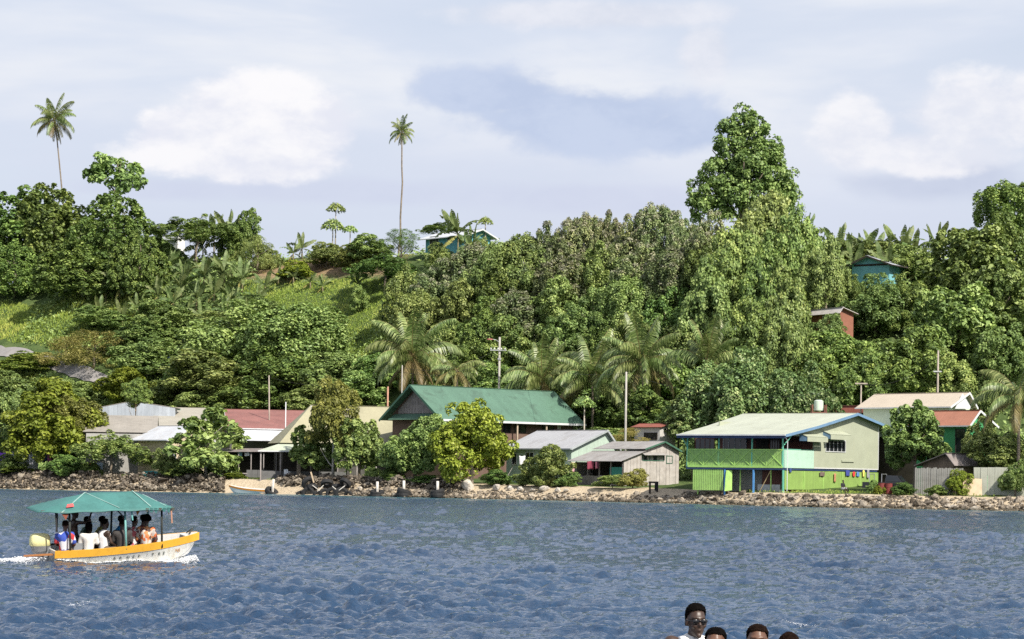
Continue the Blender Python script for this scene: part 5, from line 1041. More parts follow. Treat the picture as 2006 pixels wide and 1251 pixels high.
# ================================================================== road, poles, fences, yard things
# asphalt road climbing the slope at the left
ctr = [p.lerp(q, k / 8) for p, q in zip(ROAD[:-1], ROAD[1:]) for k in range(8)]; b = MB(); rows_ = []
for i, p in enumerate(ctr):
    d = (ctr[min(i + 1, len(ctr) - 1)] - ctr[max(0, i - 1)]); d.z = 0; nrm = Vector((-d.y, d.x, 0)).normalized()
    if nrm.y < 0: nrm = -nrm
    rr = []
    for k in range(7):
        q = p + nrm * (k - 3) * 0.34; rr.append((q.x, q.y, gz(q.x, q.y) + 0.16))
    rows_.append(rr)
for rr in rows_: b.v.extend(rr)
for i in range(len(rows_) - 1):
    for k in range(6): b.f.append((i * 7 + k, (i + 1) * 7 + k, (i + 1) * 7 + k + 1, i * 7 + k + 1)); b.mi.append(0)
rd = b.build('road', mat('worn_asphalt', (0.27, 0.255, 0.25), 0.9, 0.15, 0.8, dirt=0.3, dirt_c=(0.28, 0.25, 0.2)), None, True); rd['kind'] = 'structure'; rd['label'] = 'grey asphalt road on the slope'

conc = mat('pole_concrete', (0.40, 0.38, 0.34), 0.85, 0.15, 1.0, streak=0.15); wood_pole = mat('pole_timber', (0.36, 0.31, 0.26), 0.9, 0.2, 1.0, streak=0.3)
def pole(name, label, px, top, Y, r, m, tilt=0.0):
    p = W(px, top, Y); g0 = gz(p.x, Y); rt = empty(name, (p.x, Y, g0), 0, label, 'pole'); H = p.z - g0
    MB().tube([(tilt, 0, -0.3), (tilt * 0.5, 0, H * 0.5), (0, 0, H)], [r * 0.95, r * 0.85, r * 0.7], 10).build('shaft', m, rt, True); return rt, H
galv = mat('galvanised', (0.45, 0.46, 0.46), 0.45, 0.2, 2.0, metal=0.3); porcelain = mat('porcelain', (0.8, 0.8, 0.78), 0.3, 0.05)
rt, H = pole('utility_pole', 'pale utility pole with a lamp arm and insulators above the green roof', 979, 660, SY(979, 54), 0.19, conc)
MB().tube([(0, 0, H - 0.7), (-0.5, -0.1, H - 0.35), (-0.9, -0.15, H - 0.3)], 0.035, 6).build('lamp_arm', galv, rt); MB().ball((-1.25, -0.18, H - 0.32), (0.42, 0.14, 0.10), 10, 6).build('lamp_head', mat('lamp_red', (0.45, 0.16, 0.13), 0.5), rt, True)
ca = MB().box(-1.2, 0.9, -0.26, -0.19, H - 1.75, H - 1.62).build('crossarm', galv, rt)
for k in range(5): MB().tube([(-1.1 + k * 0.45, -0.22, H - 1.62), (-1.1 + k * 0.45, -0.22, H - 1.40)], [0.05, 0.07], 8).build('insulator', porcelain, ca, True)
MB().box(-0.22, 0.22, -0.24, -0.20, H - 2.9, H - 2.7).build('clamp', galv, rt)
pole('utility_pole', 'bare pale pole standing behind the grey-roofed house', 1227, 728, SY(1227, 22), 0.15, conc)
pole('utility_pole', 'thin grey pole behind the faded red roof', 527, 735, SY(527, 36), 0.12, wood_pole, 0.25)
pole('flag_pole', 'thin white pole rising between the red and tan roofs', 560, 787, SY(560, 20), 0.085, trim_white)
pole('utility_pole', 'slim pole in front of the big coconut palm', 788, 715, SY(788, 34), 0.09, conc)
pole('timber_post', 'short rusty-brown post left of the green gable', 760, 757, SY(760, 30), 0.14, mat('rusty_post', (0.45, 0.24, 0.16), 0.8))
rt, H = pole('utility_pole', 'tall weathered pole behind the cream roof', 1838, 686, SY(1838, 36), 0.13, wood_pole)
MB().box(-0.5, 0.35, -0.2, -0.13, H - 2.25, H - 2.12).build('crossarm', galv, rt)
rt, H = pole('utility_pole', 'short pole with a crossbar left of the cream roof', 1687, 750, SY(1687, 34), 0.10, wood_pole)
MB().box(-0.65, 0.65, -0.16, -0.10, H - 0.12, H + 0.02).build('crossbar', wood_pole, rt)
tree('bushy1', 268, 742, 795, 62, 'deep', 'small dark crown on a bare trunk before the corrugated shed', Y=SY(268, 24), tb=mat('tan_bark', (0.42, 0.30, 0.18), 0.9))

# fences on the right
def fence(name, label, p0, p1, d0, d1, top0, top1, n, m, jag, post_m, wfrac=0.9):
    a, c = W(p0, 900, SY(p0, d0)), W(p1, 900, SY(p1, d1)); za, zc = W(p0, top0, a.y).z, W(p1, top1, c.y).z
    rt = empty(name, (a.x, a.y, gz(a.x, a.y)), math.atan2(c.y - a.y, c.x - a.x), label, 'fence'); L = math.hypot(c.x - a.x, c.y - a.y); g0 = rt.location.z
    g = random.Random(n)
    for k in range(n):
        x = L * (k + 0.5) / n; zt = (za + (zc - za) * k / n) - g0 + g.uniform(-jag, jag); wd = L / n * wfrac; t = g.uniform(-0.02, 0.02)
        o = MB().slab([(x - wd / 2, 0, -0.3), (x + wd / 2, 0, -0.3), (x + wd / 2 + t, 0, zt), (x - wd / 2 + t, 0, zt + g.uniform(-jag, jag) * 0.3)], 0.03).build('board', m, rt); o.location = (0, g.uniform(-0.02, 0.02), 0)
    for z in (0.4, (za - g0) * 0.75): MB().box(0, L, 0.055, 0.10, z, z + 0.09).build('rail', post_m, rt)
    for k in range(int(L / 2.2) + 2): x = min(L, k * 2.2); MB().box(x - 0.05, x + 0.05, 0.105, 0.2, -0.3, max(za, zc) - g0 - 0.1).build('post', post_m, rt)
fence('plank_fence', 'grey weathered plank fence in front of the tin hut', 1792, 1888, 6.0, 6.0, 916, 917, 24, mat('weathered_grey_board', (0.34, 0.33, 0.30), 0.85, 0.25, 1.2, stripe=('y', 0.2, 0.4, 0.3)), 0.07, dark_in, 0.82)
fence('panel_fence', 'pale grey-green panel fence at the right edge', 1908, 2030, 6.5, 6.5, 915, 915, 9, mat('pale_fence_panel', (0.47, 0.48, 0.40), 0.85, 0.12, 1.0, streak=0.2), 0.01, grey_plank, 0.97)
p = W(1905, 960, SY(1905, 5.2)); 
o = MB().slab([(-0.9, 0, 0), (0.9, 0.1, 0), (1.0, 0.8, 1.5), (-0.7, 0.7, 1.6)], 0.05).build('plywood_sheet', mat('bare_plywood', (0.52, 0.40, 0.27), 0.8, 0.15), None); o.location = (p.x, p.y, gz(p.x, p.y)); tag(o, 'bare plywood sheet leaning between the two fences', 'plywood sheet')
# roof tank on a stand
p = W(1604, 783, SY(1604, 30)); g0 = gz(p.x, p.y); rt = empty('water_tank', (p.x, p.y, g0), 0, 'pale green water tank behind the lime house ridge', 'water tank'); H = p.z - g0
MB().tube([(0, 0, H - 1.1), (0, 0, H - 0.12), (0, 0, H)], [0.48, 0.48, 0.30], 16).build('tank', mat('tank_green', (0.50, 0.60, 0.50), 0.6, 0.15, streak=0.3, dirt_c=(0.3, 0.15, 0.1)), rt)
for sx in (-1, 1):
    for sy in (-1, 1): MB().box(sx * 0.7 - 0.06, sx * 0.7 + 0.06, sy * 0.6 - 0.06, sy * 0.6 + 0.06, -0.3, H - 0.5).build('stand_post', redbrown, rt)
MB().box(-0.8, 0.8, -0.7, 0.7, H - 1.38, H - 1.26).build('platform', redbrown, rt)
# drums
drum_m = mat('red_drum', (0.22, 0.045, 0.04), 0.6, 0.25, 1.5, dirt=0.3)
for px, lb in ((1727, 'red oil drum half hidden by the yellow-green plant'), (1741, 'red oil drum next to the dark pickup')):
    p = W(px, 960, SY(px, 5.4)); rt = empty('oil_drum', (p.x, p.y, gz(p.x, p.y)), 0, lb, 'drum', 'red oil drums')
    MB().tube([(0, 0, -0.05), (0, 0, 0.3), (0, 0, 0.32), (0, 0, 0.34), (0, 0, 0.62), (0, 0, 0.64), (0, 0, 0.66), (0, 0, 0.98)], [0.33, 0.33, 0.355, 0.33, 0.33, 0.355, 0.33, 0.33], 16).build('barrel', drum_m, rt)
    MB().tube([(0, 0, 0.981), (0, 0, 1.0)], [0.345, 0.345], 16).build('rim', drum_m, rt)
# dark pickup
p = W(1752, 955, SY(1752, 9)); rt = empty('pickup_truck', (p.x, p.y, gz(p.x, p.y)), rad(-28), 'dark pickup truck parked right of the lime house', 'truck')
car = mat('black_car_paint', (0.022, 0.023, 0.026), 0.3, 0.2, 1.0, spec=0.6); rubber = mat('black_rubber', (0.022, 0.022, 0.023), 0.8, 0.3, 3.0, dirt=0.3, dirt_c=(0.07, 0.065, 0.06)); chrome = mat('car_grey', (0.45, 0.45, 0.46), 0.35, 0.1, metal=0.6)
MB().slab([(-2.3, -0.8, 0.45), (2.2, -0.8, 0.45), (2.25, -0.8, 0.85), (1.0, -0.8, 1.0), (-2.3, -0.8, 1.0)], -1.6).build('body', car, rt)
cab = MB(); prof = [(-0.7, 1.0), (1.0, 1.0), (0.45, 1.62), (-0.6, 1.65)]
cab.add([(x, -0.72 if z < 1.2 else -0.62, z) for x, z in prof] + [(x, 0.72 if z < 1.2 else 0.62, z) for x, z in prof], [(0, 1, 2, 3), (7, 6, 5, 4), (0, 4, 5, 1), (1, 5, 6, 2), (2, 6, 7, 3), (3, 7, 4, 0)]); cab.build('cab', car, rt)
MB().slab([(0.98, -0.6, 1.06), (0.98, 0.6, 1.06), (0.52, 0.55, 1.58), (0.52, -0.55, 1.58)], -0.02).build('windscreen', glass, rt)
MB().slab([(-0.55, -0.735, 1.08), (0.75, -0.735, 1.08), (0.38, -0.655, 1.55), (-0.5, -0.655, 1.55)], 0.02).build('side_window', glass, rt)
for x in (-1.0, -2.2): MB().tube([(x, -0.72, 1.0), (x, -0.70, 1.75), (x, 0.70, 1.75), (x, 0.72, 1.0)], 0.035, 6).build('roll_bar', chrome, rt)
for sy in (-0.58, 0.58): MB().ball((2.24, sy, 0.74), (0.05, 0.17, 0.10), 8, 6).build('headlight', porcelain, rt, True)
MB().box(2.27, 2.36, -0.8, 0.8, 0.40, 0.58).build('bumper', chrome, rt)
for x in (-1.45, 1.45):
    for sy in (-0.78, 0.78):
        wh = MB().tube([(x, sy - 0.11, 0.36), (x, sy + 0.11, 0.36)], 0.36, 16).build('wheel', rubber, rt); MB().tube([(x, sy - 0.125, 0.36), (x, sy + 0.125, 0.36)], 0.2, 12).build('hub', chrome, wh)
# blue tarpaulin on the slope
p = hit(338, 726, 300, 420); b = MB(); b.slab([(-1.1, -0.6, 0.5), (1.1, -0.7, 0.7), (1.2, 0.7, 1.1), (-0.9, 0.6, 0.9)], 0.03)
for q in ((-1.0, -0.5), (1.0, -0.6), (1.1, 0.6), (-0.8, 0.5)): pass
o = b.build('tarpaulin', mat('blue_tarp', (0.10, 0.16, 0.55), 0.5), None); o.location = (p.x, p.y, p.z + 1.2); tag(o, 'small blue tarpaulin showing among the trees above the sheds', 'tarpaulin')

def cable(label, a, c, sag, r=0.018):
    p, q = W(*a), W(*c); pts = [p.lerp(q, i / 14) - Vector((0, 0, sag * 4 * (i / 14) * (1 - i / 14))) for i in range(15)]
    o = MB().tube([v - p for v in pts], r, 5).build('power_cable', mat('black_cable', (0.02, 0.02, 0.02), 0.7), None, True); o.location = p; tag(o, label, 'cable')
cable('upper power cable sagging from the lamp pole to the slim pole by the palm', (973, 684, SY(979, 54)), (788, 720, SY(788, 34)), 1.2)
cable('lower power cable sagging from the lamp pole to the slim pole by the palm', (984, 690, SY(979, 54)), (788, 728, SY(788, 34)), 1.4)
cable('power cable from the lamp pole to the bare pole behind the grey roof', (984, 684, SY(979, 54)), (1227, 730, SY(1227, 22)), 1.3)
cable('power cable between the slim pole and the thin grey pole by the red roof', (788, 720, SY(788, 34)), (527, 738, SY(527, 36)), 1.6)
cable('power cable from the bare pole to the short crossbar pole', (1227, 730, SY(1227, 22)), (1687, 752, SY(1687, 34)), 2.0)
cable('power cable from the crossbar pole to the tall weathered pole', (1687, 752, SY(1687, 34)), (1838, 700, SY(1838, 36)), 1.0)

# ================================================================== shore: stone walls, boulders, tyres, washing
def hull_rock(seed, n=15, sq=(1, 0.85, 0.7)):
    g = random.Random(seed); bm = bmesh.new()
    for _ in range(n):
        v = Vector((g.gauss(0, 1), g.gauss(0, 1), g.gauss(0, 1))).normalized() * g.uniform(0.75, 1.1); bm.verts.new((v.x * sq[0], v.y * sq[1], v.z * sq[2]))
    r = bmesh.ops.convex_hull(bm, input=bm.verts)
    bmesh.ops.delete(bm, geom=[e for e in r['geom_interior'] if isinstance(e, bmesh.types.BMVert)], context='VERTS')
    bmesh.ops.triangulate(bm, faces=bm.faces); me = bpy.data.meshes.new('stone'); bm.to_mesh(me); bm.free(); return me
def rockmat(name, cols, moss=0.0):
    m = bpy.data.materials.new(name); m.use_nodes = True; t = NT(m.node_tree); b = t.n['Principled BSDF']; co = t.node('ShaderNodeTexCoord').outputs['Object']
    oi = t.node('ShaderNodeObjectInfo').outputs['Random']; at = t.node('ShaderNodeAttribute', attribute_name='rnd').outputs['Fac']
    v = t.math('FRACT', t.math('ADD', oi, at)); c = t.ramp(v, [(0.0, cols[0]), (0.5, cols[1]), (1.0, cols[2])])
    n = t.noise(co, 2.2, 6, 0.65); c = t.mix(t.smooth(n, 0.42, 0.66), c, tuple(x * 0.5 for x in cols[0]))
    gp = t.node('ShaderNodeNewGeometry').outputs['Position']; gs = t.node('ShaderNodeSeparateXYZ'); t.l.new(gp, gs.inputs[0]); wet = t.math('SUBTRACT', 1.0, t.smooth(t.math('ADD', gs.outputs[2], t.math('MULTIPLY', n, 0.3)), 0.22, 0.50)); c = t.mix(t.math('MULTIPLY', wet, 0.75), c, (0.055, 0.048, 0.030))
    t.l.new(c, b.inputs['Base Color']); b.inputs['Roughness'].default_value = 0.92; b.inputs['Specular IOR Level'].default_value = 0.15
    bp = t.node('ShaderNodeBump'); bp.inputs['Strength'].default_value = 0.7; bp.inputs['Distance'].default_value = 0.15; t.l.new(t.noise(co, 5, 5, 0.7), bp.inputs['Height']); t.l.new(bp.outputs[0], b.inputs['Normal']); return m
dark_rock = rockmat('dark_stone', ((0.07, 0.058, 0.045), (0.18, 0.15, 0.118), (0.40, 0.345, 0.27)))
tan_rock = rockmat('tan_stone', ((0.11, 0.09, 0.068), (0.29, 0.245, 0.19), (0.52, 0.46, 0.38)))
pale_rock = rockmat('pale_boulder', ((0.50, 0.45, 0.38), (0.60, 0.55, 0.48), (0.68, 0.63, 0.56)))
ROCKS = [hull_rock(i) for i in range(8)]
def stone_wall(name, label, px0, px1, d0, d1, m, n, nr, size, lift=0.25, sd=1):
    g = random.Random(sd); mid = (px0 + px1) / 2; p = W(mid, 950, SY(mid, (d0 + d1) / 2)); rt = empty(name, (p.x, p.y, 0), 0, label, 'sea wall')
    for me_ in ROCKS:
        if not me_.materials: me_.materials.append(m)
    for k in range(n):
        px = px0 + (px1 - px0) * (k + g.random()) / n; d = g.uniform(d0, d1); Y = SY(px, d); x = (px - CX) * Y / FPX; s = size * (0.45 + 1.1 * g.random() ** 2.2)
        o = bpy.data.objects.new('stone', ROCKS[g.randrange(8)]); link(o, rt); o.location = (x - p.x, Y - p.y, gz(x, Y) + g.uniform(0.0, lift) + s * 0.2)
        o.scale = (s * g.uniform(0.8, 1.3), s, s * g.uniform(0.7, 1.2)); o.rotation_euler = (g.uniform(-0.6, 0.6), g.uniform(-0.6, 0.6), g.uniform(0, 6.28))
        o.material_slots[0].link = 'OBJECT'; o.material_slots[0].material = m
    data = []
    for me_ in ROCKS:
        v = np.empty(len(me_.vertices) * 3); me_.vertices.foreach_get('co', v); f = np.array([list(q.vertices) for q in me_.polygons]); data.append((v.reshape(-1, 3), f))
    V, Fc, rn, off = [], [], [], 0
    for k in range(nr):
        px = g.uniform(px0, px1); d = g.uniform(d0 - 0.4, d1); Y = SY(px, d); x = (px - CX) * Y / FPX; s = size * g.uniform(0.22, 0.6); v, f = data[g.randrange(8)]; a = g.uniform(0, 6.28)
        R = np.array([[math.cos(a), -math.sin(a), 0], [math.sin(a), math.cos(a), 0], [0, 0, 1]]); q = (v * s) @ R.T + np.array([x - p.x, Y - p.y, gz(x, Y) + g.uniform(0, lift * 1.2)])
        V.append(q); Fc.append(f + off); off += len(v); rn += [g.random()] * len(f)
    me = bpy.data.meshes.new('rubble'); me.from_pydata(np.concatenate(V).tolist(), [], np.concatenate(Fc).tolist()); me.materials.append(m)
    a = me.attributes.new('rnd', 'FLOAT', 'FACE'); a.data.foreach_set('value', rn); o = link(bpy.data.objects.new('rubble', me), rt); o['kind'] = 'stuff'
stone_wall('stone_sea_wall', 'dark dry-stone sea wall at the left, below the yard', -15, 440, 0.0, 4.6, dark_rock, 300, 1500, 0.44, 0.45, 3)
stone_wall('stone_sea_wall', 'dark stone wall behind the tyres and mooring posts', 545, 905, 2.4, 5.4, dark_rock, 230, 1100, 0.42, 0.5, 4)
stone_wall('rock_edge', 'tan rocks along the waterline under the mooring posts', 690, 910, -0.6, 1.8, tan_rock, 110, 500, 0.36, 0.15, 5)
stone_wall('rock_edge', 'low broken rocks along the sandy beach', 885, 1345, -0.7, 2.2, tan_rock, 200, 900, 0.30, 0.05, 6)
stone_wall('rock_revetment', 'tan rock revetment under the lime house and fences', 1335, 2030, -0.6, 3.3, tan_rock, 300, 2000, 0.38, 0.02, 7)
def boulder(px, py, wpx, hpx, d, label, seed, m=pale_rock):
    Y = SY(px, d); p = W(px, py, Y); o = bpy.data.objects.new('boulder', hull_rock(seed, 26, (1, 0.9, 0.85))); o.data.materials.append(m)
    bv = o.modifiers.new('soften', 'BEVEL'); bv.width = 0.10; bv.segments = 2
    link(o); s = wpx / 2 * Y / FPX; o.location = (p.x, Y, gz(p.x, Y) + 0.5 * s); o.scale = (s, s, hpx / 2 * Y / FPX * 1.15); o.rotation_euler = (0, 0, seed); tag(o, label, 'boulder')
for a in ((917, 955, 32, 26, 2.4, 'largest pale boulder under the bright yellow-green tree', 21), (974, 958, 20, 18, 2.4, 'pale boulder second along from the largest one', 22), (1000, 958, 15, 12, 2.6, 'small brownish boulder in the row on the beach', 23), (1019, 960, 18, 11, 2.4, 'low pale boulder in the middle of the beach row', 24), (1066, 957, 22, 17, 2.6, 'tall pale boulder before the round green shrub', 25), (1093, 959, 16, 12, 2.5, 'pale boulder right of the tall one by the round shrub', 26), (1109, 960, 15, 9, 2.4, 'last low boulder of the row before the open sand', 27), (1046, 960, 14, 9, 2.4, 'small pale boulder left of the tall one', 28)): boulder(*a)
# old tyres
def tyre_mesh():
    b = MB(); n, k = 22, 8; prof = [(0.25, -0.15), (0.42, -0.20), (0.54, -0.16), (0.57, 0.0), (0.54, 0.16), (0.42, 0.20), (0.25, 0.15), (0.28, 0.0)]; pts = []
    for i in range(n):
        a = 2 * math.pi * i / n
        for r, y in prof: rr = r * (1.015 if i % 2 and r > 0.5 else 1); pts.append((rr * math.cos(a), y, rr * math.sin(a)))
    fs = [(i * k + j, i * k + (j + 1) % k, ((i + 1) % n) * k + (j + 1) % k, ((i + 1) % n) * k + j) for i in range(n) for j in range(k)]; return b.add(pts, fs).mesh('tyre', rubber, False)
TYRE = tyre_mesh()
def tyre(px, py, d, dpx, rot, label):
    Y = SY(px, d); p = W(px, py, Y); o = bpy.data.objects.new('tyre', TYRE); link(o); o.location = p; s = dpx / 0.98 * Y / FPX; o.scale = (s, s, s); o.rotation_euler = rot; tag(o, label, 'tyre', 'old tyres at the landing')
for i, (px, py, dp, rot, lb) in enumerate(((588, 970, 15, (0.1, 0, 0.2), 'leftmost small tyre at the waterline of the landing'), (604, 967, 24, (0, 0, -0.1), 'big tyre with a sandy hole, second at the waterline'), (622, 970, 17, (0.15, 0, 0.5), 'tyre tilted between the two big waterline tyres'), (636, 967, 20, (0, 0, 0.3), 'tyre with a bluish hole in the middle of the waterline'), (650, 966, 21, (-0.1, 0, -0.2), 'tyre right of the bluish one at the waterline'), (669, 967, 24, (0.05, 0, 0.1), 'large upright tyre near the right end of the pile'), (683, 970, 16, (0.2, 0, -0.5), 'small tyre at the right end of the pile'),
          (604, 946, 24, (0.5, 0.2, 0.7), 'tyre lying on top of the pile at its left end'), (641, 947, 22, (1.0, 0.1, 0.2), 'flat-lying tyre on top in the middle of the pile'), (677, 946, 22, (0.8, 0.3, -0.5), 'tyre on top of the pile at its right end'), (612, 954, 20, (1.2, 0, 0.1), 'tyre wedged under the left top one'), (660, 955, 20, (1.1, 0.2, 0.4), 'tyre wedged under the right top one'))):
    tyre(px, py, 0.1 + (0.9 if py < 960 else 0), dp, rot, lb)
post_white = mat('weathered_white_post', (0.66, 0.62, 0.56), 0.8, 0.2, 2.0, streak=0.3)
def mooring(px, top, bot, label, tilt=0.0):
    Y = SY(px, -0.3); p = W(px, bot, Y); q = W(px, top, Y); rt = empty('mooring_post', (p.x, Y, p.z), 0, label, 'mooring post'); H = q.z - p.z
    MB().tube([(0, 0, -0.6), (tilt * 0.5, 0, H * 0.5), (tilt, 0, H)], [0.17, 0.16, 0.15], 10).build('shaft', post_white, rt, True); return p
for px, tp, bt, lb, t2 in ((739, 943, 972, 'white mooring post nearest the tyre pile', 'tyre around the foot of the post nearest the pile'), (791, 941, 970, 'white mooring post in the middle of three', 'tyre around the foot of the middle mooring post'), (857, 942, 970, 'white mooring post farthest from the tyre pile', 'tyre around the foot of the farthest mooring post'), (533, 938, 970, 'thin leaning post by the beached boat', 'tilted black tyre beside the beached boat')):
    mooring(px, tp, bt, lb, 0.15 if px == 533 else 0.0)
    tyre(px + (0 if px != 533 else -1), bt - 7, -0.35, 24, (1.35, 0.15 if px != 533 else 0.6, px), t2)
    if px != 533: tyre(px, bt - 0.5, -0.35, 25, (1.5, 0.0, px * 2), t2.replace('tyre around', 'lower tyre around'))
for i, (a, c, lb) in enumerate((((612, 950), (628, 962), 'pale plank slanting down to the right on the tyre pile'), ((634, 950), (622, 962), 'pale plank slanting down to the left on the tyre pile'), ((651, 952), (663, 962), 'pale plank slanting between the right-hand tyres'), ((676, 951), (664, 960), 'short pale plank under the right top tyre'), ((609, 924), (615, 945), 'stake sticking up at the left of the tyre pile'), ((750, 970), (785, 969), 'orange-brown plank lying between two mooring posts'))):
    Y = SY(a[0], -0.6 if i < 5 else -0.2); p, q = W(*a, Y), W(*c, Y); o = MB().beam((0, 0, 0), q - p, 0.16, 0.07).build('loose_plank', post_white if i < 4 else mat('bare_plywood', (0.52, 0.40, 0.27), 0.8, 0.15), None); o.location = p; tag(o, lb, 'plank')

# washing and cloths, each one hanging on its own
def cloth(px, py, wpx, hpx, d, col, label, name='hanging_cloth', fold=0.05):
    Y = SY(px, d); p = W(px, py, Y); k = Y / FPX; wd, ht = wpx * k, hpx * k; g = random.Random(int(px * 7 + py)); nx, nz = 7, 6; pts = []; b = MB()
    for j in range(nz + 1):
        for i in range(nx + 1):
            u, v = i / nx - 0.5, j / nz; pts.append((u * wd * (1 - 0.12 * v * g.random()), math.sin(u * 9 + v * 2 + px) * fold * (0.3 + v) + g.uniform(-0.01, 0.01), -v * ht + (0.05 * ht * math.sin(u * 7 + px))))
    n = nx + 1; b.add(pts, [(j * n + i, j * n + i + 1, (j + 1) * n + i + 1, (j + 1) * n + i) for j in range(nz) for i in range(nx)])
    o = b.build(name, mat('cloth_%02d%02d%02d' % tuple(int(c * 99) for c in col), col, 0.9, 0.15, 3.0), None, True); o.location = p
    s = o.modifiers.new('thickness', 'SOLIDIFY'); s.thickness = 0.012; tag(o, label, 'cloth', 'washing hung out to dry'); return o
for a in ((5, 886, 16, 22, 7, (0.20, 0.07, 0.50), 'purple cloth hanging at the left edge of the yard'), (42, 890, 8, 12, 7, (0.75, 0.75, 0.78), 'small white cloth next along from the purple one'), (62, 889, 10, 22, 7, (0.72, 0.70, 0.74), 'white shirt hanging under the yellow-green yard tree'), (80, 888, 12, 16, 7, (0.80, 0.74, 0.66), 'cream cloth beside the pink one on the line'), (90, 887, 6, 16, 7, (0.07, 0.07, 0.18), 'narrow navy cloth on the line between cream and pink'), (97, 886, 8, 18, 7, (0.75, 0.18, 0.36), 'pink cloth on the washing line'), (105, 888, 6, 9, 7, (0.70, 0.13, 0.06), 'small red-orange cloth right of the pink one'),
          (112, 873, 9, 17, 6.8, (0.22, 0.62, 0.62), 'turquoise cloth caught high in the branches'), (110, 902, 14, 12, 6.6, (0.28, 0.64, 0.62), 'turquoise cloth low on the line'), (122, 902, 6, 8, 6.6, (0.8, 0.8, 0.8), 'white rag right of the low turquoise cloth'), (150, 906, 26, 9, 6.8, (0.68, 0.62, 0.60), 'pale wide cloth left of the standing person'), (196, 906, 12, 13, 7, (0.42, 0.50, 0.60), 'blue-grey cloth under the umbrella-shaped tree'),
          (470, 884, 9, 10, 9, (0.30, 0.55, 0.80), 'light blue cloth by the dark shelter'), (484, 886, 10, 7, 9, (0.75, 0.76, 0.80), 'white cloth by the dark shelter'), (445, 892, 7, 12, 9, (0.70, 0.52, 0.10), 'yellow cloth under the open pale-branched tree'), (704, 888, 6, 16, 8, (0.12, 0.50, 0.80), 'sky-blue cloth in front of the tan-roofed house'), (714, 888, 9, 8, 8, (0.70, 0.03, 0.05), 'red cloth in front of the tan-roofed house'), (803, 898, 9, 10, 9, (0.10, 0.48, 0.70), 'blue cloth under the dark green tree'),
          (1023, 893, 12, 18, 9, (0.66, 0.65, 0.66), 'white towel hanging at the pale green cottage'), (1123, 905, 6, 20, 8.5, (0.70, 0.42, 0.46), 'pinkish cloth at the corner of the timber shed'), (1157, 903, 14, 16, 9.5, (0.24, 0.05, 0.08), 'dark red cloth under the tin lean-to'), (1170, 904, 8, 14, 9.5, (0.12, 0.04, 0.06), 'maroon cloth under the tin lean-to')): cloth(*a)
h = HLIME
def on_wall(px, py, wpx, hpx, col, label):
    x, z = h.ony(px, py, -0.12); p = h.M @ Vector((x, -0.12, z)); o = cloth(px, py, wpx, hpx, 5.5, col, label); o.location = p; o.rotation_euler = (0, 0, rad(56)); o.scale = (1.7, 0.5, 1)
for a in ((1661, 921, 12, 12, (0.05, 0.07, 0.28), 'navy cloth on the lime wall line'), (1673, 924, 7, 10, (0.70, 0.05, 0.05), 'bright red cloth on the lime wall line'), (1681, 924, 8, 10, (0.10, 0.22, 0.48), 'blue cloth next to the bright red one'), (1692, 921, 6, 14, (0.70, 0.62, 0.15), 'yellow cloth at the end of the lime wall line'), (1611, 924, 14, 9, (0.16, 0.12, 0.10), 'brown garment hung on the lime wall'), (1636, 927, 6, 18, (0.45, 0.22, 0.12), 'rust-coloured strap hung on the lime wall'), (1549, 917, 5, 8, (0.04, 0.07, 0.22), 'small dark blue cloth at the lime wall corner'), (1701, 920, 6, 18, (0.30, 0.30, 0.32), 'grey cloth at the corner post of the lime wall')): on_wall(*a)
# white plastic chair on the stone wall
p = W(562, 945, SY(562, 5)); pl = mat('white_plastic', (0.78, 0.79, 0.80), 0.4, 0.05); rt = empty('plastic_chair', (p.x, p.y, gz(p.x, p.y) + 0.35), rad(25), 'white plastic chair on the stone wall by the landing', 'chair')
MB().box(-0.27, 0.27, -0.26, 0.26, 0.42, 0.46).build('seat', pl, rt); MB().slab([(-0.27, 0.24, 0.46), (0.27, 0.24, 0.46), (0.24, 0.38, 0.95), (0.0, 0.40, 1.0), (-0.24, 0.38, 0.95)], 0.03).build('backrest', pl, rt)
for sx in (-1, 1):
    for sy in (-1, 1): MB().beam((sx * 0.24, sy * 0.22, 0.42), (sx * 0.29, sy * 0.28, -0.05), 0.05).build('leg', pl, rt)
    MB().tube([(sx * 0.29, -0.22, 0.44), (sx * 0.30, -0.2, 0.66), (sx * 0.28, 0.28, 0.68)], 0.025, 6).build('armrest', pl, rt)
# dark stand on the sand
p = W(1280, 962, SY(1280, 3.0)); rt = empty('wooden_stand', (p.x, p.y, gz(p.x, p.y)), rad(10), 'small dark wooden stand on the sand beside the timber shed', 'stand')
MB().box(-0.45, 0.45, -0.25, 0.25, 0.95, 1.12).build('top', dark_in, rt)
for sx in (-0.36, 0.36):
    for sy in (-0.18, 0.18): MB().box(sx - 0.05, sx + 0.05, sy - 0.05, sy + 0.05, -0.1, 0.949).build('leg', dark_in, rt)
MB().slab([(0.05, -0.30, 0.2), (0.42, -0.30, 0.15), (0.44, -0.28, 1.1), (0.06, -0.28, 1.1)], 0.03).build('drape', mat('black_cloth', (0.02, 0.02, 0.022), 0.9), rt)
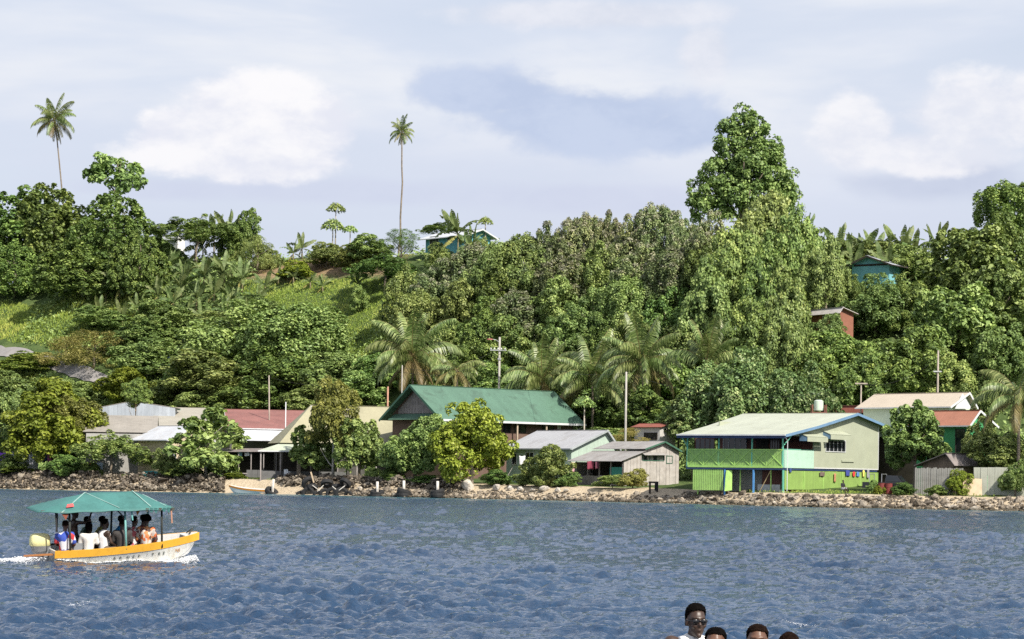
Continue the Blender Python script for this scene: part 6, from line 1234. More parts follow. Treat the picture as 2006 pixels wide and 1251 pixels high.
# dark open shelter on the shore behind the beached boat
p = W(440, 925, SY(480, 8)); 
h = House('open_shelter', 'dark open-sided shelter behind the beached boat', 442, SY(480, 8), None, 12, 'shelter'); LBs = h.ony(545, 900)[0]; zt = h.zpix(884)
h.slab('roof', mat('old_tin', (0.23, 0.20, 0.19), 0.7, 0.25), [(-0.3, -0.3, zt), (LBs, -0.3, zt + 0.1), (LBs, 3.2, zt + 0.5), (-0.3, 3.2, zt + 0.4)], 0.05); h.box('rear_wall', dark_in, 0, LBs - 0.2, 2.9, 3.0, -0.2, zt + 0.2)
for k in range(5): x = (LBs - 0.3) * k / 4; h.box('post', grey_plank, x, x + 0.11, 0, 0.11, -0.3, zt - 0.05)
for k in range(5): x = (LBs - 0.3) * (0.42 + 0.56 * k / 5); h.box('board', mat('slate_board', (0.13, 0.13, 0.13), 0.85), x, x + (LBs - 0.3) * 0.108, -0.04, -0.004, 0.1, 1.0)
h.put('bench', MB().box(0.4, LBs * 0.4, -0.9, -0.3, 0.5, 0.62).box(0.5, 0.6, -0.8, -0.4, -0.3, 0.499).box(LBs * 0.4 - 0.2, LBs * 0.4 - 0.1, -0.8, -0.4, -0.3, 0.499), grey_plank)
# teal covered thing by the beige house
p = W(294, 925, SY(294, 5.5)); b = MB(); 
pts = [(-1.05, -0.5, 0), (1.05, -0.5, 0), (1.05, 0.5, 0), (-1.05, 0.5, 0), (-0.9, -0.42, 0.62), (-0.25, -0.45, 0.72), (0.3, -0.40, 0.60), (0.95, -0.42, 0.66), (0.95, 0.42, 0.7), (0.3, 0.4, 0.8), (-0.3, 0.4, 0.75), (-0.9, 0.42, 0.7)]
b.add(pts, [(0, 1, 7, 6, 5, 4), (2, 3, 11, 10, 9, 8), (3, 0, 4, 11), (1, 2, 8, 7), (4, 5, 10, 11), (5, 6, 9, 10), (6, 7, 8, 9)]); o = b.build('tarpaulin_heap', mat('teal_tarp', (0.03, 0.22, 0.22), 0.6, 0.2, 2.0, bump=0.6, bscale=4), None); o.location = (p.x, p.y, gz(p.x, p.y)); tag(o, 'heap under a teal tarpaulin beside the beige house', 'tarpaulin')
bv = o.modifiers.new('soft', 'BEVEL'); bv.width = 0.1; bv.segments = 3

# ================================================================== people
SKIN = mat('brown_skin', (0.052, 0.029, 0.020), 0.45, 0.18, 6.0, spec=0.5); SKIN2 = mat('warm_brown_skin', (0.125, 0.060, 0.036), 0.42, 0.15, 6.0, spec=0.5)
HAIR = mat('black_hair', (0.0055, 0.0045, 0.004), 0.95, 0.5, 30.0, bump=1.0, bscale=90, spec=0.04); HAIR2 = mat('dark_brown_hair', (0.016, 0.009, 0.0065), 0.95, 0.5, 30.0, bump=1.0, bscale=90, spec=0.04)
def hull_of(bm, pts):
    vs = [bm.verts.new(p) for p in pts]; r = bmesh.ops.convex_hull(bm, input=vs)
    bmesh.ops.delete(bm, geom=[e for e in r['geom_interior'] if isinstance(e, bmesh.types.BMVert) and e.is_valid], context='VERTS')
_SPH = [Vector((math.sin(math.pi * i / 6) * math.cos(math.pi * k / 5), math.sin(math.pi * i / 6) * math.sin(math.pi * k / 5), math.cos(math.pi * i / 6))) for i in range(7) for k in range(10) if 0 < i < 6 or k == 0]
def blobmesh(name, caps, ells, m, voxel, smooth=4, tilt=None):
    """closed shapes fused into one continuous skin"""
    me = bpy.data.meshes.new(name); bm = bmesh.new()
    for (p, q, r0, r1) in caps:
        p, q = Vector(p), Vector(q); hull_of(bm, [p + s * r0 for s in _SPH] + [q + s * r1 for s in _SPH])
    for (c, r) in ells: hull_of(bm, [Vector(c) + Vector((s.x * r[0], s.y * r[1], s.z * r[2])) for s in _SPH])
    bm.to_mesh(me); bm.free(); o = bpy.data.objects.new(name, me); COL.objects.link(o)
    md = o.modifiers.new('fuse', 'REMESH'); md.mode = 'VOXEL'; md.voxel_size = voxel; md.use_smooth_shade = True
    sm = o.modifiers.new('smooth', 'SMOOTH'); sm.iterations = smooth; sm.factor = 0.5
    dg = bpy.context.evaluated_depsgraph_get(); dg.update(); res = bpy.data.meshes.new_from_object(o.evaluated_get(dg)); res.name = name
    bpy.data.objects.remove(o); bpy.data.meshes.remove(me); res.materials.clear(); res.materials.append(m); return res
def L3(a, b_, t): return tuple(a[i] + (b_[i] - a[i]) * t for i in range(3))
def person(label, loc, rz, skin, shirt, legs, hair=('crop', HAIR), pose='sit', arms=None, voxel=0.022, s=1.0, vest=False, nod=0.0, shades=False, group=None, long_sleeve=False, dz=0.0):
    """faces local -y; seated on z = 0 or standing on z = 0"""
    rt = empty('person', loc, rz, label, 'person', group); rt.scale = (s, s, s)
    z0 = 0.0 if pose == 'sit' else 0.84
    pel = (0, 0, z0 + 0.10); che = (0, 0.03, z0 + 0.40); nek = (0, 0.0, z0 + 0.56); hc = (0, -0.035 - 0.05 * nod, z0 + 0.735 - 0.02 * nod + dz)
    sh = [(-0.175, 0.02, z0 + 0.505), (0.175, 0.02, z0 + 0.505)]
    if pose == 'sit':
        hip = [(-0.10, 0, z0 + 0.08), (0.10, 0, z0 + 0.08)]; kn = [(-0.13, -0.42, z0 + 0.09), (0.13, -0.42, z0 + 0.09)]; ft = [(-0.12, -0.44, z0 - 0.36), (0.12, -0.44, z0 - 0.36)]
        ar = arms or [((-0.24, -0.04, z0 + 0.26), (-0.13, -0.27, z0 + 0.17)), ((0.24, -0.04, z0 + 0.26), (0.13, -0.27, z0 + 0.17))]
    else:
        hip = [(-0.09, 0, z0 + 0.06), (0.09, 0, z0 + 0.06)]; kn = [(-0.10, -0.03, 0.46), (0.10, -0.02, 0.46)]; ft = [(-0.11, 0.0, 0.08), (0.11, 0.0, 0.08)]
        ar = arms or [((-0.24, 0.03, z0 + 0.24), (-0.22, -0.06, z0 + 0.0)), ((0.24, 0.03, z0 + 0.24), (0.22, -0.06, z0 + 0.0))]
    caps = [(L3(pel, che, 0), che, 0.125, 0.135), (che, nek, 0.11, 0.055), (nek, (hc[0], hc[1] + 0.025, hc[2] - 0.06), 0.056, 0.052)]
    for i in range(2):
        caps += [(L3(che, sh[i], 0.35), sh[i], 0.10, 0.066), (sh[i], ar[i][0], 0.054, 0.041), (ar[i][0], ar[i][1], 0.040, 0.027), (hip[i], kn[i], 0.088, 0.060), (kn[i], ft[i], 0.056, 0.038), (ft[i], (ft[i][0], ft[i][1] - 0.15, ft[i][2] - 0.035), 0.040, 0.030)]
        e, w_ = Vector(ar[i][0]), Vector(ar[i][1]); d = (w_ - e).normalized(); sd = d.cross(Vector((0, 0, 1)) if abs(d.z) < 0.9 else Vector((0, 1, 0))).normalized(); up = sd.cross(d)
        pc = w_ + d * 0.075; caps.append((tuple(w_), tuple(pc), 0.028, 0.034)); caps.append((tuple(w_ + d * 0.04), tuple(pc + sd * 0.03), 0.022, 0.022))
        for k in range(4):
            b0 = pc + sd * (0.024 - 0.016 * k); L = (0.062, 0.074, 0.070, 0.052)[k]; m1 = b0 + d * L * 0.55 - up * 0.01; m2 = m1 + d * L * 0.35 - up * L * 0.45; caps += [(tuple(b0), tuple(m1), 0.0095, 0.009), (tuple(m1), tuple(m2), 0.009, 0.0075)]
        t0 = w_ + d * 0.03 + sd * 0.03; caps.append((tuple(t0), tuple(t0 + d * 0.05 + sd * 0.025), 0.012, 0.009))
    x, y, z = hc
    ells = [((x, y + 0.012, z + 0.025), (0.074, 0.094, 0.098)), ((x, y - 0.022, z - 0.045), (0.056, 0.066, 0.078)), ((x, y - 0.088, z - 0.018), (0.016, 0.022, 0.022)), ((x, y - 0.080, z + 0.010), (0.010, 0.014, 0.034)), ((x, y - 0.062, z + 0.036), (0.056, 0.026, 0.014)), ((x, y - 0.078, z - 0.060), (0.026, 0.015, 0.013)), ((x, y - 0.066, z - 0.104), (0.026, 0.022, 0.022)),
            ((x - 0.078, y + 0.012, z - 0.008), (0.012, 0.022, 0.032)), ((x + 0.078, y + 0.012, z - 0.008), (0.012, 0.022, 0.032)), ((x - 0.040, y - 0.062, z - 0.026), (0.024, 0.024, 0.020)), ((x + 0.040, y - 0.062, z - 0.026), (0.024, 0.024, 0.020))]
    body = link(bpy.data.objects.new('body', blobmesh('body', caps, ells, skin, voxel, 5 if voxel < 0.015 else 2)), rt)
    for sx in (-1, 1):
        MB().ball((x + sx * 0.031, y - 0.073, z + 0.008), (0.015, 0.010, 0.009), 8, 6).build('eye', mat('eye_white', (0.55, 0.50, 0.45), 0.3, 0.02), rt, True)
        MB().ball((x + sx * 0.031, y - 0.081, z + 0.008), (0.006, 0.004, 0.007), 6, 5).build('iris', mat('iris_dark', (0.01, 0.008, 0.006), 0.2, 0.02), rt, True)
    if shades:
        gb = MB()
        for sx in (-1, 1): gb.ball((x + sx * 0.033, y - 0.092, z + 0.008), (0.028, 0.008, 0.019), 12, 8); gb.beam((x + sx * 0.060, y - 0.088, z + 0.012), (x + sx * 0.084, y + 0.01, z + 0.014), 0.006, 0.008)
        gb.beam((x - 0.02, y - 0.098, z + 0.014), (x + 0.02, y - 0.098, z + 0.014), 0.006); gb.build('sunglasses', mat('black_lens', (0.006, 0.006, 0.007), 0.12, 0.1, spec=0.7), rt, True)
    if shirt is not None:
        e = 0.016; tc = [(tuple(Vector(pel) + Vector((0, 0, -0.02))), che, 0.128 + e, 0.135 + e), (che, L3(che, nek, 0.72 if not vest else 0.45), 0.118 + e, 0.075 + e if not vest else 0.11 + e)]
        for i in range(2):
            if vest:
                tc += [(L3(che, sh[i], 0.45), tuple(Vector(sh[i]) * 0.0 + Vector((sh[i][0] * 0.58, -0.05, sh[i][2] + 0.035))), 0.045, 0.030), (tuple((sh[i][0] * 0.58, -0.05, sh[i][2] + 0.035)), (sh[i][0] * 0.55, 0.08, sh[i][2] + 0.02), 0.034, 0.03), ((sh[i][0] * 0.58, -0.085, sh[i][2] - 0.02), (sh[i][0] * 0.5, -0.10, sh[i][2] - 0.14), 0.03, 0.045)]
            else: tc += [(L3(che, sh[i], 0.35), sh[i], 0.10 + e, 0.066 + e), (sh[i], L3(sh[i], ar[i][0], 0.75), 0.056 + e, 0.052 + e)]
            if long_sleeve: tc += [(sh[i], ar[i][0], 0.056 + e, 0.045 + e), (ar[i][0], L3(ar[i][0], ar[i][1], 0.8), 0.043 + e, 0.034 + e)]
        link(bpy.data.objects.new('shirt', blobmesh('shirt', tc, [], shirt, max(voxel, 0.014), 2)), rt)
    tc = [((0, 0, pel[2] - 0.03), (0, 0, pel[2] + 0.06), 0.145, 0.142)] + [(hip[i], L3(hip[i], kn[i], 0.85), 0.102, 0.078) for i in range(2)]
    link(bpy.data.objects.new('shorts', blobmesh('shorts', tc, [], legs, max(voxel, 0.018), 2)), rt)
    if hair:
        kind, hm = hair; bm = bmesh.new(); bmesh.ops.create_icosphere(bm, subdivisions=5 if voxel < 0.015 else 4, radius=1.0); g = random.Random(int(loc[0] * 50))
        rx, ry, rz_ = {'crop': (0.080, 0.099, 0.108), 'afro': (0.135, 0.140, 0.145), 'high': (0.081, 0.099, 0.124), 'bun': (0.086, 0.104, 0.112), 'long': (0.095, 0.112, 0.112)}[kind]
        dead = []
        for v in bm.verts:
            u = v.co.copy(); front = -u.y; hl = {'crop': 0.46, 'afro': 0.22, 'high': 0.52, 'bun': 0.36, 'long': 0.30}[kind]
            lim = hl if front > 0.15 else (-0.42 if kind != 'long' else -2); lim = lim if front < 0.15 else lim + 0.10 * math.cos(u.x * 3)
            if front <= 0.55 and front > 0.0 and kind != 'long': lim = -0.18 + (hl + 0.18) * min(1, front / 0.55) ** 0.6
            if u.z < lim: dead.append(v)
            e_ = min(1.0, max(0.0, (u.z - lim) / 0.30)) ** 0.7; k = 1 + (0.05 * mnoise.noise(u * 7 + Vector((loc[0], 0, 0))) + 0.07 * mnoise.noise(u * 26)) * e_
            if kind in ('high', 'crop') and u.z > 0: u = Vector((u.x * (1 + 0.10 * u.z), u.y * (1 + 0.08 * u.z), u.z ** 0.72 * 0.97))
            v.co = Vector((x + u.x * (0.071 + (rx - 0.071) * e_) * k, y + 0.012 + u.y * (0.092 + (ry - 0.092) * e_) * k, z + 0.026 + u.z * (0.096 + (rz_ - 0.096) * e_) * k))
            if kind == 'long' and u.z < 0 and front < 0.2: v.co.z -= 0.22 * (-u.z); v.co.y += 0.02
        bmesh.ops.delete(bm, geom=dead, context='VERTS'); hme = bpy.data.meshes.new('hair'); bm.to_mesh(hme); bm.free(); hme.materials.append(hm)
        hme.polygons.foreach_set('use_smooth', [True] * len(hme.polygons)); ho = link(bpy.data.objects.new('hair', hme), rt)
    return rt
def pattern(name, cols, scale=9.0):
    m = bpy.data.materials.new(name); m.use_nodes = True; t = NT(m.node_tree); b = t.n['Principled BSDF']; co = t.node('ShaderNodeTexCoord').outputs['Object']
    v = t.node('ShaderNodeTexVoronoi'); t.l.new(co, v.inputs['Vector']); v.inputs['Scale'].default_value = scale
    sp_ = t.node('ShaderNodeSeparateColor'); t.l.new(v.outputs['Color'], sp_.inputs[0]); n_ = len(cols)
    c = t.ramp(sp_.outputs[0], [(i / n_, cc) for i, cc in enumerate(cols)], 'CONSTANT'); t.l.new(c, b.inputs['Base Color']); b.inputs['Roughness'].default_value = 0.85; return m
def cl_m(name, c): return mat('cloth_' + name, c, 0.85, 0.12, 4.0)
shorts_d = cl_m('dark_shorts', (0.03, 0.03, 0.04)); shorts_b = cl_m('brown_shorts', (0.12, 0.09, 0.07))

# ================================================================== boats
def hull_parts(rt, L, beam, s0, s1, white, band, inner, keel=-0.25, floor=0.10, thwarts=(0.22, 0.45, 0.68), band_h=0.20):
    n = 26
    def bm_(t): return beam / 2 * (0.93 + 0.07 * min(1, t * 4)) * (1 - 0.86 * max(0, (t - 0.50) / 0.50) ** 2.3)
    def sh_(t): return s0 + (s1 - s0) * t ** 2.0
    def ke(t): return keel + (s1 * 0.78 - keel) * max(0, (t - 0.78) / 0.22) ** 2
    def sec(t, k):   # k: 0 keel .. 3 gunwale
        b_, s_, q = bm_(t), sh_(t), ke(t); ch = q + (s_ - q) * 0.35
        return [(0, q), (b_ * 0.72, ch), (b_ * 0.93, s_ - band_h), (b_ * 1.0, s_)][k]
    hull, gun, inn = MB(), MB(), MB()
    for sd in (-1, 1):
        for i in range(n):
            t0, t1 = i / n, (i + 1) / n
            for k in range(3):
                tgt = gun if k == 2 else hull; e = 0.012 if k == 2 else 0
                P = [(t0 * L, sd * (sec(t0, k)[0] + e), sec(t0, k)[1]), (t1 * L, sd * (sec(t1, k)[0] + e), sec(t1, k)[1]), (t1 * L, sd * (sec(t1, k + 1)[0] + e), sec(t1, k + 1)[1]), (t0 * L, sd * (sec(t0, k + 1)[0] + e), sec(t0, k + 1)[1])]
                tgt.poly(*(P if sd < 0 else P[::-1]))
            w0, w1 = sec(t0, 3), sec(t1, 3); iw = 0.07
            P = [(t0 * L, sd * (w0[0] + 0.012), w0[1]), (t1 * L, sd * (w1[0] + 0.012), w1[1]), (t1 * L, sd * max(0, w1[0] - iw), w1[1]), (t0 * L, sd * max(0, w0[0] - iw), w0[1])]; gun.poly(*(P if sd < 0 else P[::-1]))
            f0, f1 = max(floor, ke(t0) + 0.08), max(floor, ke(t1) + 0.08)
            P = [(t0 * L, sd * max(0, w0[0] - iw), w0[1]), (t1 * L, sd * max(0, w1[0] - iw), w1[1]), (t1 * L, sd * max(0, w1[0] * 0.8 - iw), f1), (t0 * L, sd * max(0, w0[0] * 0.8 - iw), f0)]; inn.poly(*P)
            if sd > 0: inn.poly((t0 * L, -max(0, w0[0] * 0.8 - iw), f0), (t1 * L, -max(0, w1[0] * 0.8 - iw), f1), (t1 * L, max(0, w1[0] * 0.8 - iw), f1), (t0 * L, max(0, w0[0] * 0.8 - iw), f0))
    e = sec(1.0, 3); hull.poly((L, -e[0], e[1]), (L, e[0], e[1]), (L, sec(1, 1)[0], sec(1, 1)[1]), (L, 0, sec(1, 0)[1]), (L, -sec(1, 1)[0], sec(1, 1)[1]))
    h_ = hull.build('hull', white, rt, True); h_.data.polygons.foreach_set('use_smooth', [True] * len(h_.data.polygons)); gun.build('gunwale', band, rt); inn.build('inner_hull', inner, rt, True)
    MB().slab([(0.0, -sec(0, 3)[0], s0), (0, sec(0, 3)[0], s0), (0, sec(0, 1)[0], sec(0, 1)[1]), (0, 0, keel), (0, -sec(0, 1)[0], sec(0, 1)[1])], 0.05).build('transom', white, rt)
    t = 0.90; MB().slab([(t * L, -bm_(t) + 0.02, sh_(t) - 0.02), (L - 0.02, -bm_(1) + 0.01, sh_(1) - 0.02), (L - 0.02, bm_(1) - 0.01, sh_(1) - 0.02), (t * L, bm_(t) - 0.02, sh_(t) - 0.02)], 0.03).build('bow_deck', inner, rt)
    for t in thwarts: b_ = bm_(t) * 0.84 - 0.07; MB().box(t * L - 0.14, t * L + 0.14, -b_, b_, 0.30, 0.34).build('thwart', inner, rt)
    return sec
boat_white = mat('boat_white', (0.72, 0.71, 0.66), 0.5, 0.12, 1.5, dirt=0.45, streak=0.3, dirt_c=(0.45, 0.38, 0.25)); boat_yellow = mat('boat_yellow', (0.80, 0.42, 0.045), 0.5, 0.12, 1.5, dirt=0.2, dirt_c=(0.45, 0.20, 0.04)); boat_in = mat('boat_liner', (0.58, 0.58, 0.57), 0.6, 0.1)
YB = 62.0; p0 = W(94, 1100, YB); BYAW = rad(26)
bt = empty('passenger_boat', (p0.x, YB, -0.07), 0, 'yellow-edged white passenger boat with a teal canopy', 'boat'); bt.rotation_euler = (rad(5.0), rad(-2.2), BYAW)
LBo = 4.22; sec = hull_parts(bt, LBo, 1.55, 0.44, 0.72, boat_white, boat_yellow, boat_in)
BM = Matrix.Translation(bt.location) @ bt.rotation_euler.to_matrix().to_4x4()
# lettering painted on the near side, glyph by glyph, and an orange emblem
ink = mat('dark_lettering', (0.03, 0.045, 0.03), 0.6, 0.1); orange_ink = mat('orange_emblem', (0.55, 0.26, 0.05), 0.6, 0.3, 12)
def glyph(ch, x, size, m, name='lettering'):
    cu = bpy.data.curves.new('glyph', 'FONT'); cu.body = ch; cu.size = size; cu.align_x = 'CENTER'; cu.extrude = 0.002; tmp = bpy.data.objects.new('glyph', cu); COL.objects.link(tmp)
    dg = bpy.context.evaluated_depsgraph_get(); dg.update(); me = bpy.data.meshes.new_from_object(tmp.evaluated_get(dg)); bpy.data.objects.remove(tmp); me.materials.clear(); me.materials.append(m)
    t = x / LBo; a, c = Vector(sec(t, 1)), Vector(sec(t, 2)); a2 = Vector(sec(t + 0.02, 2)); mid = a.lerp(c, 0.50); o = link(bpy.data.objects.new(name, me), bt)
    tx = Vector((0.02 * LBo, -(a2.x - c.x), 0)).normalized(); uz = Vector((0, -(c.x - a.x), c.y - a.y)).normalized(); nn = tx.cross(uz).normalized(); uz = nn.cross(tx)
    pos = Vector((x, -mid.x, mid.y)) + nn * 0.012; M = Matrix((tx, uz, nn)).transposed().to_4x4(); M.translation = pos; o.matrix_local = M
for ch, px in zip('ARDEP\'TRE', (202, 213, 227, 237, 247, 262, 273, 286, 295)): glyph(ch, (px - 94) / 72.6 / math.cos(BYAW) * 0.985 + 0.02, 0.125, ink)
glyph('NS', (319 - 94) / 72.6 / math.cos(BYAW) * 1.01, 0.14, orange_ink, 'emblem')
# outboard motor
om = empty('outboard_motor', (-0.22, 0, 0), 0); om.parent = bt
cw = MB(); 
for i, (z, sx, sy) in enumerate(((0.50, 0.22, 0.17), (0.53, 0.27, 0.20), (0.66, 0.275, 0.20), (0.76, 0.26, 0.19), (0.82, 0.23, 0.165), (0.845, 0.14, 0.10))):
    for k in range(14):
        a = 2 * math.pi * k / 14; cx_, cy_ = math.copysign(abs(math.cos(a)) ** 0.55, math.cos(a)), math.copysign(abs(math.sin(a)) ** 0.55, math.sin(a)); cw.v.append((cx_ * sx, cy_ * sy, z))
for i in range(5):
    for k in range(14): cw.f.append((i * 14 + k, i * 14 + (k + 1) % 14, (i + 1) * 14 + (k + 1) % 14, (i + 1) * 14 + k)); cw.mi.append(0)
cw.f.append(tuple(range(70, 84))); cw.mi.append(0); cw.f.append(tuple(range(13, -1, -1))); cw.mi.append(0)
cw.build('cowling', mat('yellow_cloth_cover', (0.72, 0.68, 0.34), 0.7, 0.1, 3.0), om, True)
mg = mat('motor_grey', (0.22, 0.23, 0.24), 0.45, 0.2); MB().tube([(0, 0, 0.52), (0, 0, 0.38), (0.02, 0, 0.24)], [0.26, 0.23, 0.14], 14).build('engine_pan', mg, om); MB().box(-0.07, 0.08, -0.05, 0.05, -0.45, 0.40).build('leg', mg, om)
MB().box(0.08, 0.26, -0.13, 0.13, 0.22, 0.50).build('bracket', mg, om); MB().box(-0.24, 0.12, -0.12, 0.12, -0.10, -0.07).build('cavitation_plate', mg, om); MB().tube([(0.18, 0, 0.52), (0.55, -0.05, 0.56), (0.85, -0.08, 0.56)], [0.03, 0.025, 0.03], 8).build('tiller', mat('black_rubber', (0.022, 0.022, 0.023), 0.8), om)
pd = MB().beam((-0.75, -0.35, 0.30), (0.10, -0.55, 0.34), 0.16, 0.035).build('paddle_blade', mat('varnished_wood', (0.36, 0.15, 0.05), 0.5), bt)
# canopy on posts
tealt = mat('teal_tarpaulin', (0.058, 0.175, 0.162), 0.65, 0.2, 1.2, bump=0.35, bscale=5, spec=0.3)
cx0, cx1, ex0, ex1 = 1.0, 2.35, -0.45, 3.36; zrg, zev = 1.91, 1.49; nx, ny_ = 26, 14; pts = []
for i in range(nx + 1):
    for j in range(ny_ + 1):
        u, v = i / nx, j / ny_ * 2 - 1; xx = ex0 + (ex1 - ex0) * u
        a = min(1.0, max(0.0, (xx - ex0) / (cx0 - ex0))) * min(1.0, max(0.0, (ex1 - xx) / (ex1 - cx1))); ht = min(a, 1 - abs(v))
        sag = 0.008 * math.sin(xx * 5.5) * (1 - abs(v)) + 0.006 * math.sin(v * 9 + xx * 3); yy = v * (0.92 - 0.30 * (1 - min(1, a * 1.6)) ** 2)
        pts.append((xx, yy, zev + (zrg - zev) * ht + sag - (0.014 * math.sin(xx * 7) if abs(v) > 0.95 else 0)))
n = ny_ + 1; cp = MB().add(pts, [(i * n + j, (i + 1) * n + j, (i + 1) * n + j + 1, i * n + j + 1) for i in range(nx) for j in range(ny_)]).build('canopy', tealt, bt, True); sdm = cp.modifiers.new('thick', 'SOLIDIFY'); sdm.thickness = 0.012
seam_m = mat('pale_seam', (0.26, 0.40, 0.37), 0.7)
def cpt(x, v):
    i = (x - ex0) / (ex1 - ex0) * nx; j = (v + 1) / 2 * ny_; q = pts[int(round(i)) * n + int(round(j))]; return (q[0], q[1], q[2] + 0.014)
for x_a, x_b in ((0.1, 1.0), (1.0, 1.7), (2.35, 2.6), (2.7, 3.0)): MB().beam(cpt(x_a, -1.0 if x_a < 1 else 0), cpt(x_b, 0 if x_a < 1 else -0.9), 0.03, 0.01).build('seam_tape', seam_m, cp)
dpole = mat('dark_pole', (0.04, 0.045, 0.04), 0.6); tealp = mat('teal_pole', (0.20, 0.45, 0.42), 0.6)
for x, sd, m_ in ((0.42, -1, dpole), (0.42, 1, dpole), (1.95, -1, tealp), (1.95, 1, dpole), (2.98, -1, dpole), (2.98, 1, tealp)):
    yy = sec(x / LBo, 3)[0] - 0.03; MB().tube([(x, sd * yy, 0.42), (x, sd * min(yy, 0.62), zev + 0.06)], 0.03, 8).build('canopy_post', m_, bt, True)
for x in (0.42, 1.95, 2.98): MB().tube([(x, -0.66, zev + 0.05), (x, 0, zev + 0.16), (x, 0.66, zev + 0.05)], 0.022, 6).build('cross_bar', dpole, bt)
for sd in (-1, 1): MB().tube([(ex0 + 0.1, sd * 0.62, zev + 0.03), (ex1 - 0.1, sd * 0.62, zev + 0.03)], 0.02, 6).build('side_bar', dpole, bt)
for x in (0.42, 1.95): MB().tube([(x, -0.64, zev - 0.25), (x - 0.25, -0.64, zev + 0.02)], 0.02, 6).build('brace', dpole, bt)
for x, y_, l_, c_ in ((0.02, -0.72, 0.5, (0.03, 0.03, 0.03)), (3.25, -0.6, 0.42, (0.45, 0.24, 0.16)), (2.08, -0.8, 0.28, (0.16, 0.42, 0.40)), (3.1, -0.8, 0.16, (0.1, 0.1, 0.08))): MB().beam((x, y_, zev + 0.04), (x + 0.03, y_, zev - l_), 0.04, 0.02).build('dangling_strap', mat('strap_%d' % int(x * 100), c_, 0.8), bt)
MB().poly((0.12, -0.85, zev + 0.02), (0.35, -0.87, zev + 0.0), (0.26, -0.86, zev - 0.20)).build('pennant', mat('rust_cloth', (0.30, 0.09, 0.05), 0.8), bt); MB().poly((2.25, -0.6, zev - 0.02), (2.38, -0.6, zev - 0.05), (2.30, -0.6, zev - 0.18)).build('pennant', mat('orange_cloth', (0.65, 0.25, 0.05), 0.8), bt)
MB().slab([(0.3, -0.76, zev + 0.12), (0.52, -0.74, zev + 0.14), (0.5, -0.70, zev + 0.22), (0.34, -0.71, zev + 0.2)], 0.02).build('pennant', mat('red_cloth', (0.60, 0.10, 0.10), 0.8), bt)
for k in range(7): x = 2.45 + k * 0.12; MB().slab([(x, -0.90, zev + 0.05), (x + 0.09, -0.90, zev + 0.04), (x + 0.06, -0.88, zev - 0.05 - 0.03 * (k % 3)), (x, -0.88, zev - 0.04)], 0.015).build('torn_fringe', tealt if k % 3 else mat('strap_310', (0.1, 0.1, 0.08), 0.8), bt)
MB().tube([(LBo * 0.93, 0.12, 0.70), (LBo * 0.965, 0, 0.82), (LBo * 0.93, -0.12, 0.70)], 0.022, 6).build('bow_rail', dpole, bt)
# passengers
def seat_at(x, y, z): return BM @ Vector((x, y, z))
def aboard(px, x_y, z, rz, *a, **k):
    x = (px - 94) / 72.6 / math.cos(BYAW) + x_y * math.tan(BYAW); k['s'] = k.get('s', 1.0) * 1.07; return person(a[0], seat_at(x, x_y, z), rz, *a[1:], **k)
G = 'passengers under the teal canopy'; UP = BYAW
aboard(130, -0.42, 0.30, UP + rad(150), 'passenger in a white, blue and red shirt with his back turned, by the motor', SKIN2, pattern('flag_shirt', [(0.65, 0.65, 0.70), (0.04, 0.08, 0.40), (0.65, 0.65, 0.70), (0.55, 0.05, 0.06), (0.04, 0.08, 0.40)], 6.0), shorts_b, ('crop', HAIR2), group=G)
aboard(139, 0.05, 0.56, UP + rad(100), 'bare-chested helmsman perched high with one arm up at the canopy', SKIN, None, shorts_d, ('crop', HAIR), arms=[((-0.20, -0.30, 0.50), (-0.12, -0.42, 0.74)), ((0.24, -0.02, 0.26), (0.20, -0.22, 0.14))], group=G)
MB().box(0.35, 0.95, -0.35, 0.45, 0.341, 0.58).build('stern_box', mg, bt)
aboard(172, -0.38, 0.27, UP + rad(165), 'passenger in a white top with long black hair', SKIN, cl_m('white_top', (0.70, 0.68, 0.64)), shorts_d, ('long', HAIR), group=G, s=0.95)
aboard(186, 0.30, 0.30, UP + rad(80), 'passenger in an olive-yellow top behind the teal post', SKIN, cl_m('olive_top', (0.28, 0.27, 0.08)), shorts_b, ('crop', HAIR), group=G)
aboard(200, -0.35, 0.30, UP + rad(110), 'dark-skinned passenger in a white-trimmed vest at the teal post', SKIN, cl_m('white_vest', (0.66, 0.65, 0.66)), shorts_b, ('crop', HAIR), vest=True, group=G)
aboard(221, 0.30, 0.30, UP + rad(70), 'passenger in a bright blue shirt on the far side', SKIN, cl_m('blue_shirt', (0.02, 0.22, 0.50)), shorts_d, ('crop', HAIR), group=G)
aboard(233, -0.42, 0.28, UP + rad(160), 'passenger in a charcoal shirt hunched with his back turned', SKIN, cl_m('charcoal_shirt', (0.055, 0.05, 0.048)), shorts_d, ('crop', HAIR2), group=G)
aboard(249, 0.0, 0.30, UP + rad(120), 'passenger in a pink and white striped top', SKIN, pattern('pink_stripe', [(0.70, 0.66, 0.66), (0.62, 0.16, 0.18), (0.72, 0.68, 0.66)], 11.0), shorts_b, ('crop', HAIR), group=G)
aboard(276, -0.32, 0.34, UP + rad(150), 'passenger with a big round afro and a patterned orange blouse', SKIN, pattern('patterned_blouse', [(0.55, 0.13, 0.04), (0.62, 0.56, 0.50), (0.10, 0.06, 0.05), (0.60, 0.25, 0.10), (0.50, 0.45, 0.42), (0.20, 0.05, 0.05)], 15.0), shorts_b, ('afro', HAIR), group=G, long_sleeve=True)
aboard(158, 0.35, 0.30, UP + rad(85), 'passenger in a dark green shirt behind the white top', SKIN, cl_m('green_shirt', (0.03, 0.08, 0.05)), shorts_d, ('crop', HAIR), group=G)
aboard(262, 0.32, 0.30, UP + rad(75), 'passenger in a maroon shirt half hidden by the patterned blouse', SKIN, cl_m('maroon_shirt', (0.12, 0.025, 0.03)), shorts_d, ('crop', HAIR), group=G)
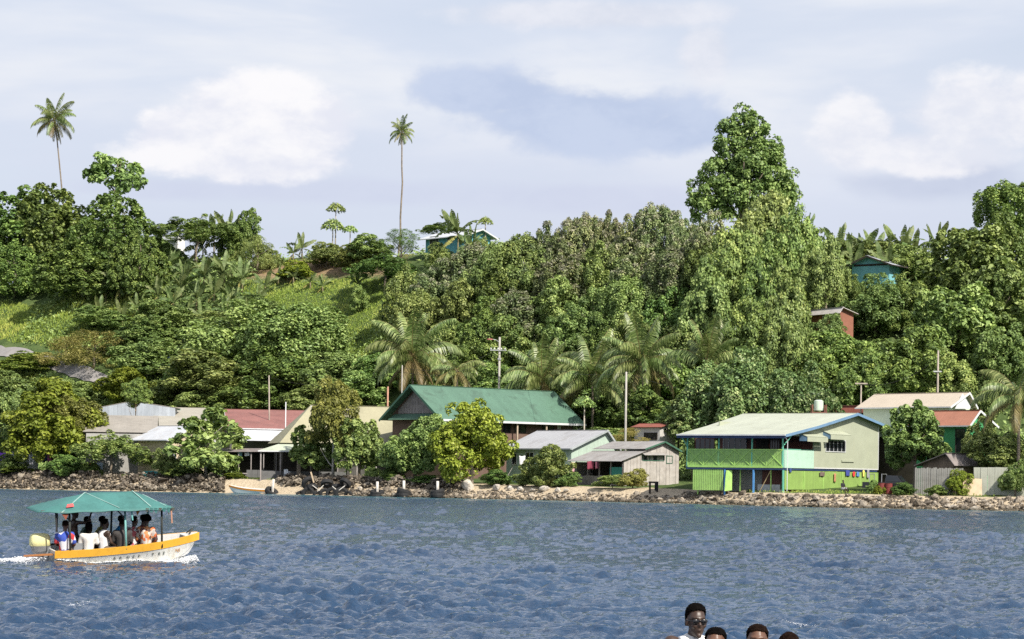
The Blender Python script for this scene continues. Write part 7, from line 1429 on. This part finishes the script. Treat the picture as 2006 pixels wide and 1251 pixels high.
# people on the shore
p = W(179, 928, SY(179, 6.2)); person('person in a red top standing under the umbrella-shaped tree', (p.x, p.y, gz(p.x, p.y)), rad(15), SKIN, cl_m('red_top', (0.60, 0.05, 0.04)), shorts_d, ('crop', HAIR), pose='stand')
p = W(1651, 962, SY(1651, 5.0)); person('person in dark clothes sitting on the rocks at the lime wall', (p.x, p.y, gz(p.x, p.y) + 0.45), rad(40), SKIN, cl_m('black_shirt', (0.02, 0.02, 0.025)), cl_m('pale_shorts', (0.62, 0.62, 0.64)), ('crop', HAIR))
# beached boat
Yb = SY(488, -1.1); p = W(536, 972, Yb); b2 = empty('beached_boat', (p.x, Yb, 0.10), 0, 'white open boat with an orange rim drawn up at the shore', 'boat'); b2.rotation_euler = (rad(-4), rad(1.5), rad(166))
hull_parts(b2, 5.4, 1.5, 0.42, 1.0, mat('boat_white_clean', (0.78, 0.77, 0.74), 0.45, 0.06), mat('boat_orange', (0.72, 0.28, 0.03), 0.5, 0.1), boat_in)
# the people of the nearest boat, seen from the chest up, and the boat that carries them
YF = 18.6; p = W(1290, 1300, YF); b3 = empty('open_boat', (p.x - 0.6, YF + 0.1, 0.05), 0, 'open boat below the bottom edge that carries the four nearest people', 'boat'); hull_parts(b3, 4.4, 1.7, 0.50, 0.75, boat_white, boat_yellow, boat_in)
def front(px, top, Y, hair_h, rz, *a, **k):
    q = W(px, top, Y); s = k.get('s', 1.0); return person(a[0], (q.x, Y, q.z - hair_h * s), rz, *a[1:], voxel=0.0085, dz=-0.05, **k)
G2 = 'people of the nearest boat'
front(1360, 1176, 18.8, 0.838, rad(14), 'tall man in sunglasses and a white singlet', SKIN, cl_m('white_singlet', (0.74, 0.74, 0.72)), shorts_d, ('high', HAIR), shades=True, vest=True, nod=0.4, s=1.06, group=G2)
front(1403, 1226, 18.2, 0.821, rad(-12), 'person with a glossy high forehead beside the man in sunglasses', SKIN2, cl_m('grey_shirt', (0.2, 0.2, 0.22)), shorts_d, ('crop', HAIR), group=G2, s=1.08)
front(1484, 1220, 18.2, 0.821, rad(-5), 'person with cropped reddish-brown hair facing the camera', SKIN2, cl_m('tan_shirt', (0.3, 0.22, 0.15)), shorts_b, ('crop', HAIR2), group=G2, s=1.08)
front(1545, 1236, 18.0, 0.825, rad(5), 'person of whom only rounded dark brown hair shows', SKIN2, cl_m('navy_shirt', (0.03, 0.04, 0.09)), shorts_b, ('bun', HAIR2), group=G2, s=1.05)

# ================================================================== foam: wake, bow wave and scattered whitecaps
fm = bpy.data.materials.new('sea_foam'); fm.use_nodes = True; fb = fm.node_tree.nodes['Principled BSDF']; fb.inputs['Base Color'].default_value = (0.78, 0.80, 0.82, 1); fb.inputs['Roughness'].default_value = 0.8
g = np.random.default_rng(77); P = []; S = []
def foam_at(x, y, z, s): P.append((x, y, z)); S.append(s)
for _ in range(6000):                                     # wake astern and to the sides
    l = g.exponential(1.3); q = BM @ Vector((-0.2 - l, g.normal(0, 0.22 + 0.09 * l), 0)); foam_at(q.x, q.y, g.uniform(0, 0.10) * math.exp(-l / 2.5), g.uniform(0.006, 0.028))
for _ in range(3500):                                     # thrown up along the bow
    t = g.uniform(0.70, 0.97); sd = -1 if g.random() < 0.8 else 1; o_ = abs(g.normal(0, 0.16)); q = BM @ Vector((t * LBo, sd * (sec(t, 1)[0] * 0.8 + o_), 0)); foam_at(q.x, q.y, g.uniform(-0.02, 0.16) * max(0.15, 1 - o_ * 2.5), g.uniform(0.005, 0.02))
for _ in range(500):
    t = g.uniform(0.0, 0.7); q = BM @ Vector((t * LBo, -sec(t, 1)[0] - abs(g.normal(0, 0.10)), 0)); foam_at(q.x, q.y, 0.02, g.uniform(0.01, 0.025))
for (cpx, cpy, nn, sp_) in ((155, 1160, 200, 0.09), (140, 1185, 120, 0.09), (1570, 1222, 240, 0.07), (1745, 1212, 240, 0.08)):
    Yc = EYE * FPX / (cpy - HY + (cpx - CX) * -0.014); c = W(cpx, cpy, Yc)
    for _ in range(nn): foam_at(c.x + g.normal(0, sp_ * 1.6), c.y + g.normal(0, sp_ * 1.8), 0.0, g.uniform(0.003, 0.010))
P = np.array(P); S = np.array(S); P[:, 2] += sea(P[:, 0], P[:, 1], np.full(len(P), 0.05), np.full(len(P), 0.15)) + 0.008
base = [hull_rock(90 + i, 9, (1, 1, 0.6)) for i in range(4)]; V, Fc, off = [], [], 0
for k in range(len(P)):
    me_ = base[k % 4]
    if k < 4: base[k] = (np.array([v.co[:] for v in me_.vertices]), np.array([list(q.vertices) for q in me_.polygons])); me_ = base[k]
    v, f = base[k % 4]; V.append(v * S[k] * np.array([1.5, 1.2, 0.8]) + P[k]); Fc.append(f + off); off += len(v)
me = bpy.data.meshes.new('foam'); me.from_pydata(np.concatenate(V).tolist(), [], np.concatenate(Fc).tolist()); me.materials.append(fm)
o = link(bpy.data.objects.new('foam', me)); o['kind'] = 'stuff'; o['label'] = 'white foam of the wake, bow wave and whitecaps'; o['category'] = 'foam'
